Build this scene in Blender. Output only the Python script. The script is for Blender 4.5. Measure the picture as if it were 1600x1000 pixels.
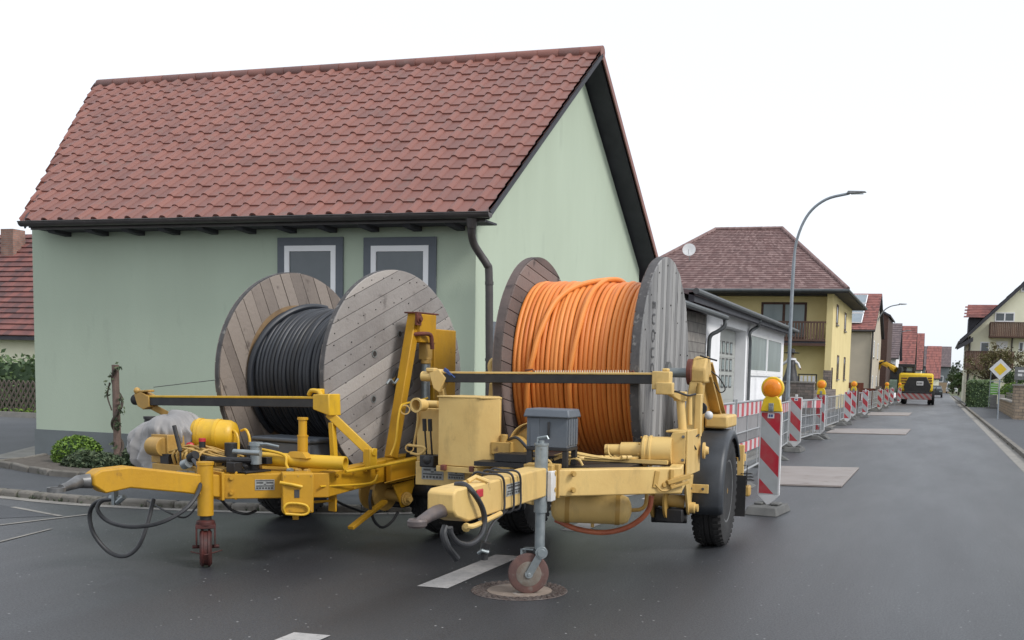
import bpy, math, random
import numpy as np
from mathutils import Vector, Matrix, noise as mnoise
R = math.radians
random.seed(7)
for o in list(bpy.data.objects): bpy.data.objects.remove(o)
scene = bpy.context.scene
COL = scene.collection
# ------------------------------------------------------------------ camera
CX, CY, FP, CAMH = 966., 734., 1640., 1.6
def nv(v): return v/np.linalg.norm(v)
def rc(x, y): return np.array([x-CX, -(y-CY), -FP], float)
_Y = nv(rc(1465, 600)); _Z = -nv(rc(480, 18900)); _Z = nv(_Z-_Y*_Z.dot(_Y)); _X = np.cross(_Y, _Z)
MC = np.array([_X, _Y, _Z]); CAM = np.array([0, 0, CAMH])
cam = bpy.data.cameras.new('camera'); camo = bpy.data.objects.new('camera', cam); COL.objects.link(camo)
cam.sensor_width = 36; cam.lens = 36*FP/1600
cam.shift_x = (800-CX)/1600; cam.shift_y = (CY-500)/1600
cam.clip_start = .05; cam.clip_end = 3000
camo.matrix_world = Matrix.Translation((0, 0, CAMH)) @ Matrix(MC.tolist()).to_4x4()
scene.camera = camo
# ------------------------------------------------------------------ world, sun, exposure
SUN_EL, SUN_AZ = 42, 104           # azimuth from +Y towards +X
w = bpy.data.worlds.new("World"); scene.world = w; w.use_nodes = True
nt = w.node_tree; nt.nodes.clear()
out = nt.nodes.new('ShaderNodeOutputWorld'); bg = nt.nodes.new('ShaderNodeBackground')
sky = nt.nodes.new('ShaderNodeTexSky'); sky.sky_type = 'NISHITA'; sky.sun_disc = False
sky.sun_elevation = R(SUN_EL); sky.sun_rotation = R(SUN_AZ); sky.air_density = 1; sky.dust_density = 3
hs = nt.nodes.new('ShaderNodeHueSaturation'); hs.inputs['Saturation'].default_value = .25
mx = nt.nodes.new('ShaderNodeMix'); mx.data_type = 'RGBA'; mx.inputs[0].default_value = .72
mx.inputs['B'].default_value = (8.2, 8.7, 9.4, 1)
nt.links.new(sky.outputs[0], hs.inputs['Color']); nt.links.new(hs.outputs[0], mx.inputs['A'])
nt.links.new(mx.outputs['Result'], bg.inputs[0]); bg.inputs[1].default_value = .10
nt.links.new(bg.outputs[0], out.inputs[0])
sl = bpy.data.lights.new('sun', 'SUN'); sl.energy = 1.5; sl.angle = R(15); sl.color = (1, .97, .93)
so = bpy.data.objects.new('sun', sl); COL.objects.link(so)
_d = Vector((math.sin(R(SUN_AZ))*math.cos(R(SUN_EL)), math.cos(R(SUN_AZ))*math.cos(R(SUN_EL)), math.sin(R(SUN_EL))))
so.rotation_euler = _d.to_track_quat('Z', 'Y').to_euler(); so.location = (30, 0, 40)
vs = scene.view_settings; vs.view_transform = 'Standard'; vs.look = 'None'; vs.gamma = 1; vs.exposure = 0.55
scene.cycles.max_bounces = 6

# ------------------------------------------------------------------ pixel -> place (survey of the photograph)
def ray(x, y): return nv(MC@rc(x, y))
def _on(ax, v, x, y):
    r = ray(x, y); t = (v-CAM[ax])/r[ax]; return Vector((CAM+r*t).tolist())
def AX(v, x, y): return _on(0, v, x, y)
def AY(v, x, y): return _on(1, v, x, y)
def AZ(v, x, y): return _on(2, v, x, y)

# ------------------------------------------------------------------ mesh helpers
class MB:
    def __init__(s): s.v = []; s.f = []; s.t = []; s.tint = None
    def add(s, vs, fs, tint=0.):
        b = len(s.v); s.v += [tuple(p) for p in vs]; s.f += [tuple(b+i for i in f) for f in fs]; s.t += [tint]*len(fs); return s
    def hexa(s, p, tint=0.):   # 8 pts: bottom 4 ccw, top 4
        return s.add(p, [(3, 2, 1, 0), (4, 5, 6, 7), (0, 1, 5, 4), (1, 2, 6, 5), (2, 3, 7, 6), (3, 0, 4, 7)], tint)
    def box(s, x0, x1, y0, y1, z0, z1, tint=0.):
        return s.hexa([(x0, y0, z0), (x1, y0, z0), (x1, y1, z0), (x0, y1, z0), (x0, y0, z1), (x1, y0, z1), (x1, y1, z1), (x0, y1, z1)], tint)
    def bar(s, a, b, w, h, up=(0, 0, 1), tint=0., w2=None, h2=None):
        a = Vector(a); b = Vector(b); d = (b-a).normalized(); up = Vector(up)
        if abs(d.dot(up)) > .99: up = Vector((0, 1, 0))
        r = d.cross(up).normalized(); u = r.cross(d).normalized()
        w2 = w if w2 is None else w2; h2 = h if h2 is None else h2
        A = [a+r*i*w/2+u*j*h/2 for i, j in ((-1, -1), (1, -1), (1, 1), (-1, 1))]
        B = [b+r*i*w2/2+u*j*h2/2 for i, j in ((-1, -1), (1, -1), (1, 1), (-1, 1))]
        return s.add(A+B, [(0, 1, 2, 3), (7, 6, 5, 4), (1, 0, 4, 5), (2, 1, 5, 6), (3, 2, 6, 7), (0, 3, 7, 4)], tint)
    def tube(s, pts, r, n=10, cap=True, tint=0.):
        pts = [Vector(p) for p in pts]; rs = r if isinstance(r, (list, tuple)) else [r]*len(pts)
        ref = None; V = []
        for i, p in enumerate(pts):
            d = (pts[min(i+1, len(pts)-1)]-pts[max(i-1, 0)]).normalized()
            if ref is None: ref = d.orthogonal().normalized()
            ref = (ref-d*ref.dot(d)).normalized(); q = d.cross(ref)
            V += [p+(ref*math.cos(2*math.pi*k/n)+q*math.sin(2*math.pi*k/n))*rs[i] for k in range(n)]
        F = [(i*n+k, i*n+(k+1) % n, (i+1)*n+(k+1) % n, (i+1)*n+k) for i in range(len(pts)-1) for k in range(n)]
        if cap: F += [tuple(range(n))[::-1], tuple((len(pts)-1)*n+k for k in range(n))]
        return s.add(V, F, tint)
    def cyl(s, a, b, r, n=20, r2=None, tint=0.): return s.tube([a, b], [r, r if r2 is None else r2], n, True, tint)
    def lathe(s, o, ax, prof, n=32, tint=0., closed=False):  # prof: (axial, radius)
        o = Vector(o); ax = Vector(ax).normalized(); u = ax.orthogonal().normalized(); q = ax.cross(u); m = len(prof); V = []
        for (a, r) in prof:
            V += [o+ax*a+(u*math.cos(2*math.pi*k/n)+q*math.sin(2*math.pi*k/n))*r for k in range(n)]
        F = [(i*n+k, i*n+(k+1) % n, ((i+1) % m)*n+(k+1) % n, ((i+1) % m)*n+k) for i in range(m if closed else m-1) for k in range(n)]
        if not closed:
            F += [tuple(range(n))[::-1], tuple((m-1)*n+k for k in range(n))]
        return s.add(V, F, tint)
    def prism(s, poly, off, tint=0.):   # planar polygon (3d) extruded by vector off
        n = len(poly); off = Vector(off); a = [Vector(p) for p in poly]; b = [p+off for p in a]
        return s.add(a+b, [tuple(range(n))[::-1], tuple(range(n, 2*n))]+[(i, (i+1) % n, n+(i+1) % n, n+i) for i in range(n)], tint)
    def ball(s, c, r, n=12, sc=(1, 1, 1), tint=0.):
        c = Vector(c); m = n//2; V = []
        for i in range(1, m):
            a = math.pi*i/m
            for k in range(n):
                b = 2*math.pi*k/n; V.append(c+Vector((math.sin(a)*math.cos(b)*sc[0], math.sin(a)*math.sin(b)*sc[1], math.cos(a)*sc[2]))*r)
        V += [c+Vector((0, 0, r*sc[2])), c-Vector((0, 0, r*sc[2]))]; t = len(V)-2
        F = [(i*n+k, (i+1)*n+k, (i+1)*n+(k+1) % n, i*n+(k+1) % n) for i in range(m-2) for k in range(n)]
        F += [(t, k, (k+1) % n) for k in range(n)]+[(t+1, (m-2)*n+(k+1) % n, (m-2)*n+k) for k in range(n)]
        return s.add(V, F, tint)
    def build(s, name, mat, parent=None, bevel=0, smooth=True, angle=35, loc=None):
        me = bpy.data.meshes.new(name); me.from_pydata(s.v, [], s.f); me.validate(); 
        import bmesh
        bm = bmesh.new(); bm.from_mesh(me); bmesh.ops.recalc_face_normals(bm, faces=bm.faces); bm.to_mesh(me); bm.free()
        if len(s.t) == len(me.polygons) and any(s.t):
            at = me.attributes.new('tint', 'FLOAT', 'FACE'); at.data.foreach_set('value', s.t)
        me.materials.append(mat)
        if smooth:
            me.polygons.foreach_set('use_smooth', [True]*len(me.polygons)); me.set_sharp_from_angle(angle=R(angle))
        o = bpy.data.objects.new(name, me); COL.objects.link(o)
        if loc is not None: o.location = loc
        if parent is not None: o.parent = parent
        if bevel:
            b = o.modifiers.new('b', 'BEVEL'); b.width = bevel; b.segments = 2; b.limit_method = 'ANGLE'; b.angle_limit = R(40)
        return o
def tag(o, label, cat, group=None, kind=None):
    o['label'] = label; o['category'] = cat
    if group: o['group'] = group
    if kind: o['kind'] = kind
    return o
def thing(name, label, cat, loc=(0, 0, 0), rz=0, group=None):
    o = bpy.data.objects.new(name, None); COL.objects.link(o); o.location = loc; o.rotation_euler = (0, 0, rz)
    o.empty_display_size = .2
    return tag(o, label, cat, group)
def kids(o): return [c for c in bpy.data.objects if c.parent == o]
def copy_tree(o, parent=None):
    c = o.copy(); COL.objects.link(c); c.parent = parent
    for ch in kids(o): copy_tree(ch, c)
    return c
def cubic(pts, n=10):   # catmull-rom through points
    P = [Vector(p) for p in pts]; P = [P[0]*2-P[1]]+P+[P[-1]*2-P[-2]]; o = []
    for i in range(1, len(P)-2):
        for k in range(n):
            t = k/n; a, b, c, d = P[i-1:i+3]
            o.append(.5*((2*b)+(c-a)*t+(2*a-5*b+4*c-d)*t*t+(3*b-a-3*c+d)*t**3))
    o.append(P[-2]); return o

# ------------------------------------------------------------------ materials
def L(c): return tuple(((x/255)/12.92 if x/255 <= .04045 else ((x/255+.055)/1.055)**2.4) for x in c)+(1,)
def mat(name, c1, c2=None, scale=3., rough=.6, bump=0., bscale=60., metal=0., c3=None, c3amt=.55, c3scale=9., tint=None, stretch=(1, 1, 1), detail=6, spec=None, rough2=None, fac=(.35, .65), coat=0., grime=0.):
    m = bpy.data.materials.new(name); m.use_nodes = True; t = m.node_tree; N = t.nodes; Lk = t.links
    p = N['Principled BSDF']; p.inputs['Roughness'].default_value = rough; p.inputs['Metallic'].default_value = metal
    if spec is not None: p.inputs['Specular IOR Level'].default_value = spec
    if coat: p.inputs['Coat Weight'].default_value = coat; p.inputs['Coat Roughness'].default_value = .25
    tc = N.new('ShaderNodeTexCoord'); mp = N.new('ShaderNodeMapping'); mp.inputs['Scale'].default_value = stretch
    Lk.new(tc.outputs['Object'], mp.inputs[0])
    def noise(sc, det=detail):
        n = N.new('ShaderNodeTexNoise'); n.inputs['Scale'].default_value = sc; n.inputs['Detail'].default_value = det
        n.inputs['Roughness'].default_value = .6; Lk.new(mp.outputs[0], n.inputs['Vector']); return n.outputs['Fac']
    def ramp(src, a, b):
        r = N.new('ShaderNodeMapRange'); r.inputs['From Min'].default_value = a; r.inputs['From Max'].default_value = b; Lk.new(src, r.inputs['Value']); return r.outputs[0]
    def mix(f, a, b):
        x = N.new('ShaderNodeMix'); x.data_type = 'RGBA'; Lk.new(f, x.inputs[0])
        for k, v in (('A', a), ('B', b)):
            if isinstance(v, tuple): x.inputs[k].default_value = v
            else: Lk.new(v, x.inputs[k])
        return x.outputs['Result']
    col = c1 if len(c1) == 4 else c1+(1,)
    p.inputs['Base Color'].default_value = col; cur = col
    if c2 is not None:
        f = ramp(noise(scale), *fac); cur = mix(f, col, c2 if len(c2) == 4 else c2+(1,))
        if rough2 is not None:
            rr = N.new('ShaderNodeMapRange'); rr.inputs['To Min'].default_value = rough; rr.inputs['To Max'].default_value = rough2; Lk.new(f, rr.inputs['Value']); Lk.new(rr.outputs[0], p.inputs['Roughness'])
    if tint is not None:   # per-piece variation from the mesh
        at = N.new('ShaderNodeAttribute'); at.attribute_name = 'tint'
        cur = mix(at.outputs['Fac'], cur, tint if len(tint) == 4 else tint+(1,))
    if c3 is not None:
        f = ramp(noise(c3scale, 8), c3amt, c3amt+.12); cur = mix(f, cur, c3 if len(c3) == 4 else c3+(1,))
    if grime:   # rain-washed streaks and road dirt
        m2 = N.new('ShaderNodeMapping'); m2.inputs['Scale'].default_value = (4, 4, 1.6); Lk.new(tc.outputs['Object'], m2.inputs[0])
        n2 = N.new('ShaderNodeTexNoise'); n2.inputs['Scale'].default_value = 1.6; n2.inputs['Detail'].default_value = 8; n2.inputs['Roughness'].default_value = .7; Lk.new(m2.outputs[0], n2.inputs['Vector'])
        r2 = N.new('ShaderNodeMapRange'); r2.inputs['From Min'].default_value = .52; r2.inputs['From Max'].default_value = .74; r2.inputs['To Max'].default_value = grime; Lk.new(n2.outputs['Fac'], r2.inputs['Value'])
        cur = mix(r2.outputs[0], cur, (.07, .052, .035, 1))
    if not isinstance(cur, tuple): Lk.new(cur, p.inputs['Base Color'])
    if bump:
        b = N.new('ShaderNodeBump'); b.inputs['Strength'].default_value = bump; b.inputs['Distance'].default_value = .01
        Lk.new(noise(bscale, 4), b.inputs['Height']); Lk.new(b.outputs[0], p.inputs['Normal'])
    m['mixf'] = 1
    return m
def brickmat(name, c1, c2, mortar, bw, bh, axis='X', rough=.85, msize=.012, bump=.6, noise_c=None):
    m = bpy.data.materials.new(name); m.use_nodes = True; t = m.node_tree; N = t.nodes; Lk = t.links; p = N['Principled BSDF']
    p.inputs['Roughness'].default_value = rough
    tc = N.new('ShaderNodeTexCoord'); sp = N.new('ShaderNodeSeparateXYZ'); cb = N.new('ShaderNodeCombineXYZ')
    Lk.new(tc.outputs['Object'], sp.inputs[0])
    if axis == 'XY':
        ad = N.new('ShaderNodeMath'); ad.operation = 'ADD'; Lk.new(sp.outputs['X'], ad.inputs[0]); Lk.new(sp.outputs['Y'], ad.inputs[1]); Lk.new(ad.outputs[0], cb.inputs[0])
    else: Lk.new(sp.outputs[axis], cb.inputs[0])
    Lk.new(sp.outputs['Z'], cb.inputs[1])
    b = N.new('ShaderNodeTexBrick'); b.inputs['Scale'].default_value = 1; b.inputs['Brick Width'].default_value = bw; b.inputs['Row Height'].default_value = bh
    b.inputs['Mortar Size'].default_value = msize; b.inputs['Color1'].default_value = c1; b.inputs['Color2'].default_value = c2; b.inputs['Mortar'].default_value = mortar
    Lk.new(cb.outputs[0], b.inputs['Vector'])
    n = N.new('ShaderNodeTexNoise'); n.inputs['Scale'].default_value = 4; n.inputs['Detail'].default_value = 6; Lk.new(tc.outputs['Object'], n.inputs['Vector'])
    mxx = N.new('ShaderNodeMix'); mxx.data_type = 'RGBA'; mxx.blend_type = 'MULTIPLY'; mxx.inputs[0].default_value = .6
    mr = N.new('ShaderNodeMapRange'); mr.inputs['From Min'].default_value = .3; mr.inputs['From Max'].default_value = .7; mr.inputs['To Min'].default_value = .5; mr.inputs['To Max'].default_value = 1.3
    Lk.new(n.outputs['Fac'], mr.inputs['Value']); Lk.new(b.outputs['Color'], mxx.inputs['A']); Lk.new(mr.outputs[0], mxx.inputs['B'])
    Lk.new(mxx.outputs['Result'], p.inputs['Base Color'])
    bp = N.new('ShaderNodeBump'); bp.inputs['Strength'].default_value = bump; bp.inputs['Distance'].default_value = .02; bp.invert = True
    Lk.new(b.outputs['Fac'], bp.inputs['Height']); Lk.new(bp.outputs[0], p.inputs['Normal'])
    return m
def stripes(name, ca, cb_, axis_vec, period, duty=.5, phase=0., rough=.45):
    m = bpy.data.materials.new(name); m.use_nodes = True; t = m.node_tree; N = t.nodes; Lk = t.links; p = N['Principled BSDF']
    p.inputs['Roughness'].default_value = rough
    tc = N.new('ShaderNodeTexCoord'); d = N.new('ShaderNodeVectorMath'); d.operation = 'DOT_PRODUCT'; d.inputs[1].default_value = axis_vec
    Lk.new(tc.outputs['Object'], d.inputs[0])
    def mth(op, a, b):
        n = N.new('ShaderNodeMath'); n.operation = op; Lk.new(a, n.inputs[0]); n.inputs[1].default_value = b; return n.outputs[0]
    x = mth('FRACT', mth('ADD', mth('DIVIDE', d.outputs['Value'], period), phase), 0); x = mth('LESS_THAN', x, duty)
    mm = N.new('ShaderNodeMix'); mm.data_type = 'RGBA'; Lk.new(x, mm.inputs[0]); mm.inputs['A'].default_value = ca; mm.inputs['B'].default_value = cb_
    n = N.new('ShaderNodeTexNoise'); n.inputs['Scale'].default_value = 7; n.inputs['Detail'].default_value = 8; Lk.new(tc.outputs['Object'], n.inputs['Vector'])
    mr = N.new('ShaderNodeMapRange'); mr.inputs['From Min'].default_value = .4; mr.inputs['From Max'].default_value = .75; mr.inputs['To Max'].default_value = .35; Lk.new(n.outputs['Fac'], mr.inputs['Value'])
    m2 = N.new('ShaderNodeMix'); m2.data_type = 'RGBA'; Lk.new(mr.outputs[0], m2.inputs[0]); Lk.new(mm.outputs['Result'], m2.inputs['A']); m2.inputs['B'].default_value = (.25, .23, .2, 1)
    Lk.new(m2.outputs['Result'], p.inputs['Base Color']); return m
M = {}
M['yellow'] = mat('yellow_paint', (.50, .265, .008), (.43, .22, .007), 2.5, .5, .15, 40, c3=(.10, .045, .015), c3amt=.635, c3scale=6, rough2=.65, grime=.30)
M['yellow_pale'] = mat('fresh_yellow_paint', (.66, .40, .025), (.58, .34, .02), 3, .42, .1, 40, c3=(.16, .08, .02), c3amt=.70, c3scale=7, grime=.30)
M['cream'] = mat('cream_paint', (.62, .43, .155), (.55, .365, .125), 2.5, .45, .12, 40, c3=(.17, .09, .035), c3amt=.655, c3scale=6, rough2=.68, grime=.30)
M['ochre'] = mat('ochre_paint', (.47, .30, .085), (.38, .22, .05), 3, .5, .12, 40, c3=(.10, .05, .02), c3amt=.64, c3scale=7, grime=.30)
M['black_metal'] = mat('black_steel', (.010, .010, .012), (.022, .021, .021), 8, .5, .1, 80)
M['rubber'] = mat('tyre_rubber', (.010, .010, .011), (.022, .021, .021), 6, .8, .2, 120)
M['fender'] = mat('grey_black_plastic', (.018, .022, .028), (.035, .04, .048), 5, .45, .12, 60, c3=(.12, .11, .10), c3amt=.68, c3scale=10)
M['hose'] = mat('black_hose', (.022, .023, .026), (.035, .035, .038), 10, .45)
M['galv'] = mat('galvanised_steel', (.30, .33, .34), (.22, .25, .26), 14, .42, .1, 50, metal=.55, c3=(.16, .12, .08), c3amt=.66, c3scale=6)
M['greysteel'] = mat('grey_steel', (.20, .20, .20), (.12, .12, .12), 9, .45, .1, 50, metal=.6)
M['rust'] = mat('red_brown_rust', (.16, .045, .03), (.09, .03, .02), 9, .75, .3, 50)
M['hitch'] = mat('oily_worn_steel', (.10, .085, .085), (.14, .11, .10), 12, .45, .1, 50, metal=.4, c3=(.12, .06, .04), c3amt=.6, c3scale=8)
M['redpaint'] = mat('worn_red_paint', (.085, .018, .014), (.045, .014, .012), 9, .6, .2, 50, c3=(.03, .02, .018), c3amt=.55, c3scale=12)
M['wheelhub'] = mat('dusty_wheel_face', (.20, .19, .165), (.15, .115, .09), 14, .8, .2, 60)
M['wheelpink'] = mat('worn_red_rubber_wheel', (.135, .07, .058), (.09, .05, .045), 9, .8, .2, 60, c3=(.17, .14, .12), c3amt=.56, c3scale=12)
M['greyplastic'] = mat('grey_plastic', (.085, .10, .12), (.11, .125, .145), 4, .5, .08, 60)
M['tarp'] = mat('silver_grey_tarpaulin', (.30, .29, .285), (.23, .22, .215), 3, .36, .5, 9, rough2=.5)
M['orangecable'] = mat('orange_cable_sheath', (.76, .27, .06), (.70, .235, .045), 3, .5, .05, 60, tint=(.58, .15, .02))
M['orangehose'] = mat('faded_orange_hose', (.55, .17, .08), (.35, .09, .05), 4, .5)
M['blackcable'] = mat('black_cable_sheath', (.016, .019, .026), (.026, .03, .038), 3, .42, tint=(.008, .009, .012))
M['woodgrey'] = mat('weathered_grey_wood', (.25, .235, .225), (.165, .15, .145), 2.5, .85, .6, 30, tint=(.36, .33, .305), stretch=(1, 1, 1), c3=(.07, .06, .055), c3amt=.64, c3scale=5)
M['woodbrown'] = mat('weathered_brown_wood', (.175, .145, .125), (.115, .095, .085), 2.5, .85, .6, 30, tint=(.26, .22, .19), c3=(.06, .045, .04), c3amt=.62, c3scale=5)
M['wooddark'] = mat('old_dark_wood', (.115, .085, .078), (.07, .058, .055), 3, .85, .5, 30, tint=(.20, .155, .14), c3=(.04, .03, .03), c3amt=.6, c3scale=6)
M['woodblue'] = mat('silver_grey_wood', (.175, .173, .175), (.09, .09, .092), 5, .85, .8, 30, tint=(.32, .315, .31), c3=(.05, .05, .055), c3amt=.57, c3scale=5, stretch=(1, 3, .35))
M['lining'] = mat('stained_drum_lining', (.26, .17, .085), (.15, .10, .06), 6, .85)
M['stencil'] = mat('faded_black_stencil', (.055, .055, .06), (.11, .11, .115), 14, .9)
M['rimgrey'] = mat('dark_grey_drum_rim', (.085, .08, .08), (.05, .048, .05), 7, .8, .5, 30, c3=(.20, .19, .18), c3amt=.58, c3scale=12)
M['nail'] = mat('dark_nail_heads', (.035, .03, .028), None, rough=.7)
M['asphalt'] = None
M['green'] = mat('green_render', (.43, .50, .395), (.405, .47, .37), 1.2, .92, .35, 90, c3=(.375, .435, .345), c3amt=.60, c3scale=2.6, stretch=(1, 1, .3))
M['greyrender'] = mat('grey_plinth_render', (.155, .175, .18), (.135, .15, .155), 2, .9, .35, 80)
M['greyband'] = mat('grey_painted_band', (.135, .15, .17), (.115, .13, .15), 2, .85, .1, 80)
M['white'] = mat('white_render', (.82, .82, .835), (.74, .74, .75), 1.2, .9, .2, 70, c3=(.48, .48, .48), c3amt=.66, c3scale=2)
M['upvc'] = mat('white_window_frame', (.80, .80, .81), None, rough=.35)
M['glass'] = mat('dark_window_glass', (.075, .09, .10), (.10, .115, .125), 1, .12, spec=.6)
M['milkglass'] = mat('frosted_window_glass', (.26, .31, .31), (.19, .235, .24), 1.5, .25, stretch=(1, 1, .2))
M['gutter'] = mat('dark_brown_metal_gutter', (.05, .045, .045), (.075, .065, .062), 4, .45, metal=.2)
M['zinc'] = mat('weathered_zinc_gutter', (.075, .085, .09), (.11, .115, .12), 4, .5, metal=.4)
M['soffit'] = mat('dark_stained_boards', (.035, .036, .044), (.05, .05, .06), 3, .8)
M['tile'] = mat('red_brown_roof_tiles', (.235, .095, .073), (.20, .08, .062), 1.1, .5, .25, 60, tint=(.13, .062, .055), c3=(.17, .10, .085), c3amt=.60, c3scale=3.2)
M['tile2'] = mat('purple_brown_roof_tiles', (.155, .085, .08), (.12, .07, .067), 2, .7, .2, 60, tint=(.25, .165, .155))
M['tile3'] = mat('bright_red_roof_tiles', (.30, .11, .09), (.24, .09, .08), 1.5, .8, tint=(.15, .06, .055))
M['tile4'] = mat('grey_brown_roof_tiles', (.13, .095, .10), (.10, .08, .085), 2, .8, tint=(.16, .12, .12))
M['yellowwall'] = mat('yellow_render', (.72, .60, .30), (.66, .54, .26), 1, .9, .15, 60)
M['palewall'] = mat('pale_yellow_render', (.84, .82, .64), (.78, .76, .58), 1, .9)
M['beige'] = mat('beige_render', (.50, .44, .35), (.45, .40, .32), 1, .9)
M['creamwall'] = mat('cream_render', (.70, .66, .52), (.62, .58, .45), 1, .9)
M['brownwood'] = mat('brown_stained_timber', (.085, .04, .028), (.055, .028, .02), 6, .7, tint=(.17, .10, .07))
M['palewood'] = mat('pale_timber', (.35, .25, .15), (.28, .2, .12), 6, .8)
M['stake'] = mat('reddish_brown_stake', (.17, .115, .095), (.11, .078, .065), 8, .9, .5, 30)
M['lattice'] = mat('weathered_lattice_wood', (.13, .105, .085), (.09, .075, .06), 6, .85)
M['door'] = mat('grey_painted_gate', (.36, .37, .35), (.33, .34, .32), 1, .6)
M['concrete'] = mat('light_concrete', (.27, .255, .23), (.20, .19, .175), 3, .9, .4, 50, c3=(.11, .105, .09), c3amt=.62, c3scale=5)
M['kerb'] = mat('kerb_granite', (.19, .175, .155), (.125, .115, .10), 3, .9, .5, 50, c3=(.065, .065, .045), c3amt=.56, c3scale=7)
M['recycled'] = mat('grey_rubber_foot', (.13, .13, .125), (.09, .09, .088), 6, .9, .3, 50)
M['plate'] = mat('dusty_steel_plate', (.27, .24, .225), (.22, .19, .175), 1.3, .6, .1, 20, c3=(.15, .12, .10), c3amt=.6, c3scale=2.5)
M['marking'] = mat('worn_white_road_paint', (.42, .40, .385), (.33, .32, .31), 12, .8, .2, 80, c3=(.16, .155, .15), c3amt=.60, c3scale=22)
M['leaf'] = mat('dark_green_leaves', (.045, .085, .03), (.03, .06, .022), 4, .6, tint=(.09, .14, .045))
M['leafbright'] = mat('bright_green_leaves', (.10, .19, .025), (.06, .125, .018), 5, .6, tint=(.17, .27, .04))
M['leafgrey'] = mat('grey_green_leaves', (.055, .085, .045), (.04, .065, .035), 5, .7, tint=(.085, .11, .055))
M['leafbrown'] = mat('bronze_leaves', (.15, .10, .06), (.11, .08, .045), 4, .6, tint=(.17, .17, .06))
M['bark'] = mat('bark', (.09, .07, .055), (.06, .048, .04), 9, .9, .4, 40)
M['soil'] = mat('planting_bed_soil', (.075, .062, .052), (.11, .095, .08), 12, .95, .6, 50)
M['grass'] = mat('grass_ground', (.07, .09, .04), (.10, .105, .055), .3, .95, .3, 20)
M['amber'] = mat('amber_lens', (.85, .27, .012), (.80, .23, .01), 30, .25, spec=.6)
M['signyellow'] = mat('yellow_plastic', (.72, .50, .02), (.66, .44, .02), 4, .45)
M['signwhite'] = mat('white_plastic', (.62, .62, .63), (.55, .55, .55), 6, .45)
M['red'] = mat('signal_red', (.42, .02, .03), None, rough=.5)
M['blue'] = mat('blue_plastic', (.04, .08, .25), None, rough=.5)
M['mesh'] = mat('galvanised_fence_bars', (.36, .37, .38), (.30, .31, .32), 8, .5, metal=.3)
M['cloth'] = mat('dusty_barrier_sheet', (.24, .235, .24), (.20, .195, .20), 2, .8)
M['solar'] = mat('solar_panel_glass', (.16, .20, .23), (.20, .24, .27), 2, .15)
M['pole'] = mat('galvanised_lamp_post', (.27, .30, .33), (.22, .245, .265), 4, .5, metal=.35)
M['label'] = mat('data_plate', (.33, .34, .33), (.20, .21, .21), 30, .5)
M['labeldark'] = mat('data_plate_print', (.05, .05, .05), None, rough=.5)
M['delin'] = stripes('red_white_diagonal_sheeting', (.38, .40, .41, 1), (.42, .018, .035, 1), (.707, 0, .707), .3535, .5, .90)
M['board'] = stripes('red_white_barrier_board', (.52, .51, .52, 1), (.45, .04, .06, 1), (1, 0, 0), .5, .5, 0)
M['boardfine'] = stripes('red_white_hazard_stripes', (.3, .26, .26, 1), (.3, .06, .06, 1), (.707, 0, .707), .3, .5, 0)
M['stone'] = brickmat('rubble_stone', (.22, .175, .15, 1), (.15, .13, .12, 1), (.10, .09, .08, 1), .32, .12, 'XY')
M['stone2'] = brickmat('pale_split_stone', (.33, .25, .18, 1), (.25, .20, .15, 1), (.14, .12, .1, 1), .35, .14, 'XY')
M['block'] = brickmat('grey_concrete_blocks', (.23, .21, .19, 1), (.19, .18, .165, 1), (.11, .10, .095, 1), .5, .25, 'Y')

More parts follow.
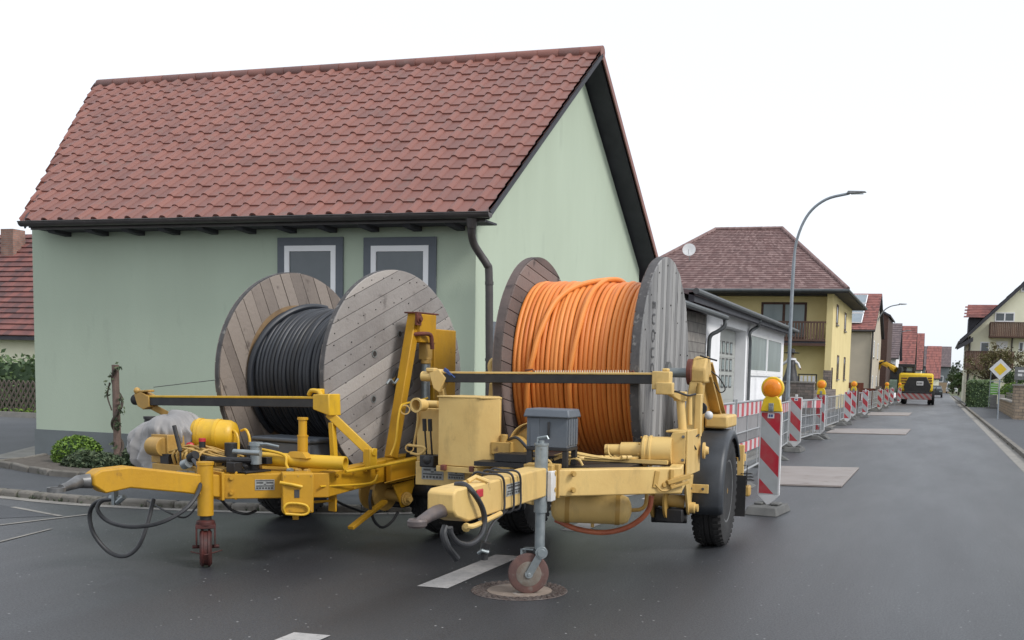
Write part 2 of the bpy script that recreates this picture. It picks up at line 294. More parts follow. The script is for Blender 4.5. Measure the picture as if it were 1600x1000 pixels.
def road_mat():
    m = bpy.data.materials.new('damp_asphalt'); m.use_nodes = True; t = m.node_tree; N = t.nodes; Lk = t.links; p = N['Principled BSDF']
    tc = N.new('ShaderNodeTexCoord')
    def noise(sc, det, vec=None, ro=.6):
        n = N.new('ShaderNodeTexNoise'); n.inputs['Scale'].default_value = sc; n.inputs['Detail'].default_value = det; n.inputs['Roughness'].default_value = ro
        Lk.new(vec or tc.outputs['Object'], n.inputs['Vector']); return n.outputs['Fac']
    def rng(s, a, b, c, d):
        r = N.new('ShaderNodeMapRange'); r.inputs[1].default_value = a; r.inputs[2].default_value = b; r.inputs[3].default_value = c; r.inputs[4].default_value = d; Lk.new(s, r.inputs[0]); return r.outputs[0]
    def mix(f, a, b, bl='MIX'):
        x = N.new('ShaderNodeMix'); x.data_type = 'RGBA'; x.blend_type = bl
        if isinstance(f, float): x.inputs[0].default_value = f
        else: Lk.new(f, x.inputs[0])
        for k, v in (('A', a), ('B', b)):
            if isinstance(v, tuple): x.inputs[k].default_value = v
            else: Lk.new(v, x.inputs[k])
        return x.outputs['Result']
    mp = N.new('ShaderNodeMapping'); mp.inputs['Scale'].default_value = (1.3, .06, 1); Lk.new(tc.outputs['Object'], mp.inputs[0])
    mp2 = N.new('ShaderNodeMapping'); mp2.inputs['Scale'].default_value = (.6, .10, 1); Lk.new(tc.outputs['Object'], mp2.inputs[0])
    big = rng(noise(1.0, 5, mp2.outputs[0]), .35, .65, 0, 1)
    streak = rng(noise(1.0, 5, mp.outputs[0]), .4, .62, 0, 1)
    c = mix(big, (.027, .029, .033, 1), (.040, .043, .048, 1)); c = mix(rng(streak, 0, 1, 0, .6), c, (.030, .029, .032, 1))
    g = rng(noise(95, 5, None, .75), .32, .68, .35, 1.75); c = mix(.9, c, g, 'MULTIPLY')
    vo = N.new('ShaderNodeTexVoronoi'); vo.inputs['Scale'].default_value = 17; Lk.new(tc.outputs['Object'], vo.inputs['Vector'])
    spk = N.new('ShaderNodeMath'); spk.operation = 'LESS_THAN'; Lk.new(vo.outputs['Distance'], spk.inputs[0]); spk.inputs[1].default_value = .13
    sep = N.new('ShaderNodeSeparateColor'); Lk.new(vo.outputs['Color'], sep.inputs[0])
    s2 = N.new('ShaderNodeMath'); s2.operation = 'GREATER_THAN'; Lk.new(sep.outputs[0], s2.inputs[0]); s2.inputs[1].default_value = .90
    s3 = N.new('ShaderNodeMath'); s3.operation = 'MULTIPLY'; Lk.new(spk.outputs[0], s3.inputs[0]); Lk.new(s2.outputs[0], s3.inputs[1])
    c = mix(s3.outputs[0], c, (.30, .30, .30, 1))
    # faint straight seams and short cracks
    w1 = N.new('ShaderNodeTexNoise'); w1.inputs['Scale'].default_value = .8; w1.inputs['Detail'].default_value = 9; Lk.new(tc.outputs['Object'], w1.inputs['Vector'])
    ab = N.new('ShaderNodeMath'); ab.operation = 'ABSOLUTE'; sb = N.new('ShaderNodeMath'); sb.operation = 'SUBTRACT'; Lk.new(w1.outputs['Fac'], sb.inputs[0]); sb.inputs[1].default_value = .5; Lk.new(sb.outputs[0], ab.inputs[0])
    cr = rng(ab.outputs[0], 0, .0018, .55, 0); c = mix(cr, c, (.02, .02, .022, 1))
    Lk.new(c, p.inputs['Base Color'])
    ra = N.new('ShaderNodeMath'); ra.operation = 'ADD'; Lk.new(rng(noise(1.4, 6, mp2.outputs[0]), .35, .65, .34, .42), ra.inputs[0]); Lk.new(rng(noise(70, 4, None, .8), .35, .65, 0, .14), ra.inputs[1])
    Lk.new(ra.outputs[0], p.inputs['Roughness']); Lk.new(rng(noise(62, 5, None, .8), .36, .64, .30, 1.0), p.inputs['Specular IOR Level'])
    b = N.new('ShaderNodeBump'); b.inputs['Strength'].default_value = .5; b.inputs['Distance'].default_value = .006; Lk.new(noise(75, 5, None, .75), b.inputs['Height']); Lk.new(b.outputs[0], p.inputs['Normal'])
    return m
M['asphalt'] = road_mat()
M['asphalt2'] = mat('pavement_asphalt', (.062, .066, .074), (.048, .052, .058), 1.2, .7, .6, 130, c3=(.085, .088, .09), c3amt=.6, c3scale=40)
M['asphalt3'] = mat('old_grey_asphalt', (.10, .105, .112), (.08, .085, .09), .7, .75, .5, 120)

# ------------------------------------------------------------------ ground, roads
def sheet(name, pts, z, m, kind='structure'):
    mb = MB(); mb.add([(p[0], p[1], z) for p in pts], [tuple(range(len(pts)))]); o = mb.build(name, m, smooth=False); o['kind'] = kind; return o
def slab(name, pts, z0, z1, m):
    mb = MB(); mb.prism([(p[0], p[1], z0) for p in pts], (0, 0, z1-z0)); o = mb.build(name, m, smooth=False); o['kind'] = 'structure'; return o
g = MB(); g.add([(-900, -300, -.03), (900, -300, -.03), (900, 1500, -.03), (-900, 1500, -.03)], [(0, 1, 2, 3)]); o = g.build('ground', M['grass'], smooth=False); o['kind'] = 'structure'
sheet('road', [(-60, -12), (1.92, -12), (1.92, 260), (-6.2, 260), (-6.2, 11), (-60, 11)], 0, M['asphalt'])
# side road behind the green house corner (left edge of the photo)
sheet('side_road', [(-60, 11.0), (-10.5, 11.0), (-11, 13), (-14.2, 15.0), (-20.6, 26), (-22, 26.0), (-50, 26), (-60, 26)], -.004, M['asphalt3'])
# pavement by the green house with its curved kerb
kc = cubic([(-14.5, 9.75, 0), (-12.4, 9.7, 0), (-10.44, 9.6, 0), (-8.96, 9.5, 0), (-7.1, 9.85, 0), (-5.6, 10.6, 0), (-4.4, 12.2, 0), (-3.75, 15, 0), (-3.6, 20, 0), (-3.6, 45, 0), (-3.6, 90, 0), (-3.6, 160, 0)], 6)
slab('pavement', [(p.x-.0, p.y+.13) if p.y < 11 else (p.x-.14, p.y) for p in kc]+[(-6, 160), (-6.0, 13.1), (-13.4, 13.1), (-14.5, 12.1)], -.02, .075, M['asphalt2'])
kb = MB()
for i in range(len(kc)-1):
    a, b = kc[i], kc[i+1]; L_ = (b-a).length; n = max(1, int(L_/1.0))
    for k in range(n):
        p, q = a.lerp(b, k/n), a.lerp(b, (k+1)/n); d = (q-p).normalized()
        nrm = Vector((-d.y, d.x, 0))
        kb.bar(p+d*.004+nrm*.07+Vector((0, 0, .02+random.uniform(-.004, .004))), q-d*.004+nrm*.07+Vector((0, 0, .02)), .14, .12)
o = kb.build('kerb', M['kerb'], bevel=.03); o['kind'] = 'structure'
gs = MB(); 
for i in range(len(kc)-4):
    a, b = kc[i], kc[i+1]; d = (b-a).normalized(); nrm = Vector((-d.y, d.x, 0))
    if (b-a).length < 6: gs.add([a-nrm*.16+Vector((0, 0, .004)), b-nrm*.16+Vector((0, 0, .004)), b+Vector((0, 0, .004)), a+Vector((0, 0, .004))], [(0, 1, 2, 3)])
o = gs.build('gutter_strip', M['concrete'], smooth=False); o['kind'] = 'structure'
# concrete apron at the far left and light joints in the junction
sheet('concrete_apron', [tuple(AZ(0, *p)[:2]) for p in ((-60, 742), (50, 731), (62, 722), (60, 697), (-60, 728))], .004+.0, M['concrete'])
jm = MB()
for a, b, wd in (((0, 820), (140, 803), .05), ((0, 846), (80, 826), .035), ((20, 792), (95, 806), .06), ((0, 712), (60, 697), .14)):
    p, q = AZ(.006, *a), AZ(.006, *b); d = (q-p).normalized(); n_ = Vector((-d.y, d.x, 0))*wd/2
    p = p-d*(4 if a[0] == 0 else 0)
    jm.add([p-n_, q-n_, q+n_, p+n_], [(0, 1, 2, 3)])
o = jm.build('road_joint', M['concrete'], smooth=False); o['kind'] = 'structure'
sheet('asphalt_patch', [tuple(AZ(0, *p)[:2]) for p in ((-40, 812), (92, 806), (20, 792), (-40, 783))], .003, M['asphalt2'])
# right side kerb and pavement
kb = MB(); y = 6.0
while y < 150:
    kb.box(1.92, 2.05, y+.005, y+.995, -.05, .10); y += 1.0
o = kb.build('kerb', M['kerb'], bevel=.01); o['kind'] = 'structure'
sheet('gutter_strip', [(1.62, 4), (1.92, 4), (1.92, 150), (1.62, 150)], .004, M['concrete'])
slab('pavement', [(2.05, 4), (12, 4), (12, 51), (3.5, 51), (3.8, 72), (5.2, 74), (5.2, 92), (2.05, 92)], -.02, .09, M['asphalt2'])
slab('pavement', [(2.05, 92.1), (2.6, 92.1), (2.6, 150), (2.05, 150)], -.02, .085, M['asphalt2'])
# road markings
dm = MB()
for y0 in (3.9, 6.93, 10.05, 13.1):
    dm.add([(-3.62, y0, .004), (-3.38, y0+.02, .004), (-3.40, y0+1.52, .004), (-3.64, y0+1.5, .004)], [(0, 1, 2, 3)])
o = dm.build('road_marking', M['marking'], smooth=False); o['kind'] = 'structure'
# manhole
mh = thing('manhole_cover', 'round cast iron and concrete manhole cover under the small wheel', 'manhole cover', (-2.87, 7.1, 0))
m_ = MB()
m_.lathe((0, 0, 0), (0, 0, 1), [(-.02, .25), (.006, .25), (.007, .35), (.003, .355)], 40)
for k in range(36):
    for rr in (.275, .305, .335):
        a = 2*math.pi*(k+(.5 if rr == .305 else 0))/36; c_, s_ = math.cos(a), math.sin(a)
        m_.bar((c_*(rr-.011), s_*(rr-.011), .009), (c_*(rr+.011), s_*(rr+.011), .009), .022, .008)
m_.build('ring', mat('worn_iron', (.085, .062, .055), (.14, .12, .11), 15, .6, .3, 60, metal=.3), mh)
m_ = MB(); m_.lathe((0, 0, 0), (0, 0, 1), [(-.02, .238), (.005, .238), (.007, .235)], 40); m_.build('lid', mat('worn_concrete_lid', (.24, .19, .155), (.16, .125, .10), 3, .85, .3, 50, c3=(.32, .30, .28), c3amt=.58, c3scale=4), mh)
# steel plates over the trench
def plate(px, lab):
    q = [AZ(0, *p) for p in px]; c = sum(q, Vector())/4; mb = MB(); mb.prism([p-c+Vector((0, 0, .004)) for p in q], (0, 0, .028))
    o = mb.build('steel_plate', M['plate'], bevel=.004, smooth=False); o.location = c
    tag(o, lab, 'steel plate', 'steel plates over the trench')
plate([(1190, 730), (1342, 733), (1315, 762), (1186, 758)], 'nearest dusty steel plate lying on the road behind the first striped panel')
plate([(1304, 671), (1423, 671.5), (1415, 680), (1290, 677)], 'middle one of the three dusty steel plates lying across the road')
plate([(1360, 645), (1425, 645.5), (1420, 650), (1353, 649)], 'farthest dusty steel plate on the road, just before the excavator')

# ------------------------------------------------------------------ roof tiles
def tile_roof(name, m, parent, O, U, V, ulen, rows, cols, lclip=None, rclip=None, amp=.044, step=.021, prof=14):
    """O lower left corner; U unit along eave; V unit up slope; ulen(v)->(u0,u1) extents; each row an overlapping S-tile course"""
    O = Vector(O); U = Vector(U).normalized(); V = Vector(V).normalized(); Nn = U.cross(V).normalized(); mb = MB()
    rh, tw = rows[1], cols; nr = rows[0]; FS = [0, .04, .055, .09, .15, .235, .32, .38, .415, .43, .6, .8, 1] if prof > 8 else [0, .05, .12, .235, .35, .42, 1]; prof = len(FS)-1
    for r in range(nr):
        v0, v1 = r*rh, (r+1)*rh+.05
        a0, b0 = ulen(v0); a1, b1 = ulen(v0+rh)
        u_lo, u_hi = min(a0, a1), max(b0, b1)
        i0 = math.floor(u_lo/tw); i1 = math.ceil(u_hi/tw)
        for i in range(i0, i1):
            us = []
            for k in FS:
                us.append(((i+k)*tw, k))
            tn = random.random()**3*.5; jit = random.uniform(-.003, .003); P = []
            for (v, lift) in ((v0-.0, -.03), (v0, 0), (v1, -step)):
                for u, f in us:
                    ext = ulen(max(v, 0)); uu = min(max(u, ext[0]), ext[1])
                    h = amp*math.sqrt(max(0, 1-((f-.235)/.185)**2)) + (.006*(1-f) if f > .42 else 0)
                    P.append(O+U*uu+V*v+Nn*(h+lift+step+jit+(0 if lift != -.03 else 0)))
            n = prof+1; F = []
            for j in range(2):
                for k in range(prof):
                    a, b, c, d = j*n+k, j*n+k+1, (j+1)*n+k+1, (j+1)*n+k
                    if (P[a]-P[b]).length+(P[c]-P[d]).length > .004: F.append((a, b, c, d))
            mb.add(P, F, .02+tn)
    return mb.build(name, m, parent, smooth=True, angle=50)
def simple_tiles(name, m, parent, quad, nr, nc, step=.02):
    """courses of flat tiles on a quad (a,b bottom; c,d top)"""
    a, b, c, d = [Vector(p) for p in quad]; mb = MB(); n = (b-a).cross(d-a).normalized()
    if n.z < 0: n = -n
    for r in range(nr):
        t0, t1 = r/nr, (r+1)/nr
        l0, r0, l1, r1 = a.lerp(d, t0), b.lerp(c, t0), a.lerp(d, t1), b.lerp(c, t1)
        for k in range(nc):
            s0, s1 = k/nc, (k+1)/nc; sh = (.5/nc if r % 2 else 0)
            P = [l0.lerp(r0, min(1, s0+sh))+n*step, l0.lerp(r0, min(1, s1+sh))+n*step, l1.lerp(r1, min(1, s1+sh)), l1.lerp(r1, min(1, s0+sh))]
            Q = [l0.lerp(r0, min(1, s0+sh)), l0.lerp(r0, min(1, s1+sh))]
            if s0+sh >= 1: continue
            mb.add(P+Q, [(0, 1, 2, 3), (4, 5, 1, 0)], .02+random.random()**2)
    return mb.build(name, m, parent, smooth=False)
def window(parent, org, U, N_, w, h, surround=None, frame=.06, mglass='glass', mframe='upvc', sw=.12, proud=.04, mull=0, sill=False, name='window'):
    """org: lower left corner of the opening on the wall, U right along wall, N_ outward"""
    o0 = Vector(org); U = Vector(U).normalized(); N_ = Vector(N_).normalized(); Z = Vector((0, 0, 1))
    def bx(mb, u0, u1, z0, z1, n0, n1):
        P = [o0+U*u+Z*z+N_*n for n in (n0, n1) for (u, z) in ((u0, z0), (u1, z0), (u1, z1), (u0, z1))]
        mb.add(P, [(0, 1, 2, 3), (7, 6, 5, 4), (0, 4, 5, 1), (1, 5, 6, 2), (2, 6, 7, 3), (3, 7, 4, 0)])
    mb = MB(); f = frame
    bx(mb, 0, w, 0, f, .004, .03); bx(mb, 0, w, h-f, h, .004, .03); bx(mb, 0, f, f, h-f, .004, .03); bx(mb, w-f, w, f, h-f, .004, .03)
    for k in range(mull):
        c = w*(k+1)/(mull+1); bx(mb, c-f*.6, c+f*.6, f, h-f, .004, .03)
    fr = mb.build(name, M[mframe], parent, smooth=False)
    mb = MB(); bx(mb, f*.9, w-f*.9, f*.9, h-f*.9, -.01, .012); mb.build('pane', M[mglass], fr, smooth=False)
    if surround:
        mb = MB(); s = sw
        bx(mb, -s, w+s, h, h+s, 0, proud); bx(mb, -s, 0, -s*.0, h, 0, proud); bx(mb, w, w+s, 0, h, 0, proud)
        mb.build('frame', M[surround], fr, smooth=False, bevel=.004)
    if sill:
        mb = MB(); bx(mb, -sw, w+sw, -.07, 0, 0, .09); mb.build('sill', M[surround or 'concrete'], fr, smooth=False)
    return fr

# ================================================================== GREEN HOUSE
gx, gy = -6.01, 13.09
H = thing('green_house', 'pale green rendered house with steep red tiled roof and grey plinth', 'house', (gx, gy, 0))
def gl(x, y, z): return Vector((x-gx, y-gy, z))
EY, EZ, RY, RZ, VX = 12.70, 3.66, 17.10, 6.92, -5.65
sl_ = (RZ-EZ)/(RY-EY)
def roofz(y): return EZ+sl_*(y-EY) if y <= RY else RZ-sl_*(y-RY)
def leftx(y): return -13.47-.618*(y-13.09)
t_ = .17
mb = MB(); B = [(gx, 13.09), (gx, 17.10), (gx, 21.10)]; Lf = [(leftx(y), y) for y in (13.09, 17.1, 21.1)]
zb = [roofz(y)-t_ for y in (13.09, 17.1, 21.1)]
V_ = [gl(x, y, 0) for x, y in B]+[gl(x, y, z) for (x, y), z in zip(B, zb)]+[gl(x, y, 0) for x, y in Lf]+[gl(x, y, z) for (x, y), z in zip(Lf, zb)]
mb.add(V_, [(0, 2, 5, 4, 3), (6, 9, 10, 11, 8), (0, 3, 9, 6), (2, 8, 11, 5), (3, 4, 10, 9), (4, 5, 11, 10)])
mb.build('wall', M['green'], H, smooth=False)
mb = MB(); pz = .52
mb.prism([gl(-13.49, 13.07, 0), gl(gx+.0, 13.07, 0), gl(gx+.0, 13.088, 0), gl(-13.47, 13.088, 0)], (0, 0, pz))
mb.prism([gl(gx+.002, 13.07, 0), gl(gx+.02, 13.07, 0), gl(gx+.02, 21.1, 0), gl(gx+.002, 21.1, 0)], (0, 0, pz))
mb.build('plinth', M['greyrender'], H, smooth=False)
rf = MB()   # roof deck with soffit
def vex(y): return leftx(y)+.12-.02
for (ya, yb) in ((EY, RY), (RY, 21.5)):
    za, zb_ = roofz(ya), roofz(yb)
    P = [gl(vex(ya), ya, za-.10), gl(VX, ya, za-.10), gl(VX, yb, zb_-.10), gl(vex(yb), yb, zb_-.10)]
    rf.hexa(P+[p+Vector((0, 0, .09)) for p in P])
roof = rf.build('roof_deck', M['soffit'], H, smooth=False)
SL = math.hypot(RY-EY, RZ-EZ)
Vd = Vector((0, RY-EY, RZ-EZ)).normalized()
def ul(v):
    y = EY+v*Vd.y; return (leftx(y)-vex(EY)+.02, VX-vex(EY)+.03)
tile_roof('roof', M['tile'], H, gl(vex(EY), EY-.06, EZ-.02), (1, 0, 0), Vd, ul, (17, (SL+.06)/17), .30)
Vb = Vector((0, -(RY-21.5), 0)); Vb = Vector((0, -(21.5-RY), RZ-roofz(21.5))).normalized()
def ul2(v): return (0, VX+.03-leftx(21.5-v*abs(Vb.y)))
tile_roof('roof', M['tile'], H, gl(VX+.03, 21.55, roofz(21.5)-.02), (-1, 0, 0), Vb, ul2, (17, (SL+.03)/17), .30, prof=6)
mb = MB()   # ridge caps
x = VX+.05; 
while x > leftx(RY)+.36:
    mb.tube([gl(x, RY, RZ+.01), gl(x-.40, RY, RZ+.025)], [.115, .10], 12, tint=.02+random.random()**2); x -= .38
mb.build('ridge', M['tile'], H)
mb = MB(); mb.bar(gl(VX+.045, EY-.05, EZ-.03), gl(VX+.045, RY, RZ-.03), .02, .06); mb.build('verge_board', M['soffit'], H)
mb = MB(); mb.bar(gl(VX+.045, RY, RZ-.02), gl(VX+.045, 21.5, roofz(21.5)-.02), .02, .11); mb.build('verge_board', M['tile'], H)
mb = MB(); mb.bar(gl(vex(EY)-.03, EY-.05, EZ-.06), gl(vex(RY)-.03, RY, RZ-.06), .02, .12); mb.build('verge_board', M['soffit'], H)
mb = MB()   # gutter: half round with bead
n = 10; xs0, xs1 = vex(EY)-.04, VX+.06
V_ = []
for x in (xs0, xs1):
    V_ += [gl(x, EY-.10-.065*math.cos(math.pi*k/n), EZ-.03-.065*math.sin(math.pi*k/n)) for k in range(n+1)]
F_ = [(k, k+1, n+2+k, n+1+k) for k in range(n)]+[tuple(range(n+1)), tuple(range(n+1, 2*n+2))]
mb.add(V_, F_); mb.tube([gl(xs0, EY-.165, EZ-.027), gl(xs1, EY-.165, EZ-.027)], .010, 8)
gut = mb.build('gutter', M['gutter'], H)
sol = gut.modifiers.new('s', 'SOLIDIFY'); sol.thickness = .004
mb = MB()
mb.box(vex(EY)+.05-gx, VX-.05-gx, EY-.015-gy, EY+.006-gy, EZ-.13, EZ-.05); mb.build('fascia', M['gutter'], H)
for i, px in enumerate((84, 143, 200, 256, 316, 376, 440, 504, 570, 638, 706)):
    p = AY(EY+.12, px, 352); c = gl(p.x, 0, 0).x; mb = MB()
    y0, y1 = EY+.03-gy, 0.0
    z0 = EZ-.185
    P = [Vector((c+s*.065, y, z)) for s, y, z in ((-1, y0+.05, z0+.02), (-1, y0, z0+.06), (-1, y0, EZ-.08), (-1, y1+.02, EZ-.02+sl_*.2), (-1, y1+.02, z0))]
    mb.prism(P, (.13, 0, 0)); mb.build('rafter_end', M['soffit'], H, bevel=.012)
mb = MB(); mb.box(vex(EY)+.1-gx, VX-.06-gx, EY+.02-gy, -.001, EZ-.12, EZ-.095); mb.build('soffit', M['soffit'], H, smooth=False)
# downpipe with swan neck
pA = lambda px, py, yy: AY(yy, px, py)-Vector((gx, gy, 0))
dp = [pA(737, 352, 12.66), pA(737, 366, 12.70), pA(741, 382, 12.80), pA(752, 400, 12.9), pA(761, 414, 12.95), pA(764, 428, 12.98), pA(764.5, 520, 12.98), pA(764.5, 600, 12.98), pA(765, 690, 12.98)]
dp[-1] = dp[-2].copy(); dp[-1].z = .12
mb = MB(); mb.tube(cubic(dp, 5), .052, 14)
mb.tube([pA(764.5, 440, 12.98), pA(764.5, 445, 12.98)], .058, 14); mb.tube([pA(764.5, 560, 12.98), pA(764.5, 564, 12.98)], .058, 14)
mb.tube([dp[0]+Vector((0, 0, .10)), dp[0]+Vector((0, 0, -.04))], [.085, .056], 14)
mb.build('downpipe', M['gutter'], H)
# windows on the long front
for (a, b) in (((446, 384), (526, 384)), ((581, 384), (671, 384))):
    p, q = AY(gy, *a), AY(gy, *b); zt = (p.z+q.z)/2
    window(H, (p.x-gx, 0, zt-1.35), (1, 0, 0), (0, -1, 0), q.x-p.x, 1.35, 'greyband', .078, sw=.115, proud=.03, sill=True)
# gable window by the pipe
p, q = AX(gx, 769, 516), AX(gx, 842, 530)
window(H, (0, p.y-gy, p.z-1.4), (0, 1, 0), (1, 0, 0), 1.5, 1.4, 'greyband', .06, 'milkglass', sw=.12, sill=True)

# ================================================================== ANNEX: garage with white render, block part
def part(mb, *a, **k): return mb.build(*a, **k)
A_ = thing('white_garage', 'long white rendered garage building with grey gate and frosted windows', 'garage', (-6.0, 27.8, 0))
def al(x, y, z): return Vector((x+6.0, y-27.8, z))
AXp = lambda px, py: AX(-6.0, px, py)
dl, dr, dz = AXp(1126, 506).y, AXp(1166, 518).y, 3.13
mb = MB()
for (y0, y1, z0, z1) in ((27.8, dl, 0, 3.5), (dr, 42.6, 0, 3.5), (dl, dr, dz, 3.5)):
    mb.box(-8, 0, y0-27.8, y1-27.8, z0, z1)
mb.box(-8, -.40, dl-27.8, dr-27.8, 0, dz-.002)
mb.build('wall', M['white'], A_, smooth=False)
gd = MB(); gd.box(-.40, -.34, dl-27.8+.02, dr-27.8-.02, .02, dz-.04)
for k in range(7): gd.box(-.34, -.332, dl-27.8+.05, dr-27.8-.05, .05+k*.44, .45+k*.44)
gate = gd.build('gate', M['door'], A_, smooth=False)
mbf = MB(); mbg = MB()
for r_ in range(3):
    for c_ in range(6):
        cy = (dr-27.8) - .55 - c_*.62; z0 = 1.30+r_*.52
        mbf.box(-.332, -.325, cy-.42, cy, z0, z0+.40); mbg.box(-.325, -.32, cy-.37, cy-.05, z0+.05, z0+.35)
mbf.build('frame', M['labeldark'], gate, smooth=False); mbg.build('pane', M['milkglass'], gate, smooth=False)
# windows
w0, w1, zt, zs = AXp(1172, 520).y, AXp(1221, 532).y, 3.13, 1.81
hw = (w1-w0)/2
for k in range(2):
    window(A_, (0, w0-27.8+k*hw+.06, zs), (0, 1, 0), (1, 0, 0), hw-.12, zt-zs, None, .09, 'milkglass')
mb = MB(); mb.box(.0, .05, w0-27.8-.1, w1-27.8+.1, zs-.1, zs-.002); mb.build('sill', M['upvc'], A_, smooth=False)
mb = MB(); mb.prism([al(-5.55, 24.4, 3.52), al(-5.55, 24.4, 3.62), al(-10, 24.4, 4.5), al(-10, 24.4, 4.4)], (0, 18.5, 0)); mb.build('roof', M['tile4'], A_, smooth=False)
mb = MB(); mb.box(.28, .42, -3.4, 14.9, 3.38, 3.60); mb.build('fascia', M['soffit'], A_, smooth=False)
mb = MB(); mb.tube([al(-5.52, 24.3, 3.62), al(-5.52, 43.0, 3.56)], .075, 10); mb.build('gutter', M['zinc'], A_)
mb = MB(); mb.tube(cubic([AX(-5.55, 1188, 501)+Vector((6, -27.8, 0)), AX(-5.75, 1184, 510)+Vector((6, -27.8, 0)), AX(-5.9, 1172, 520)+Vector((6, -27.8, 0)), al(-5.92, 34.25, 2.6), al(-5.92, 34.25, .1)], 6), .055, 10); mb.build('downpipe', M['zinc'], A_)
S_ = thing('block_shed', 'unrendered grey block shed between the green house and the white garage', 'shed', (-6.0, 21.2, 0))
mb = MB(); mb.box(-8, 0, .0, 6.55, 0, 3.25); mb.build('wall', M['block'], S_, smooth=False)
mb = MB(); mb.prism([Vector((.42, -.0, 3.22)), Vector((.42, 0, 3.30)), Vector((-4, 0, 4.1)), Vector((-4, 0, 4.0))], (0, 6.6, 0)); mb.build('roof', M['tile2'], S_, smooth=False)
mb = MB(); mb.tube([(.48, 0, 3.26), (.48, 6.9, 3.22)], .075, 10); mb.build('gutter', M['zinc'], S_)
mb = MB(); mb.tube(cubic([(.46, 6.75, 3.2), (.46, 6.75, 3.0), (.3, 6.68, 2.85), (.12, 6.6, 2.72), (.09, 6.58, 2.4), (.09, 6.58, 1.6), (.09, 6.58, .1)], 5), .055, 10); mb.build('downpipe', M['zinc'], S_)
window(S_, (0, 2.6, 1.0), (0, 1, 0), (1, 0, 0), 1.7, 1.75, None, .07, 'glass', mframe='zinc')

# ================================================================== YELLOW HOUSE
yx, yy = -5.3, 55.0
Y_ = thing('yellow_house', 'yellow rendered two storey house with brown hipped roof and wooden balcony', 'house', (yx, yy, 0))
def yl(x, y, z): return Vector((x-yx, y-yy, z))
mb = MB()
mb.box(-12, -.32, 1.1, 12.1, 0, 6.15); mb.box(-.32, 0, 0, 12.1, 0, 6.15); mb.box(-12, -8, 0, 1.1, 0, 6.15)
mb.build('wall', M['yellowwall'], Y_, smooth=False)
mb = MB(); mb.box(-.36, .03, -.03, .9, 0, 2.15); mb.build('stone_pier', M['stone'], Y_, smooth=False)
mb = MB(); mb.box(-8, -.33, .0, 1.1, 3.45, 3.62); mb.box(-8, -.33, .05, 1.1, 5.99, 6.15); mb.build('floor_slab', M['soffit'], Y_, smooth=False)
bal = MB(); bal.box(-8, -.33, -.06, -.0, 4.55, 4.64, .3); bal.box(-8, -.33, -.06, 0, 3.62, 3.72, .3); bal.box(-8, -.33, -.08, .0, 3.38, 3.52, .1)
x = -7.95
while x < -.4:
    bal.box(x, x+.09, -.045, -.015, 3.72, 4.56, .2+.8*random.random()); x += .155
bal.build('balcony', M['brownwood'], Y_, smooth=False)
p, q = AY(56.1, 1190, 472), AY(56.1, 1260, 503)
window(Y_, (p.x-yx, 1.1, 3.75), (1, 0, 0), (0, -1, 0), q.x-p.x, p.z-3.75, None, .12, 'milkglass', mframe='brownwood', mull=1)
for (u, z0, hh) in ((1.75, 4.6, 1.05), (6.8, 4.5, 1.05), (3.3, 1.72, 1.3), (7.6, 1.72, 1.3)):
    window(Y_, (0, u, z0), (0, 1, 0), (1, 0, 0), 1.0, hh, None, .1, 'glass', mframe='brownwood', sill=True, sw=.08)
mb = MB(); mb.box(.0, .03, .45, .95, 0, 2.3); mb.build('door', M['brownwood'], Y_, smooth=False)
ez, ov = 6.2, .75
c0, c1, c2, c3_ = (-17.4, 54.2), (-4.55, 54.2), (-4.55, 67.9), (-17.4, 67.9)
r0, r1 = AY(61, 1118, 360), AY(61, 1222, 357)
rz = (r0.z+r1.z)/2; R0, R1 = yl(r0.x, 61, rz), yl(r1.x, 61, rz)
E0, E1, E2, E3 = [yl(a, b, ez) for a, b in (c0, c1, c2, c3_)]
mb = MB(); d_ = Vector((0, 0, -.16))
mb.add([E0+d_, E1+d_, E2+d_, E3+d_, E0, E1, E2, E3, R0, R1], [(3, 2, 1, 0), (0, 1, 5, 4), (1, 2, 6, 5), (2, 3, 7, 6), (3, 0, 4, 7), (4, 5, 9, 8), (5, 6, 9), (6, 7, 8, 9), (7, 4, 8)])
mb.build('roof_deck', M['soffit'], Y_, smooth=False)
simple_tiles('roof', M['tile2'], Y_, (E0, E1, R1, R0), 34, 56, .03)
simple_tiles('roof', M['tile2'], Y_, (E1, E2, R1, R1+Vector((0, .02, 0))), 34, 40, .03)
mb = MB()
for a, b in ((E1, R1), (E0, R0), (R0, R1)):
    n = int((b-a).length/.38)
    for k in range(n): mb.tube([a.lerp(b, k/n)+Vector((0, 0, .03)), a.lerp(b, (k+1.1)/n)+Vector((0, 0, .06))], [.12, .10], 8, tint=.3+random.random()*.6)
mb.build('ridge', M['tile2'], Y_)
mb = MB(); mb.tube([E0+Vector((0, -.05, -.05)), E1+Vector((.05, -.05, -.05)), E2+Vector((.05, 0, -.05))], .08, 8); mb.build('gutter', M['zinc'], Y_)
# satellite dish
D_ = thing('satellite_dish', 'white satellite dish on the slope of the purple brown hipped roof', 'satellite dish', AY(56.6, 1077, 404))
mb = MB()
nrm = Vector((.12, -1, .3)).normalized(); mb.lathe((0, -.1, .45), nrm, [(0, .02), (.01, .2), (.05, .36), (.055, .36), (.03, .2), (.0, .02)][::-1], 24); mb.build('dish', M['signwhite'], D_)
mb = MB(); mb.tube([(0, .1, -.1), (0, .02, .2), (0, 0, .45)], .02, 8); mb.tube([(0, -.1, .15), (.05, -.55, .45)], .012, 6); mb.build('bracket', M['galv'], D_)

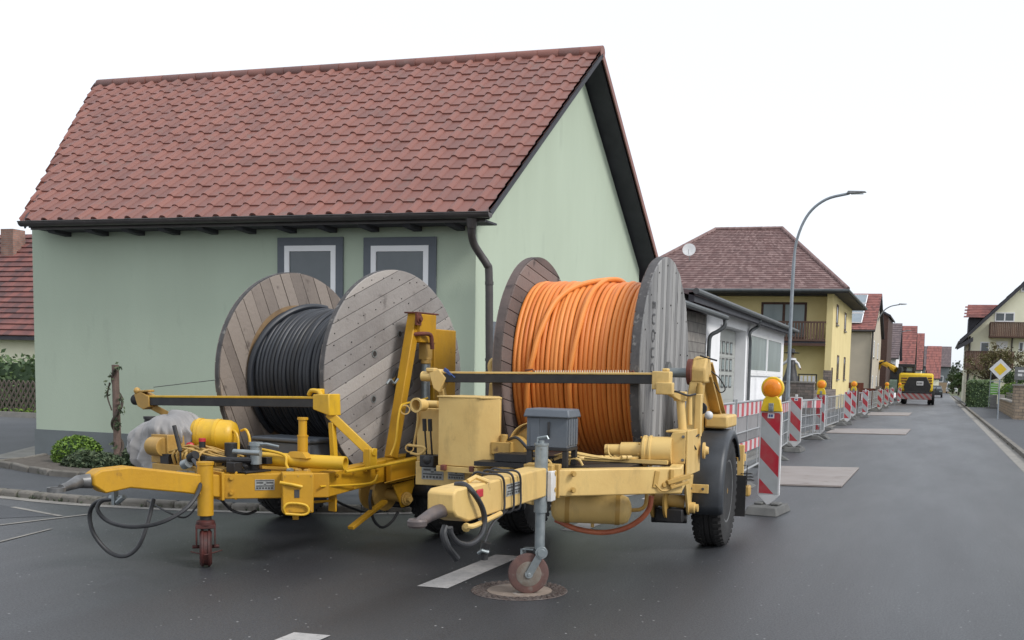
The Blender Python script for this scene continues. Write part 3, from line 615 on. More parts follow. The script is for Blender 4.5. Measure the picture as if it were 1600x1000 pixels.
# ================================================================== BEIGE HOUSE with solar panels, and the row beyond
def gable_house(name, label, x0, x1, y0, y1, ez, rz, wall, tile, axis='X', over=.35, wins=(), group=None, nt_=14):
    """axis: direction of the ridge"""
    T_ = thing(name, label, 'house', (x1, y0, 0), group=group)
    w_, d_ = x1-x0, y1-y0; mb = MB()
    if axis == 'X':
        mb.prism([Vector((-w_, 0, 0)), Vector((-w_, 0, ez)), Vector((-w_, d_/2, rz-.1)), Vector((-w_, d_, ez)), Vector((-w_, d_, 0))], (w_, 0, 0))
        s = (rz-ez)/(d_/2); e = over
        q1 = [Vector((-w_-e, -e, ez-s*e+.06)), Vector((e, -e, ez-s*e+.06)), Vector((e, d_/2, rz+.06)), Vector((-w_-e, d_/2, rz+.06))]
        q2 = [Vector((e, d_+e, ez-s*e+.06)), Vector((-w_-e, d_+e, ez-s*e+.06)), q1[3], q1[2]]
    else:
        mb.prism([Vector((0, 0, 0)), Vector((0, 0, ez)), Vector((-w_/2, 0, rz-.1)), Vector((-w_, 0, ez)), Vector((-w_, 0, 0))], (0, d_, 0))
        s = (rz-ez)/(w_/2); e = over
        q1 = [Vector((e, -e, ez-s*e+.06)), Vector((e, d_+e, ez-s*e+.06)), Vector((-w_/2, d_+e, rz+.06)), Vector((-w_/2, -e, rz+.06))]
        q2 = [Vector((-w_-e, d_+e, ez-s*e+.06)), Vector((-w_-e, -e, ez-s*e+.06)), q1[3], q1[2]]
    mb.build('wall', M[wall], T_, smooth=False)
    for q in (q1, q2):
        mb = MB(); n_ = (q[1]-q[0]).cross(q[3]-q[0]).normalized(); n_ = n_ if n_.z > 0 else -n_
        mb.prism([p-n_*.14 for p in q], n_*.13); mb.build('roof_deck', M['soffit'], T_, smooth=False)
        simple_tiles('roof', M[tile], T_, q, nt_, int(nt_*1.6), .03)
    mb = MB(); mb.tube([q1[0]+Vector((0, -.0, -.08)), q1[1]+Vector((0, 0, -.08))], .07, 8); mb.build('gutter', M['gutter'], T_)
    for (face, u, z, ww, hh) in wins:
        if face == 'S': window(T_, (u, 0, z), (1, 0, 0), (0, -1, 0), ww, hh, None, .09, 'glass', sill=True, sw=.05)
        else: window(T_, (0, u, z), (0, 1, 0), (1, 0, 0), ww, hh, None, .09, 'glass', sill=True, sw=.05)
    return T_
BH = gable_house('beige_house', 'beige house with bright red tiled roof and solar panels behind the yellow house', -10.5, -4.55, 75, 88, 5.25, 8.15, 'beige', 'tile3', 'X', .25, [('E', 3, 3.4, .9, 1.2), ('E', 8, 3.4, .9, 1.2), ('E', 3, .9, .9, 1.2), ('E', 8, .9, .9, 1.2)], nt_=22)
s_ = (8.15-5.25)/6.5
for k, (u, v) in enumerate(((.10, .6), (.10, 2.4), (.10, 4.2))):
    for c_ in range(2):
        mb = MB(); x0 = -.75-c_*1.05; y0 = v; q = [Vector((x0-.95, y0, 5.25+s_*y0+.16)), Vector((x0, y0, 5.25+s_*y0+.16)), Vector((x0, y0+1.6, 5.25+s_*(y0+1.6)+.16)), Vector((x0-.95, y0+1.6, 5.25+s_*(y0+1.6)+.16))]
        mb.prism(q, (0, -.03, .05)); fr = mb.build('solar_panel', M['solar'], BH, smooth=False, bevel=.01)
        mb = MB()
        for a, b in ((0, 1), (1, 2), (2, 3), (3, 0)): mb.bar(q[a]+Vector((0, -.02, .05)), q[b]+Vector((0, -.02, .05)), .06, .06)
        mb.build('frame', M['upvc'], fr, smooth=False)
mb = MB(); mb.tube([(.1, -.1, 5.2), (.05, -.08, .1)], .07, 8); mb.build('downpipe', M['gutter'], BH)
gable_house('narrow_house', 'narrow dark clad house squeezed behind the beige solar roof house', -9, -4.25, 92, 101, 7.3, 8.6, 'brownwood', 'tile4', 'Y', .15)
gable_house('white_gable_house', 'white walled house with dusty brown roof left of the excavator cab', -8.5, AY(112, 1400, 560).x, 112, 122, 4.3, 7.9, 'white', 'tile4', 'X', .3, [('S', -1.2, 2.2, .8, 1.1)], nt_=16)
gable_house('red_roof_house', 'long red tiled roof house rising behind the excavator cab', -9.5, AY(130, 1427, 560).x, 130, 141, 3.6, 8.6, 'palewall', 'tile3', 'X', .2, [], nt_=18)
gable_house('red_roof_house', 'cream gabled house with small red roof between the excavator and the long red roof', -8, AY(150, 1440, 560).x, 150, 160, 3.6, 8.6, 'creamwall', 'tile3', 'X', .2, [('E', 2, 2.5, 1, 1.2)], nt_=18)
gable_house('far_grey_house', 'distant grey roofed house closing the end of the street', AY(215, 1440, 560).x, AY(215, 1484, 560).x, 215, 224, 5.2, 9.0, 'greyrender', 'tile4', 'X', .3, [('S', -2, 2, 1, 1.2)], nt_=14)
gable_house('far_red_house', 'distant narrow house with tall red roof in front of the grey roofed house', AY(180, 1449, 560).x, AY(180, 1469, 560).x, 180, 192, 2.6, 7.9, 'palewall', 'tile3', 'X', .2, [], nt_=12)
FG = thing('timber_gate', 'distant pale timber gate at the end of the street beside the white van', 'gate', AY(205, 1474, 612)); FG.location.z = 0
mb = MB()
for k in range(10): mb.box(-1+k*.2, -.82+k*.2, 0, .06, 0, 1.9, random.random())
mb.build('board_panel', M['palewood'], FG, smooth=False)
mb = MB(); mb.box(-1.1, -1.0, -.05, .1, 0, 2.0); mb.box(1.0, 1.1, -.05, .1, 0, 2.0); mb.build('post', M['palewood'], FG, smooth=False)

# ================================================================== LEFT HOUSE, fence, hedge
LX = AY(30, 62, 500).x
LH = thing('red_roof_farmhouse', 'old house with weathered red tiled roof and chimney at the far left edge', 'house', (-29, 31, 0))
mb = MB(); mb.prism([Vector((5, 0, -.03)), Vector((5, 0, 2.8)), Vector((5, 4.0, 6.5)), Vector((5, 8, 2.8)), Vector((5, 8, -.03))], (-17, 0, 0)); mb.build('wall', M['palewall'], LH, smooth=False)
q1 = [Vector((-12.3, -.5, 2.45)), Vector((5.2, -.5, 2.45)), Vector((5.2, 4, 6.75)), Vector((-12.3, 4, 6.75))]
mb = MB(); mb.prism([p-Vector((0, 0, .15)) for p in q1], (0, 0, .12)); mb.build('roof_deck', M['soffit'], LH, smooth=False)
simple_tiles('roof', mat('weathered_red_tiles', (.24, .09, .075), (.15, .06, .055), 1.5, .8, tint=(.09, .05, .05), c3=(.08, .05, .05), c3amt=.58, c3scale=3), LH, q1, 20, 60, .05)
q2 = [Vector((5.2, 8.5, 2.45)), Vector((-12.3, 8.5, 2.45)), q1[3], q1[2]]
simple_tiles('roof', M['tile3'], LH, q2, 10, 20, .05)
mb = MB(); ch = AY(34.0, 14, 360)-Vector((-29, 31, 0)); mb.box(ch.x-.32, ch.x+.30, 2.9, 3.5, 5.2, ch.z+.05); mb.build('chimney', brickmat('chimney_brick', (.30, .16, .12, 1), (.24, .13, .10, 1), (.2, .17, .15, 1), .24, .08, 'XY'), LH, smooth=False)
def leaves(mb, c, r, n, size, flat=0., sc=(1, 1, 1), shell=.55):
    for _ in range(n):
        d = Vector((random.gauss(0, 1), random.gauss(0, 1), random.gauss(0, 1))).normalized()
        p = Vector(c)+Vector((d.x*sc[0], d.y*sc[1], d.z*sc[2]))*r*(shell+(1-shell)*random.random())
        u = Vector((random.gauss(0, 1), random.gauss(0, 1), random.gauss(0, 1)*(1-flat))).normalized(); v = u.cross(Vector((random.random(), random.random(), random.random()+.1))).normalized()
        s = size*random.uniform(.6, 1.3); mb.add([p-u*s, p+v*s*.5, p+u*s, p-v*s*.5], [(0, 1, 2, 3)], random.random())
def box_hedge(name, label, x0, x1, y0, y1, z0, z1, n, size, m, group=None, rough_=.06):
    T_ = thing(name, label, 'hedge', ((x0+x1)/2, (y0+y1)/2, z0), group=group); a, b, c = (x1-x0)/2, (y1-y0)/2, z1-z0
    mb = MB(); mb.box(-a+.06, a-.06, -b+.06, b-.06, 0, c-.06); mb.build('branches', M['bark'] if False else M['leaf'], T_, smooth=False)
    mb = MB()
    for _ in range(n):
        f = random.choice('xXyYzzz' if a*b > .6*c*a else 'xXyyYyyz'); p = Vector((random.uniform(-a, a), random.uniform(-b, b), random.uniform(0, c)))
        if f == 'x': p.x = -a
        if f == 'X': p.x = a
        if f == 'y': p.y = -b
        if f == 'Y': p.y = b
        if f == 'z': p.z = c
        p += Vector((random.gauss(0, rough_), random.gauss(0, rough_), random.gauss(0, rough_)))
        u = Vector((random.gauss(0, 1), random.gauss(0, 1), random.gauss(0, 1))).normalized(); v = u.orthogonal().normalized(); s = size*random.uniform(.6, 1.3)
        mb.add([p-u*s, p+v*s*.5, p+u*s, p-v*s*.5], [(0, 1, 2, 3)], random.random())
    mb.build('foliage', M[m], T_, smooth=False); return T_
box_hedge('hedge', 'dark green hedge in front of the old farmhouse behind the lattice fence', -34, -21.2, 24.4, 25.6, 0, 1.55, 5200, .09, 'leaf', rough_=.12)
LF = thing('lattice_fence', 'low brown criss cross lattice fence under the hedge at the left edge', 'fence', (-26, 23.5, 0))
mb = MB()
x = -8.0
while x < 3.3:
    mb.bar((x, 0, .1), (x+.55, 0, 1.0), .05, .02, (0, 1, 0)); mb.bar((x+.55, .03, .1), (x, .03, 1.0), .05, .02, (0, 1, 0)); x += .17
mb.build('lattice', M['lattice'], LF, smooth=False)
mb = MB(); mb.box(3.35, 3.6, -.12, .13, 0, 1.25); mb.build('post', M['concrete'], LF, smooth=False, bevel=.01)
mb = MB(); mb.box(-8, 4.4, -.5, -.36, -.02, .14); mb.build('edging', M['concrete'], LF, smooth=False)
mb = MB()
for _ in range(700):
    p = (random.uniform(-8, 3.2), random.uniform(-.34, -.05), random.uniform(.0, .22)); leaves(mb, p, .05, 1, .06)
o = mb.build('ground_cover', M['leafbright'], None, smooth=False, loc=(-26, 23.5, .0)); o['kind'] = 'stuff'; o['label'] = 'low green plants along the foot of the lattice fence'; o['category'] = 'ground cover'

# planting bed by the green house
bedp = [AZ(0, *p) for p in ((42, 742), (105, 757), (200, 772))]
mb = MB(); mb.prism([Vector((-13.1, 13.0, .07)), Vector((-12.75, 11.75, .07)), Vector((-11.2, 11.15, .07)), Vector((-8.5, 10.95, .07)), Vector((-8.2, 13.0, .07))], (0, 0, .07)); o = mb.build('soil', M['soil'], smooth=False); o['kind'] = 'structure'
mb = MB()
for a, b in (((-13.15, 12.95), (-12.8, 11.7)), ((-12.8, 11.7), (-11.2, 11.1)), ((-11.2, 11.1), (-8.5, 10.88))):
    a = Vector((*a, .11)); b = Vector((*b, .11)); n = max(2, int((b-a).length/.5))
    for k in range(n):
        p, q = a.lerp(b, k/n), a.lerp(b, (k+.96)/n); mb.bar(p+Vector((0, random.uniform(-.02, .02), random.uniform(-.03, .0))), q+Vector((0, 0, random.uniform(-.03, 0))), .07+.02*random.random(), .13, tint=random.random())
tag(mb.build('bed_edging', M['kerb'], bevel=.02), 'row of small weathered stones edging the planting bed at the green house corner', 'edging')
def bush(name, label, c, r, sc, n, size, m, core=True):
    T_ = thing(name, label, 'bush', (c[0], c[1], c[2]))
    mb = MB()
    mb.ball((0, 0, r*sc[2]*.75), r*.84, 16, sc, tint=.02)
    mb.build('branches', M['leaf'], T_)
    mb = MB(); leaves(mb, (0, 0, r*sc[2]*.75), r, n, size, 0, sc, .86)
    mb.v = [(x, y, max(z, .0)) for x, y, z in mb.v]
    mb.build('foliage', M[m], T_, smooth=False); return T_
bush('round_bush', 'bright green clipped round bush by the grey plinth of the green house', (-11.92, 12.3, .05), .34, (1, 1, .80), 2800, .028, 'leafbright')
bush('low_shrub', 'grey green spreading low shrub right of the round bush', (-11.2, 11.85, .05), .38, (1.35, .7, .45), 2600, .034, 'leafgrey')
bush('low_shrub', 'small dark low shrub at the foot of the climbing post', (-10.6, 12.2, .06), .36, (1.1, .7, .7), 1700, .034, 'leafgrey')
bush('low_shrub', 'dark low shrub hidden behind the tarpaulin cover of the yellow trailer', (-9.6, 12.0, .06), .40, (1.5, .7, .7), 2000, .036, 'leaf')
PT = thing('climber_post', 'rough wooden post with a leafy climbing plant by the green wall', 'post', (AY(12.5, 184, 700).x, 12.5, .1))
a, b = AY(12.5, 184, 712), AY(12.5, 180, 570); o_ = Vector(PT.location)
mb = MB(); mb.tube([Vector((0, 0, -.1)), (a-o_).lerp(b-o_, .5), b-o_], [.055, .05, .048], 10); mb.build('post', M['stake'], PT)
mb = MB(); tw = [Vector((.08*math.sin(t*1.3)*(1 if t < 9 else .7), -.06*math.cos(t*1.3), .05+t*.135)) for t in range(11)]
mb.tube(cubic(tw, 4), .02, 6); mb.tube(cubic([(-.05, -.05, .8), (-.13, -.04, 1.0), (-.08, -.05, 1.2)], 4), .01, 6); mb.build('stem', M['bark'], PT)
mb = MB()
for z, x_, n in ((.60, .05, 45), (.8, .11, 22), (.95, .10, 12), (1.05, -.12, 16), (1.40, .08, 16), (1.3, -.06, 8), (.3, -.05, 10), (1.15, -.10, 10)):
    leaves(mb, (x_, -.06, z), .09, n, .035, 0, (1, .6, 1), .1)
mb.build('foliage', M['leafgrey'], PT, smooth=False)

# ================================================================== RIGHT HOUSE
RYy = 92.0
def rr(px, py, dy=0): return AY(RYy+dy, px, py)
rx0 = rr(1509, 600).x
RH = thing('cream_gable_house', 'large cream gabled house with red dormer and two dark wooden balconies at the right edge', 'house', (rx0, RYy, 0))
lo = Vector((rx0, RYy, 0))
p0, p1 = rr(1500, 531), rr(1600, 440); sl2 = (p1.z-p0.z)/(p1.x-p0.x)
zw = p0.z+sl2*(rx0-p0.x)-.35; rgx = 8.5
mb = MB(); mb.prism([Vector((0, 0, 0)), Vector((0, 0, zw)), Vector((rgx, 0, zw+sl2*rgx)), Vector((2*rgx, 0, zw)), Vector((2*rgx, 0, 0))], (0, 14, 0)); mb.build('wall', M['palewall'], RH, smooth=False)
E_ = p0-lo; E_.y = -.7
q1 = [Vector((E_.x, -.7, E_.z)), Vector((E_.x, 14.6, E_.z)), Vector((rgx, 14.6, E_.z+sl2*(rgx-E_.x))), Vector((rgx, -.7, E_.z+sl2*(rgx-E_.x)))]
q2 = [Vector((2*rgx+.7, 14.6, E_.z)), Vector((2*rgx+.7, -.7, E_.z)), q1[3], q1[2]]
for q in (q1, q2):
    mb = MB(); mb.prism([p-Vector((0, 0, .38)) for p in q], (0, 0, .34)); mb.build('roof_deck', M['soffit'], RH, smooth=False); simple_tiles('roof', M['tile4'], RH, q, 16, 20, .03)
mb = MB(); mb.tube([q1[0]-Vector((.08, 0, .2)), q1[1]-Vector((.08, 0, .2))], .09, 8); mb.build('gutter', M['gutter'], RH)
mb = MB(); mb.prism([rr(1497, 541)-lo+Vector((-.1, -1.1, 0)), rr(1512, 525)-lo+Vector((.4, -1.1, -.1)), rr(1512, 532)-lo+Vector((.4, -1.1, -.1)), rr(1497, 547)-lo+Vector((-.1, -1.1, 0))], (0, .45, 0)); mb.build('porch_roof', M['soffit'], RH, smooth=False)
def rwin(a, b, **k):
    p, q = rr(*a)-lo, rr(*b)-lo; return window(RH, (p.x, 0, q.z), (1, 0, 0), (0, -1, 0), q.x-p.x, p.z-q.z, None, .09, k.get('g', 'glass'), mull=k.get('m', 0))
rwin((1532, 534), (1545, 556)); rwin((1555, 488), (1585, 503), m=1); rwin((1557, 533), (1574, 545), g='upvc'); rwin((1592, 534), (1606, 550), m=1); rwin((1596, 442), (1612, 456))
for (a, b, yo) in (((1547, 504), (1616, 526), 1.3), ((1508, 549), (1582, 577), 1.3)):
    p, q = rr(*a, -yo)-lo, rr(*b, -yo)-lo; mb = MB(); x = p.x
    mb.box(p.x, q.x, -yo, 0, q.z-.1, q.z, .1)
    while x < q.x: mb.box(x, x+.13, -yo, -yo+.03, q.z, p.z, random.random()*.8); x += .14
    y = -yo
    while y < 0: mb.box(p.x, p.x+.03, y, y+.13, q.z, p.z, .1); y += .14
    mb.box(p.x, q.x, -yo-.04, -yo+.05, p.z, p.z+.06, .1)
    mb.build('balcony', M['brownwood'], RH, smooth=False)
a, b = rr(1511, 496, 4)-lo, rr(1510, 474, 4)-lo
mb = MB(); mb.box(a.x+.15, a.x+4.5, 3.6, 7.4, a.z-1.9, a.z); mb.build('dormer', M['soffit'], RH, smooth=False)
simple_tiles('dormer_roof', M['tile3'], RH, (Vector((a.x-.3, 3.2, a.z-.05)), Vector((a.x+5.4, 3.2, a.z-.05)), Vector((a.x+5.4, 5.5, b.z)), Vector((a.x-.15, 5.5, b.z))), 8, 14, .03)
mb = MB(); mb.tube([(.12, -.1, zw), (.12, -.1, .1)], .08, 8); mb.tube([Vector((rr(1582, 526).x-rx0, -.1, rr(1582, 526).z)), Vector((rr(1580, 550).x-rx0, -.1, rr(1580, 550).z)), Vector((rr(1580, 550).x-rx0, -.1, .1))], .06, 8); mb.build('downpipe', M['gutter'], RH)

# hedge, cherry tree, garden wall, signs
p, q = AY(76, 1513, 626), AY(76, 1546, 597)
box_hedge('hedge', 'clipped dark green box hedge below the balcony of the cream gable house', p.x, q.x+.2, 76, 79.5, 0, q.z, 3000, .09, 'leaf')
c = AY(79.8, 1522, 610); T_ = thing('small_conifer', 'small pointed conifer peeping over the clipped hedge on the right', 'tree', (c.x, 80.4, 0))
mb = MB(); mb.tube([(0, 0, 0), (0, 0, 2)], [.06, .02], 6); mb.build('trunk', M['bark'], T_)
mb = MB()
for k in range(14): leaves(mb, (0, 0, .4+k*.14), .42*(1-k/15), 40, .07, 0, (1, 1, .5), .4)
mb.build('crown', M['leaf'], T_, smooth=False)
def tree(name, label, loc, trunk_h, crown_c, crown_r, nclump, nleaf, size, m, spread=(1, 1, .7), group=None, thick=.12):
    T_ = thing(name, label, 'tree', loc, group=group); mb = MB(); cc = Vector(crown_c)
    mb.tube(cubic([(0, 0, -.05), (.05, 0, trunk_h*.5), (0, .05, trunk_h)], 4), [thick]*5+[thick*.8]*4, 8)
    cl = []
    for k in range(nclump):
        d = Vector((random.gauss(0, 1), random.gauss(0, 1), random.gauss(0, 1))).normalized(); p = cc+Vector((d.x*spread[0], d.y*spread[1], d.z*spread[2]))*crown_r*random.uniform(.35, 1)
        cl.append(p); mb.tube(cubic([(0, .05, trunk_h-.1), Vector((0, 0, trunk_h)).lerp(p, .5)+Vector((0, 0, -.15)), p], 3), [thick*.5, thick*.45, thick*.4, thick*.35, thick*.25, thick*.2, thick*.12], 5, cap=False)
    mb.build('trunk', M['bark'], T_); mb = MB()
    for p in cl: leaves(mb, p, crown_r*.34, nleaf, size, 0, (1, 1, .8), .1)
    mb.build('crown', M[m], T_, smooth=False); return T_
c = AY(83, 1545, 600); cr = AY(83, 1556, 569)
tree('cherry_tree', 'spreading tree with bronze young leaves in front of the cream gable house', (c.x, 83, 0), 2.1, (cr.x-c.x-.1, 0, cr.z+.1), 1.95, 40, 90, .085, 'leafbrown', (1.25, 1, .62))
c = AY(72, 1586, 600); bush('garden_shrub', 'loose green shrub behind the low stone wall at the right edge', (c.x, 72, .5), .85, (1.2, .8, .9), 1800, .07, 'leafbright')
c = AY(80, 1590, 580); tree('garden_tree', 'small green tree behind the stone wall, right of the priority road sign', (c.x, 80, 0), 1.2, (0, 0, 2.0), 1.2, 18, 80, .08, 'leaf')
W_ = thing('stone_garden_wall', 'low stone garden wall with taller square pillar at the right edge', 'wall', (3.42, 51.2, 0), R(-.9))
mb = MB(); mb.box(0, .35, 1.9, 18.6, 0, .78); mb.build('wall', M['stone2'], W_, smooth=False)
mb = MB(); mb.box(-.04, .39, 1.9, 18.6, .78, .84); mb.build('coping', M['concrete'], W_, smooth=False)
mb = MB(); mb.box(-.03, .75, 0, 1.9, 0, 1.62); mb.build('pillar', M['stone2'], W_, smooth=False)
mb = MB(); mb.box(-.08, .8, -.05, 1.95, 1.62, 1.70); mb.build('cap', M['concrete'], W_, smooth=False)
mb = MB(); mb.box(-.05, .35, 18.6, 19.2, 0, 1.05); mb.build('pillar', M['concrete'], W_, smooth=False)
mb = MB()
for z in (.90, 1.02, 1.14): mb.box(.12, .16, 1.9, 12, z, z+.09)
mb.build('fence_board', M['greysteel'], W_, smooth=False)
b0, b1 = AY(54, 1586, 573), AY(54, 1606, 594)
SB = thing('house_sign', 'grey board with pale writing above the stone pillar at the right edge', 'sign', (b0.x, 54, 0))
mb = MB(); mb.box(0, b1.x-b0.x+.4, 0, .05, b1.z, b0.z); mb.build('board', M['greysteel'], SB, smooth=False)
mb = MB(); mb.box(.1, .16, .05, .1, 0, b1.z); mb.box(.8, .86, .05, .1, 0, b1.z); mb.build('post', M['greysteel'], SB, smooth=False)
mb = MB(); mb.box(.15, .8, -.01, 0, b0.z-.25, b0.z-.15); mb.box(.15, .35, -.01, 0, b0.z-.45, b0.z-.33); mb.box(.42, .8, -.01, 0, b0.z-.45, b0.z-.33); mb.build('lettering', M['signwhite'], SB, smooth=False)
# priority road sign
pc = AY(50, 1563, 577); base = Vector((pc.x, 50, .09)); s_ = .47
PS = thing('priority_road_sign', 'white edged yellow diamond priority road sign on a grey pole', 'road sign', base)
z = pc.z-.09
mb = MB(); mb.tube([(0, .03, 0), (0, .03, z+.4)], .035, 10); mb.build('pole', M['pole'], PS)
def dia(n0, n1, s, m, nm, par): mb = MB(); mb.prism([(s, n0, z), (0, n0, z+s), (-s, n0, z), (0, n0, z-s)], (0, n1-n0, 0)); return mb.build(nm, M[m], par, smooth=False)
fc = dia(-.02, .0, s_, 'signwhite', 'sign_plate', PS); dia(-.026, -.021, s_*.58, 'signyellow', 'yellow_diamond', fc)
# notice board
p, q = AY(73, 1548, 599), AY(73, 1559, 615)
NB = thing('notice_board', 'narrow free standing board with green and yellow strips over a grey panel', 'notice board', (p.x, 73, .09))
ww = q.x-p.x; zt_ = p.z-.09
mb = MB(); mb.tube([(-.06, 0, 0), (-.02, 0, zt_+.75)], .022, 8); mb.tube([(ww+.04, 0, 0), (ww+.06, 0, zt_+.1)], .022, 8); mb.tube([(-.06, 0, zt_+.12), (ww+.3, 0, zt_+.12)], .02, 8); mb.build('frame', M['pole'], NB)
mb = MB(); mb.box(0, ww, -.01, .02, zt_-.72, zt_); mb.build('board', mat('green_notice', (.12, .30, .06), None, rough=.5), NB, smooth=False)
mb = MB(); [mb.box(.02, ww-.02, -.016, -.011, zt_-.12-k*.16, zt_-.09-k*.16) for k in range(4)]; mb.build('lettering', M['signwhite'], NB, smooth=False)
mb = MB(); mb.box(.02, ww-.02, -.01, .02, .08, zt_-.74); mb.build('lower_panel', M['greysteel'], NB, smooth=False)
mb = MB(); mb.box(-.2, ww+.1, -.2, .2, 0, .09); mb.build('foot', M['recycled'], NB, smooth=False)
# planters/posts along the cream house corner
# far end vegetation
for i, (px, py, Y0, r_, m) in enumerate(((1484, 600, 190, 1.8, 'leafgrey'), (1492, 596, 165, 1.7, 'leaf'), (1490, 586, 240, 3.2, 'leafgrey'))):
    c = AY(Y0, px, py); tree('street_tree', ['small grey green tree far down the street above the white van', 'dark green tree far down the street beside the cream house wall', 'tall hazy tree at the very end of the street'][i], (c.x+.6, Y0, 0), 1.5, (0, 0, c.z), r_, 12, 90, .22, m, (.8, .8, 1), 'trees at the end of the street', .15)

# ================================================================== CABLE DRUMS
def clip_strip(Rr, a, b, n=14):
    """outline of a disc of radius Rr between offsets a<b (across) ; returns [(along, across)]"""
    P = []
    a = max(-Rr+.002, a); b = min(Rr-.002, b)
    for k in range(n+1):
        c = a+(b-a)*k/n; P.append((math.sqrt(max(Rr*Rr-c*c, 0)), c))
    for k in range(n, -1, -1):
        c = a+(b-a)*k/n; P.append((-math.sqrt(max(Rr*Rr-c*c, 0)), c))
    return P
def planks(mb, Rr, x0, x1, ang, pw, seed):
    rnd = random.Random(seed); ca, sa = math.cos(ang), math.sin(ang); c = -Rr
    while c < Rr-.01:
        w_ = pw*rnd.uniform(.85, 1.15); P = clip_strip(Rr, c+.003, min(c+w_-.003, Rr)); dx = rnd.uniform(-.003, .003)
        if min(c+w_, Rr)-c > .03:
            mb.prism([Vector((x0+dx, y*ca-z*sa, y*sa+z*ca)) for y, z in P], (x1-x0, 0, 0), .02+rnd.random())
        c += w_
def drum(name, label, T_, c, Rr, xa, xb, th, cab_r, n_w, outer_m, inner_m, cab_m, ang_o, ang_i, pw, seed, crossing=None, nails=False, ring=None, rim_m=('rimgrey', 'rimgrey')):
    D = thing(name, label, 'cable drum', T_.wv(c), T_.yaw)
    rnd = random.Random(seed)
    for (x0, x1, s) in ((xb-th, xb, 1), (xa, xa+th, -1)):
        xm = (x0+x1)/2; o_, i_ = ((xm+.001, x1), (x0, xm-.001)) if s > 0 else ((x0, xm-.001), (xm+.001, x1))
        mb = MB(); planks(mb, Rr, o_[0], o_[1], ang_o, pw, seed+s); fl = mb.build('flange', M[outer_m if s > 0 else inner_m], D, bevel=.003)
        mb = MB(); planks(mb, Rr-.006, i_[0], i_[1], ang_i, pw, seed+5+s); mb.build('inner_boards', M[inner_m], fl, bevel=.003)
        if nails and s > 0:
            mb = MB()
            for rr_ in (Rr*.94, Rr*.72, Rr*.48):
                n = int(rr_*46)
                for k in range(n):
                    a = 2*math.pi*(k+rnd.uniform(-.25, .25))/n; r2 = rr_+rnd.uniform(-.03, .03)
                    mb.cyl((x1-.004, r2*math.cos(a), r2*math.sin(a)), (x1+.005, r2*math.cos(a), r2*math.sin(a)), .0055, 6)
            mb.build('nail_heads', M['nail'], fl)
            for k in range(6):
                mb = MB(); a = math.pi*k/3+.5; mb.cyl((x1-.01, .42*math.cos(a), .42*math.sin(a)), (x1+.004, .42*math.cos(a), .42*math.sin(a)), .032, 14); mb.build('bolt_hole', M['nail'], fl)
            for k in range(6):
                mb = MB(); a = math.pi*k/3+.5; mb.lathe((x1, .42*math.cos(a), .42*math.sin(a)), (1, 0, 0), [(.0, .036), (.006, .036), (.006, .026), (0, .026)], 14, closed=True); mb.build('washer', M['galv'], fl)
        elif s > 0:
            mb = MB()
            for rr_ in (Rr*.93, Rr*.6):
                n = int(rr_*18)
                for k in range(n):
                    a = 2*math.pi*(k+.5)/n; mb.cyl((x1-.004, rr_*math.cos(a), rr_*math.sin(a)), (x1+.006, rr_*math.cos(a), rr_*math.sin(a)), .008, 6)
            mb.build('nail_heads', M['nail'], fl)
        # steel rim band in short overlapping pieces
        mb = MB(); mb.lathe((x0, 0, 0), (1, 0, 0), [(.012, Rr-.01), (.012, Rr+.004), (x1-x0-.012, Rr+.004), (x1-x0-.012, Rr-.01)], 96, closed=True); mb.build('rim_band', M[rim_m[0 if s < 0 else 1]], fl)
    mb = MB(); mb.cyl((xa-.04, 0, 0), (xb+.03, 0, 0), .10, 24); mb.build('hub', M['greysteel'], D)
    if ring:
        mb = MB(); mb.lathe((xa+th+.001, 0, 0), (1, 0, 0), [(0, cab_r-.02), (.003, cab_r-.02), (.003, cab_r+ring), (0, cab_r+ring)], 72, closed=True); mb.build('lining', M['lining'], D)
    # windings
    prof = []; x0, x1 = xa+th+.004, xb-th-.004; pitch = (x1-x0)/n_w; mb = MB()
    for k in range(n_w):
        rr_ = cab_r+rnd.uniform(-.008, .006); cx = x0+pitch*(k+.5)+rnd.uniform(-.002, .002); pr = pitch*.5
        tn = .02+rnd.random()**2*.9; wob = rnd.uniform(0, 6.28); V = []; ns, nr = 8, 96
        for j in range(nr):
            a = 2*math.pi*j/nr; r3 = rr_+.004*math.sin(a*2+wob)+.003*math.sin(a*5+wob*2); cxx = cx+.0022*math.sin(a*1+wob)*(1 if 0 < k < n_w-1 else 0)
            for i in range(ns):
                b = math.pi*(i/(ns-1)); V.append((cxx-pr*math.cos(b), (r3-pr+pr*math.sin(b))*math.cos(a), (r3-pr+pr*math.sin(b))*math.sin(a)))
        mb.add(V, [(j*ns+i, j*ns+i+1, ((j+1) % nr)*ns+i+1, ((j+1) % nr)*ns+i) for j in range(nr) for i in range(ns-1)], tn)
    mb.cyl((x0, 0, 0), (x1, 0, 0), cab_r-pitch*.9, 48, tint=.9)
    cb = mb.build('cable_windings', M[cab_m], D, angle=70)
    if crossing:
        for (pts, r_) in crossing:
            mb = MB(); P = []
            for (x, a) in pts: P.append((x, (cab_r+r_*.75)*math.cos(R(a)), (cab_r+r_*.75)*math.sin(R(a))))
            Q = cubic(P, 8); mb.tube([Vector((q.x, *(Vector((q.y, q.z)).normalized()*(cab_r+r_*.75)))) for q in Q], r_, 10); mb.build('loose_cable', M[cab_m], D)
    return D
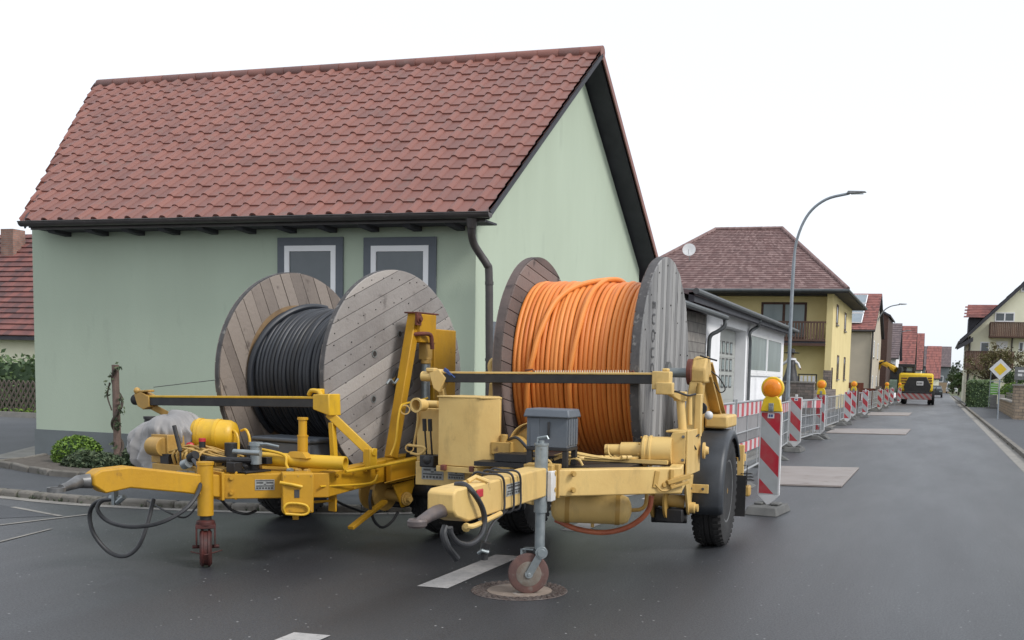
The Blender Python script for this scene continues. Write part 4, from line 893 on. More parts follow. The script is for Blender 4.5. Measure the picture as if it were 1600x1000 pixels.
class TR:
    def __init__(s, ox, oy, yaw):
        s.o = np.array([ox, oy, 0.]); s.yaw = a = R(yaw); s.R = np.array([[math.cos(a), -math.sin(a), 0], [math.sin(a), math.cos(a), 0], [0, 0, 1]])
    def on(s, ax, v, px, py):
        c = s.R.T@(CAM-s.o); r = s.R.T@ray(px, py); return Vector((c+r*(v-c[ax])/r[ax]).tolist())
    def wv(s, p): return Vector((s.R@np.array(p)+s.o).tolist())
TC = TR(-2.95, 9.85, 2); TY = TR(-5.55, 9.5, -10)
p90, m90 = 90, -90
# angle convention on the drum: 180 = towards the camera, 90 = top
orange = drum('orange_cable_drum', 'big grey wooden drum wound full with bright orange cable', TC, (0, -.35, 1.64), 1.05, -.80, .52, .09, .83, 26, 'woodblue', 'wooddark', 'orangecable', R(88), R(-8), .115, 3, rim_m=('wooddark', 'rimgrey'),
     crossing=[([(-.62, 225), (-.58, 205), (-.54, 186), (-.50, 174), (-.475, 164), (-.43, 150), (-.385, 136), (-.32, 125), (-.24, 116), (-.14, 108), (-.04, 101), (.03, 92), (.05, 75)], .024), ([(-.17, 232), (-.165, 205), (-.16, 185), (-.13, 170), (-.105, 156), (-.09, 140), (-.075, 124), (-.05, 110), (-.03, 90), (-.02, 70)], .022)])
black = drum('black_cable_drum', 'large pale wooden drum holding black cable on the yellow trailer', TY, (0, -.31, 1.52), 1.02, -.68, .655, .065, .66, 24, 'woodgrey', 'woodbrown', 'blackcable', R(24), R(114), .135, 11, nails=True, ring=.035,
     crossing=[([(-.60, 235), (-.59, 200), (-.57, 170), (-.5, 140), (-.42, 112), (-.36, 80)], .03)])
# faint stencilled capitals on the grey flange
def text_mesh(body, size, m, parent, mtx, space=1.0, ext=.0008):
    c = bpy.data.curves.new('t', 'FONT'); c.body = body; c.size = size; c.extrude = ext; c.space_character = space; c.align_x = 'CENTER'; c.align_y = 'CENTER'; c.resolution_u = 3
    t = bpy.data.objects.new('t', c); COL.objects.link(t); bpy.context.view_layer.update()
    me = bpy.data.meshes.new_from_object(t.evaluated_get(bpy.context.evaluated_depsgraph_get())); bpy.data.objects.remove(t)
    me.materials.clear(); me.materials.append(M[m]); me.transform(mtx)
    o = bpy.data.objects.new('lettering', me); COL.objects.link(o); o.parent = parent; return o
# plane x = const facing +x, text running downwards
def mtx_x(x, y, z, down=False):
    ux, uy = ((0, 0, -1), (0, 1, 0)) if down else ((0, 1, 0), (0, 0, 1))
    return Matrix(((ux[0], uy[0], 1, x), (ux[1], uy[1], 0, y), (ux[2], uy[2], 0, z), (0, 0, 0, 1)))
text_mesh('EUOUOC', .155, 'stencil', [k for k in kids(orange) if k.name.startswith('flange')][0], mtx_x(.5255, -.62, .22, True), 1.35)

def wheel(parent, x, y, z, r, w_, side, rimmat, name='wheel'):
    s = side; mb = MB()
    hw = w_/2
    prof = [(-hw*.9, r*.56), (-hw, r*.62), (-hw*1.04, r*.78), (-hw*.98, r*.93), (-hw*.82, r*.985), (-hw*.4, r), (-.035, r), (-.03, r-.012), (-.02, r-.012), (-.015, r), (.015, r), (.02, r-.012), (.03, r-.012), (.035, r), (hw*.4, r), (hw*.82, r*.985), (hw*.98, r*.93), (hw*1.04, r*.78), (hw, r*.62), (hw*.9, r*.56)]
    mb.lathe((x, y, z), (1, 0, 0), prof, 64)
    for k in range(44):
        a = 2*math.pi*k/44; c_, s_ = math.cos(a), math.sin(a)
        for sg in (-1, 1):
            p1 = Vector((x+sg*hw*.45, y+c_*(r-.002), z+s_*(r-.002))); p2 = Vector((x+sg*hw*1.0, y+c_*(r*.955), z+s_*(r*.955)))
            mb.bar(p1, p2, .035, .02, (0, c_, s_))
    tyre = mb.build('tyre', M['rubber'], parent, angle=30)
    mb = MB(); o = s
    pr = [(-hw*.85*o, r*.58), (hw*.80*o, r*.60), (hw*.93*o, r*.585), (hw*.90*o, r*.54), (hw*.35*o, r*.50), (hw*.25*o, r*.42), (hw*.45*o, r*.28), (hw*.42*o, r*.20), (-hw*.1*o, r*.18)]
    mb.lathe((x, y, z), (1, 0, 0), pr, 40)
    rim = mb.build('rim', M[rimmat], parent, angle=40)
    mb = MB()
    for k in range(8):
        a = 2*math.pi*k/8; mb.cyl((x+o*hw*.40, y+math.cos(a)*r*.34, z+math.sin(a)*r*.34), (x+o*hw*.55, y+math.cos(a)*r*.34, z+math.sin(a)*r*.34), .014, 6)
    mb.build('wheel_nut', M['greysteel'], rim)
    mb = MB(); mb.lathe((x, y, z), (1, 0, 0), [(hw*.1*o, .09), (hw*.62*o, .085), (hw*.85*o, .06), (hw*.9*o, .03)], 20); mb.build('hub_cap', M['ochre'], rim)
    return tyre
def fender(parent, x0, x1, y, z, r, a0, a1, m='fender'):
    mb = MB(); n = 20; pr = [(x0, -.07), (x0, -.01), (x0+.02, 0), (x1-.04, 0), (x1-.012, -.012), (x1, -.04), (x1, -.085)]; V = []
    for k in range(n+1):
        a = R(a0+(a1-a0)*k/n); V += [(px_, y+(r+d)*math.cos(a), z+(r+d)*math.sin(a)) for px_, d in pr]
    m_ = len(pr); mb.add(V, [(k*m_+i, k*m_+i+1, (k+1)*m_+i+1, (k+1)*m_+i) for k in range(n) for i in range(m_-1)])
    o = mb.build('fender', M[m], parent, angle=60); s = o.modifiers.new('s', 'SOLIDIFY'); s.thickness = .012; return o
def boxh(mb, a, b, z0, z1, w_):   # vertical-sided beam between plan points
    a = Vector((a[0], a[1], 0)); b = Vector((b[0], b[1], 0)); d = (b-a).normalized(); n_ = Vector((-d.y, d.x, 0))*w_/2
    z0 = z0 if isinstance(z0, tuple) else (z0, z0); z1 = z1 if isinstance(z1, tuple) else (z1, z1)
    P = [a-n_+Vector((0, 0, z0[0])), b-n_+Vector((0, 0, z0[1])), b+n_+Vector((0, 0, z0[1])), a+n_+Vector((0, 0, z0[0]))]
    Q = [a-n_+Vector((0, 0, z1[0])), b-n_+Vector((0, 0, z1[1])), b+n_+Vector((0, 0, z1[1])), a+n_+Vector((0, 0, z1[0]))]
    return mb.hexa(P+Q)
def bolts(parent, pts, ax, m, r=.016, l=.02, name='bolt'):
    for p in pts:
        mb = MB(); p = Vector(p); mb.cyl(p, p+Vector(ax)*l*.4, r*1.4, 12); mb.cyl(p, p+Vector(ax)*l, r, 6); mb.build(name, M[m], parent)
def dataplate(parent, o, U, W, n_, rows=3):
    """small printed plate: o lower left, U and W edge vectors, n_ outward"""
    o, U, W, n_ = Vector(o), Vector(U), Vector(W), Vector(n_).normalized()
    mb = MB(); mb.prism([o, o+U, o+U+W, o+W], n_*.003); pl = mb.build('data_plate', M['label'], parent, smooth=False)
    mb = MB(); q = o+n_*.0032
    def r(u0, u1, w0, w1): mb.prism([q+U*u0+W*w0, q+U*u1+W*w0, q+U*u1+W*w1, q+U*u0+W*w1], n_*.001)
    r(.04, .96, .86, .94); r(.08, .42, .62, .76); r(.58, .94, .62, .76); r(.44, .56, .5, .6); r(.06, .94, .34, .44)
    for k in range(6): r(.06+k*.15, .16+k*.15, .10, .26)
    mb.build('printed_rows', M['labeldark'], pl, smooth=False)

# ================================================================== CREAM TRAILER
CT = thing('cable_trailer', 'cream cable drum trailer in front, with grey toolbox and galvanised jockey wheel', 'trailer', TC.wv((0, 0, 0)), TC.yaw)
on = TC.on
mb = MB()
xd = .11
P = [Vector((xd, y, z)) for y, z in ((-2.72, .715), (-4.22, .715), (-4.40, .765), (-4.44, .80), (-4.44, .905), (-4.40, .925), (-3.9, .925), (-2.72, .925))]
mb.prism([p-Vector((.085, 0, 0)) for p in P], (.17, 0, 0))
db = mb.build('drawbar', M['cream'], CT, bevel=.012)
mb = MB()
pr = [Vector((xd, -4.36, .80)), Vector((xd, -4.50, .80)), Vector((xd-.01, -4.58, .785)), Vector((xd-.02, -4.66, .765)), Vector((xd-.02, -4.74, .755))]
mb.tube(pr, [.042, .040, .034, .030, .012], 14)
mb.lathe((xd-.02, -4.70, .762), (0, 0, 1), [(-.024, .022), (-.024, .045), (-.012, .054), (.012, .054), (.024, .045), (.024, .022)], 20, closed=True)
mb.build('hitch_eye', M['hitch'], CT)
mb = MB()
boxh(mb, (xd+.02, -2.66), (.99, -1.93), .70, .90, .12)     # right leg of the A frame
mb.build('frame_leg', M['cream'], CT, bevel=.01)
mb = MB(); boxh(mb, (xd-.06, -2.56), (-.95, -1.60), .62, .79, .11); mb.build('frame_leg', M['cream'], CT, bevel=.01)
mb = MB(); boxh(mb, (.955, -1.93), (.74, -.40), (.685, .685), (.90, .90), .10); boxh(mb, (.74, -.42), (.70, 1.5), .70, .90, .10); mb.build('side_rail', M['cream'], CT, bevel=.01)
mb = MB(); boxh(mb, (-.955, -1.60), (-.74, -.40), .66, .86, .10); boxh(mb, (-.74, -.42), (-.70, 1.5), .70, .90, .10); mb.build('side_rail', M['cream'], CT, bevel=.01)
mb = MB(); mb.box(-.75, .75, 1.45, 1.6, .70, .90); mb.box(-.9, .9, -1.35, -1.25, .62, .70); mb.cyl((-.9, 0, .53), (.9, 0, .53), .06); mb.build('axle', M['black_metal'], CT)
mb = MB(); mb.box(xd-.11, xd+.11, -2.76, -2.70, .69, .94); mb.box(xd-.12, xd+.13, -2.66, -2.60, .69, .94); mb.build('joint_plate', M['ochre'], CT, bevel=.005)
bolts(CT, [(xd+.11, -2.73, .88), (xd+.11, -2.73, .76)], (1, 0, 0), 'ochre', .018)
bolts(CT, [(xd+.22+.0, -2.60, .87), (xd+.22, -2.60, .75)], (.6, -.8, 0), 'ochre', .016, .03)
dataplate(db, (xd+.0855, -3.62, .80), (0, .26, 0), (0, 0, .08), (1, 0, 0))
# wheels, fenders
wheel(CT, .955, 0.0, .525, .525, .27, 1, 'greysteel'); wheel(CT, -.985, 0, .525, .525, .31, -1, 'greysteel')
f1 = fender(CT, .79, 1.12, 0, .53, .59, 197, 30); fender(CT, -1.17, -.80, 0, .53, .60, 205, 30)
mb = MB(); mb.box(.80, 1.0, -.640, -.622, .56, .64); mb.build('fender_bracket', M['cream'], CT, bevel=.004); bolts(CT, [(.84, -.64, .60), (.95, -.64, .60)], (0, -1, 0), 'greysteel', .009)
mb = MB(); mb.box(.82, 1.16, .66, .675, .20, .62); mb.build('mud_flap', M['rubber'], CT); mb = MB(); mb.box(-1.16, -.82, .66, .675, .20, .62); mb.build('mud_flap', M['rubber'], CT)
# right upright carrying the drum axle
mb = MB()
mb.hexa([Vector(p) for p in ((.68, -.50, .88), (.80, -.50, .88), (.80, -.22, .88), (.68, -.22, .88), (.76, -.42, 1.62), (.88, -.42, 1.62), (.88, -.24, 1.62), (.76, -.24, 1.62))])
up = mb.build('upright', M['cream'], CT, bevel=.012)
mb = MB()
mb.prism([Vector((.76, -.43, 1.55)), Vector((.76, -.45, 1.68)), Vector((.77, -.38, 1.78)), Vector((.77, -.26, 1.80)), Vector((.77, -.16, 1.70)), Vector((.77, -.14, 1.55))], (.14, 0, 0))
mb.build('bearing_head', M['cream'], up, bevel=.02)
mb = MB(); mb.lathe((.745, -.35, 1.65), (1, 0, 0), [(-.02, .03), (-.02, .12), (.02, .12), (.03, .10)], 24); mb.build('brake_disc', M['rust'], up)
mb = MB(); mb.cyl((.45, -.35, 1.64), (.77, -.35, 1.64), .045, 20); mb.build('drum_axle', M['galv'], CT)
mb = MB(); mb.bar((.90, -.20, 1.74), (.93, .72, 1.12), .02, .05, (1, 0, 0)); mb.bar((.88, -.26, 1.62), (.90, .5, 1.10), .03, .10, (1, 0, 0)); mb.prism([(.82, -.22, .95), (.82, -.24, 1.60), (.82, .45, 1.10), (.82, .45, .95)], (.03, 0, 0)); mb.build('rear_brace', M['ochre'], CT, bevel=.004)
mb = MB(); mb.box(.86, 1.08, -.16, .42, 1.13, 1.25); mb.build('bracket', M['cream'], CT, bevel=.02)
mb = MB(); mb.cyl((.88, -.46, 1.32), (.88, -.50, 1.32), .055, 20); mb.box(.84, .88, -.47, -.44, 1.22, 1.40); lp = mb.build('side_light', M['black_metal'], CT)
mb = MB(); mb.ball((.955, -.49, 1.26), .04, 16); mb.build('lens', M['signwhite'], lp)
mb = MB(); mb.cyl((.86, -.48, 1.41), (.86, -.48, 1.52), .035, 12); mb.cyl((.86, -.48, 1.52), (.86, -.48, 1.55), .025, 12); mb.build('pin', M['ochre'], up)
mb = MB(); mb.tube(cubic([(.93, -.3, 1.66), (1.0, -.25, 1.60), (1.05, -.2, 1.50), (1.0, -.2, 1.47), (.95, -.25, 1.56)], 5), .006, 6); mb.tube([(.84, -.4, 1.80), (.98, -.3, 1.76)], .008, 6); mb.build('wire_loop', M['black_metal'], up)
# suspension drum and hanger under the right rail
mb = MB(); mb.prism([(.82, -.92, .72), (.82, -.52, .72), (.82, -.62, .40), (.82, -.68, .36), (.82, -.74, .40)], (.025, 0, 0)); hg = mb.build('hanger', M['cream'], CT, bevel=.006)
mb = MB(); mb.lathe((.84, -.68, .43), (1, 0, 0), [(0, .05), (.05, .05), (.055, .035), (.08, .035)], 18); mb.build('pin', M['cream'], hg)
mb = MB()
for x_ in (.52, .64): mb.lathe((x_, -.75, .50), (1, 0, 0), [(0, .04), (0, .17), (.02, .17), (.02, .04)], 28)
mb.cyl((.50, -.75, .50), (.80, -.70, .48), .06, 16); mb.build('winch_drum', M['ochre'], CT)
mb = MB(); mb.box(.55, .80, -.8, -.55, .30, .42); mb.cyl((.5, -.72, .33), (.82, -.66, .33), .05, 12); mb.build('brake_cylinder', M['black_metal'], CT, bevel=.01)
# rear light bar seen behind the wheel
mb = MB(); mb.box(.70, 1.03, 1.50, 1.56, .70, .78); mb.box(.95, 1.02, 1.44, 1.5, .38, .88); lb = mb.build('rear_bar', M['cream'], CT, bevel=.004)
mb = MB(); mb.box(.92, 1.10, 1.42, 1.56, .32, .44); mb.build('rear_lamp', M['ochre'], lb, bevel=.02)
mb = MB()
for k in range(3): mb.lathe((1.06, 1.45-.0, .50+k*.035), (0, 0, 1), [(-.004, .085-k*.01), (.004, .085-k*.01), (.004, .075-k*.01), (-.004, .075-k*.01)], 20, closed=True)
mb.tube([(1.06, 1.45, .44), (1.06, 1.45, .66), (1.01, 1.45, .66)], .006, 6); mb.build('lamp_guard', M['black_metal'], lb)
# hydraulic motor + end plates
mb = MB(); c_ = Vector((.80, -1.5, 1.0))
ax0 = Vector((.30, -1.62, .985)); dx_ = Vector((1, .06, .02)).normalized()
mb.lathe(ax0, dx_, [(0, .02), (0, .048), (.13, .050), (.135, .068), (.31, .070), (.315, .115), (.325, .128), (.345, .128), (.35, .118), (.37, .118), (.375, .128), (.39, .128), (.395, .118), (.56, .118)], 28)
mo = mb.build('hydraulic_motor', M['cream'], CT, angle=30)
mb = MB(); mb.box(.375, .43, -1.65, -1.58, .90, .96); mb.cyl((.40, -1.62, .88), (.40, -1.62, .97), .022, 10); mb.build('motor_port', M['cream'], mo, bevel=.004)
for k in range(8):
    a = 2*math.pi*k/8+.2; p = ax0+dx_*.31+Vector((0, math.cos(a)*.112, math.sin(a)*.112)); mb = MB(); mb.cyl(p, p-dx_*.012, .009, 6); mb.build('bolt', M['ochre'], mo)
mb = MB(); mb.prism([(.80, -1.62, .90), (.80, -1.62, 1.02), (.86, -1.62, 1.15), (.97, -1.62, 1.16), (.97, -1.62, .90)], (0, .02, 0)); mb.prism([(.975, -1.62, .80), (.975, -1.62, 1.17), (.975, -1.05, 1.17), (.975, -1.05, .80)], (.015, 0, 0)); mb.box(.80, .97, -1.6, -1.1, 1.15, 1.165); mb.build('motor_guard', M['cream'], CT, bevel=.005)
bolts(CT, [(.95, -1.62, .93), (.95, -1.62, 1.12), (.84, -1.62, .93)], (0, -1, 0), 'greysteel', .009)
mb = MB(); mb.cyl((.88, -1.30, 1.15), (.85, -1.30, 1.42), .036, 14); mb.box(.955, 1.01, -1.2, -1.12, 1.1, 1.46); mb.box(.80, .90, -1.34, -1.26, 1.40, 1.48); mb.cyl((.93, -1.25, 1.2), (.92, -1.25, 1.46), .02, 10); mb.build('lift_cylinder', M['cream'], CT, bevel=.005)
mb = MB(); mb.tube(cubic([(.80, -1.36, 1.44), (.78, -1.4, 1.47), (.84, -1.42, 1.48), (.92, -1.36, 1.45), (.96, -1.2, 1.46)], 5), .009, 6); mb.build('hydraulic_hose', M['black_metal'], CT); mb = MB(); mb.tube(cubic([(1.0, -1.3, 1.0), (.97, -1.36, 1.08), (1.0, -1.2, 1.12)], 5), .008, 6); mb.build('hydraulic_hose', M['black_metal'], CT)
mb = MB(); mb.lathe((1.02, -1.1, .98), (1, .1, 0), [(0, .07), (.02, .07), (.025, .04), (.05, .03)], 16); mb.build('adjuster_wheel', M['cream'], CT)
# guide bar across the front of the drum
bl, br = on(1, -1.45, 664, 588), on(1, -1.45, 1045, 590)
mb = MB(); mb.bar(bl+Vector((.08, 0, -.012)), br+Vector((-.06, 0, -.018)), .075, .075); gb = mb.build('guide_bar', M['black_metal'], CT, bevel=.004)
mb = MB(); mb.bar(bl+Vector((.06, -.0, .036)), br+Vector((-.02, 0, .030)), .085, .018); mb.build('bar_edge', M['cream'], gb, bevel=.004)
mb = MB(); sp0, sp1 = on(1, -1.45, 836, 583), on(1, -1.45, 984, 583); n = 40; pts = []
for k in range(n*8):
    a = 2*math.pi*k/8; q = sp0.lerp(sp1, k/(n*8)); pts.append(q+Vector((0, math.cos(a)*.016, .005+math.sin(a)*.016)))
mb.tube(pts, .005, 5); mb.build('spring', mat('pale_spring', (.5, .42, .32), None, rough=.4), gb)
mb = MB(); mb.tube([sp0+Vector((-.09, 0, .02)), sp0+Vector((-.02, -.01, .03)), sp0], .008, 6); mb.tube([sp1, sp1+Vector((.03, -.01, .02)), sp1+Vector((.06, 0, -.03))], .008, 6); mb.build('chain', M['rust'], gb)
mb = MB(); mb.cyl(bl+Vector((-.03, 0, 0)), bl+Vector((.11, 0, .0)), .044, 18); mb.prism([bl+Vector((.06, -.05, .03)), bl+Vector((.15, -.05, .07)), bl+Vector((.22, -.05, -.01)), bl+Vector((.16, -.05, -.14)), bl+Vector((.10, -.05, -.10))], (0, .1, 0)); mb.bar(bl+Vector((.16, .0, -.1)), bl+Vector((.17, .1, -.34)), .05, .05); mb.box(bl.x+.03, bl.x+.11, bl.y-.05, bl.y+.03, bl.z+.04, bl.z+.075); mb.build('end_clamp', M['cream'], gb, bevel=.008)
mb = MB(); mb.box(br.x-.13, br.x+.02, br.y-.06, br.y+.06, br.z-.10, br.z+.05); mb.box(br.x-.09, br.x+.05, br.y-.08, br.y+.0, br.z-.14, br.z-.04); mb.box(br.x-.05, br.x-.0, br.y-.04, br.y+.04, br.z+.05, br.z+.075); mb.bar(br+Vector((-.02, .02, -.1)), Vector((.86, -1.30, 1.42)), .05, .06); mb.build('end_clamp', M['cream'], gb, bevel=.008)
mb = MB(); p_ = on(1, -1.5, 695, 575); mb.prism([p_, p_+Vector((.03, 0, -.01)), p_+Vector((.06, 0, -.06)), p_+Vector((.05, 0, -.065)), p_+Vector((-.02, 0, -.02))], (0, .004, 0)); mb.tube([p_, p_+Vector((.10, -.01, -.08))], .005, 5); mb.build('blue_rag', M['blue'], gb)
# left upright
lu = on(0, -.78, 772, 566)
mb = MB(); mb.bar((-.82, -.35, .88), (-.84, -.35, 1.60), .12, .16, (0, 1, 0)); mb.lathe((-.90, -.35, 1.64), (1, 0, 0), [(0, .10), (.10, .10), (.10, .06), (0, .06)], 20, closed=True); mb.build('upright', M['cream'], CT, bevel=.01)
lh = on(1, -1.1, 770, 572); mb = MB(); mb.tube(cubic([lh+Vector((.02, 0, -.28)), lh+Vector((.0, 0, -.1)), lh+Vector((-.02, 0, 0)), lh+Vector((.01, 0, .05)), lh+Vector((.04, 0, .0)), lh+Vector((.04, 0, -.04))], 5), [.03]*26, 10); mb.build('hook', M['cream'], CT)
mb = MB(); mb.hexa([Vector((x_, y_, z_)) for z_, s_ in ((.88, .08), (1.5, .035)) for x_, y_ in ((lh.x-s_+.02, -1.14), (lh.x+s_+.02, -1.14), (lh.x+s_+.02, -1.06), (lh.x-s_+.02, -1.06))]); mb.build('side_post', M['cream'], CT, bevel=.006)
# tub / cabinet
tz0, tz1 = .83, 1.385
mb = MB(); pl = [(-1.0, -2.05), (-.66, -2.10), (-.62, -2.09), (-.49, -1.98), (-.50, -1.93), (-.68, -1.55), (-1.0, -1.55)]
mb.prism([Vector((x_, y_, tz0)) for x_, y_ in pl], (0, 0, tz1-tz0)); cab = mb.build('cabinet', M['cream'], CT, bevel=.006, angle=50)
mb = MB(); mb.prism([Vector((x_, y_, tz0-.05)) for x_, y_ in ((-1.01, -2.06), (-.63, -2.11), (-.53, -2.0), (-.70, -1.56), (-1.01, -1.56))], (0, 0, .046)); mb.build('base_flange', M['cream'], cab, bevel=.003); mb = MB(); mb.prism([Vector((x_, y_, tz1)) for x_, y_ in ((-1.01, -2.06), (-.61, -2.105), (-.48, -1.97), (-.67, -1.54), (-1.01, -1.54))], (0, 0, .012)); mb.build('lid', M['cream'], cab, bevel=.003)
for x_ in (-.93, -.68):
    mb = MB(); mb.box(x_-.02, x_+.02, -2.115, -2.07, tz0-.035, tz0+.01); mb.build('latch', M['rust'], cab, bevel=.004)
mb = MB(); mb.box(-1.32, -1.10, -1.78, -1.70, .83, 1.28); mb.box(-1.32, -.72, -1.80, -1.72, .63, .83); bx_ = mb.build('rear_panel', M['cream'], CT, bevel=.006)
dataplate(bx_, (-1.26, -1.802, .68), (.20, 0, 0), (0, 0, .12), (0, -1, 0))
dataplate(bx_, (-1.02, -1.802, .69), (.15, 0, 0), (0, 0, .10), (0, -1, 0))
for k in range(2):
    mb = MB(); x_ = -1.16+k*.05; mb.cyl((x_, -1.92, .88), (x_, -1.96, 1.10), .008, 8); mb.cyl((x_, -1.965, 1.10), (x_, -1.975, 1.20), .018, 10); mb.build('lever', M['black_metal'], CT)
mb = MB(); mb.box(-1.20, -1.07, -1.98, -1.84, .80, .90); mb.ball((-1.13, -1.95, .86), .05, 10); mb.build('valve', M['black_metal'], CT, bevel=.01)
mb = MB(); mb.tube(cubic([(-1.34, -1.85, .90), (-1.22, -1.92, .90), (-1.17, -1.94, .96), (-1.34, -1.9, .97)], 6), .011, 8); mb.tube(cubic([(-1.36, -1.75, .96), (-1.30, -1.8, 1.2), (-1.33, -1.8, 1.35)], 6), .011, 8); mb.build('pipe', M['cream'], CT)
mb = MB(); mb.lathe((-1.22, -1.86, 1.31), (-.2, -1, 0), [(0, .05), (.08, .05), (.09, .062), (.11, .062), (.11, .045), (.02, .045)], 18); mb.cyl((-1.32, -1.84, 1.32), (-1.1, -1.84, 1.32), .03, 12); mb.build('flange_coupling', M['cream'], CT)
# winch guard + gearbox
mb = MB(); n = 10; V = []
g0 = on(1, -1.85, 800, 690)
for k in range(n+1):
    a = R(170-100*k/n); V += [(g0.x+.18+.20*math.cos(a), -1.90+j*.22, .98+.22*math.sin(a)) for j in (0, 1)]
mb.add(V, [(2*k, 2*k+1, 2*k+3, 2*k+2) for k in range(n)])
o = mb.build('winch_guard', M['cream'], CT); s = o.modifiers.new('s', 'SOLIDIFY'); s.thickness = .008
mb = MB(); mb.prism([(g0.x+.0, -1.84, .90), (g0.x+.02, -1.84, 1.08), (g0.x+.16, -1.84, 1.19), (g0.x+.30, -1.84, 1.12), (g0.x+.30, -1.84, .90)], (0, .02, 0)); mb.cyl((g0.x+.06, -1.86, 1.0), (g0.x+.06, -1.95, 1.0), .09, 20); mb.box(g0.x-.11, g0.x+.05, -2.04, -1.93, .94, 1.04); mb.cyl((g0.x-.02, -1.98, 1.03), (g0.x-.02, -1.98, 1.10), .03, 12); mb.build('winch_gearbox', M['ochre'], CT, bevel=.006)
mb = MB(); mb.tube(cubic([(g0.x+.02, -1.98, 1.06), (g0.x+.12, -2.05, 1.08), (g0.x+.22, -2.05, .99), (g0.x+.26, -1.95, .92)], 6), .013, 8); mb.build('hydraulic_hose', M['hose'], CT)
mb = MB(); mb.box(-.5, .85, -1.75, -1.70, .90, .93)
for k, (yo, zo) in enumerate(((0, 0), (.03, .03), (-.03, .01), (.05, .0), (-.05, .035))):
    mb.tube(cubic([(.02+k*.02, -2.20+yo, .93+zo), (.15, -2.10+yo, .955+zo), (.30, -1.92+yo*.5, .935+zo*.5), (.45, -1.78+yo*.3, .93), (.60-k*.05, -1.70, .94)], 5), .011, 6)
mb.tube(cubic([(.42, -1.76, .93), (.36, -1.72, .96), (.34, -1.70, 1.03), (.33, -1.66, 1.0)], 5), .007, 6)
for x_, y_ in ((.12, -2.12), (.20, -2.05), (.32, -1.90), (.36, -1.86), (.48, -1.78), (.52, -1.76)): mb.cyl((x_, y_, .94), (x_+.03, y_+.03, .94), .019, 8)
mb.build('hydraulic_pipe', M['cream'], CT)
for p0_ in ((.22, -2.20), (-.05, -2.36), (-.42, -2.05), (.05, -2.42)):
    mb = MB(); mb.tube(cubic([(p0_[0]-.05, p0_[1], .90), (p0_[0]-.03, p0_[1]-.01, .945), (p0_[0]+.03, p0_[1]-.01, .945), (p0_[0]+.06, p0_[1], .90)], 5), .011, 8); mb.build('grab_ring', M['cream'], CT)
mb = MB(); mb.box(-.6, .62, -2.25, -1.2, .86, .895); mb.box(-.45, .1, -2.2, -1.7, .9, .96); mb.build('deck_plate', M['black_metal'], CT)
# tool box on its stand
bx, by = -.095, -2.44
mb = MB(); 
mb.box(bx, bx+.32, by, by+.26, 1.045, 1.27); mb.box(bx+.03, bx+.10, by-.006, by, 1.05, 1.265)
for k in range(4): mb.box(bx+.32, bx+.328, by+.02+k*.062, by+.065+k*.062, 1.06, 1.26)
tb = mb.build('tool_box', M['greyplastic'], CT, bevel=.008)
mb = MB(); mb.hexa([Vector(p) for p in ((bx-.025, by-.03, 1.27), (bx+.345, by-.03, 1.27), (bx+.345, by+.285, 1.27), (bx-.025, by+.285, 1.27), (bx-.01, by-.01, 1.335), (bx+.33, by-.01, 1.335), (bx+.33, by+.27, 1.335), (bx-.01, by+.27, 1.335))]); mb.build('lid', M['greyplastic'], tb, bevel=.012)
mb = MB(); mb.box(bx+.17, bx+.185, by-.02, by-.004, 1.12, 1.24); mb.build('latch', M['black_metal'], tb, bevel=.004)
mb = MB()
mb.box(bx-.005, bx+.325, by-.005, by+.265, 1.02, 1.044)
for x_ in (bx, bx+.285):
    for y_ in (by, by+.22): mb.box(x_, x_+.04, y_, y_+.04, .90, 1.02)
mb.build('stand', M['black_metal'], tb, bevel=.003)
# air tank
mb = MB(); ta = on(1, -2.0, 864, 792); tb_ = on(1, -1.85, 985, 797); d_ = (tb_-ta).normalized(); Lt = (tb_-ta).length
mb.lathe(ta, d_, [(-.015, .02), (-.005, .07), (.02, .105), (.06, .118), (.09, .120), (.095, .123), (.105, .123), (.11, .120), (Lt-.13, .120), (Lt-.125, .123), (Lt-.115, .123), (Lt-.11, .120), (Lt-.06, .118), (Lt-.02, .10), (Lt+.0, .06), (Lt+.01, .02)], 32)
tk = mb.build('air_tank', M['cream'], CT, angle=50)
for q in (.12, .52): mb = MB(); c = ta+d_*q; mb.lathe(c, d_, [(-.018, .1205), (-.018, .125), (.018, .125), (.018, .1205)], 32, closed=True); mb.box(c.x-.03, c.x+.03, c.y-.02, c.y+.02, c.z+.11, .74); mb.build('strap', M['ochre'], tk)
mb = MB(); mb.cyl(ta+d_*(Lt), ta+d_*(Lt+.03), .015, 8); mb.tube(cubic([ta+d_*(Lt+.02), ta+d_*(Lt+.08)+Vector((0, 0, .01)), ta+d_*(Lt+.12)+Vector((0, 0, .05)), ta+d_*(Lt+.13)+Vector((0, 0, .16))], 5), .016, 8); mb.cyl(ta+d_*.32+Vector((0, 0, -.12)), ta+d_*.32+Vector((0, 0, -.15)), .014, 8); mb.build('pipe', M['ochre'], tk)
hp = [on(1, -1.75, *p) for p in ((868, 812), (900, 826), (940, 832), (975, 826), (1000, 812), (1014, 795), (1018, 775))]
mb = MB(); mb.tube(cubic(hp, 6), .022, 10); mb.build('orange_hose', M['orangehose'], CT)
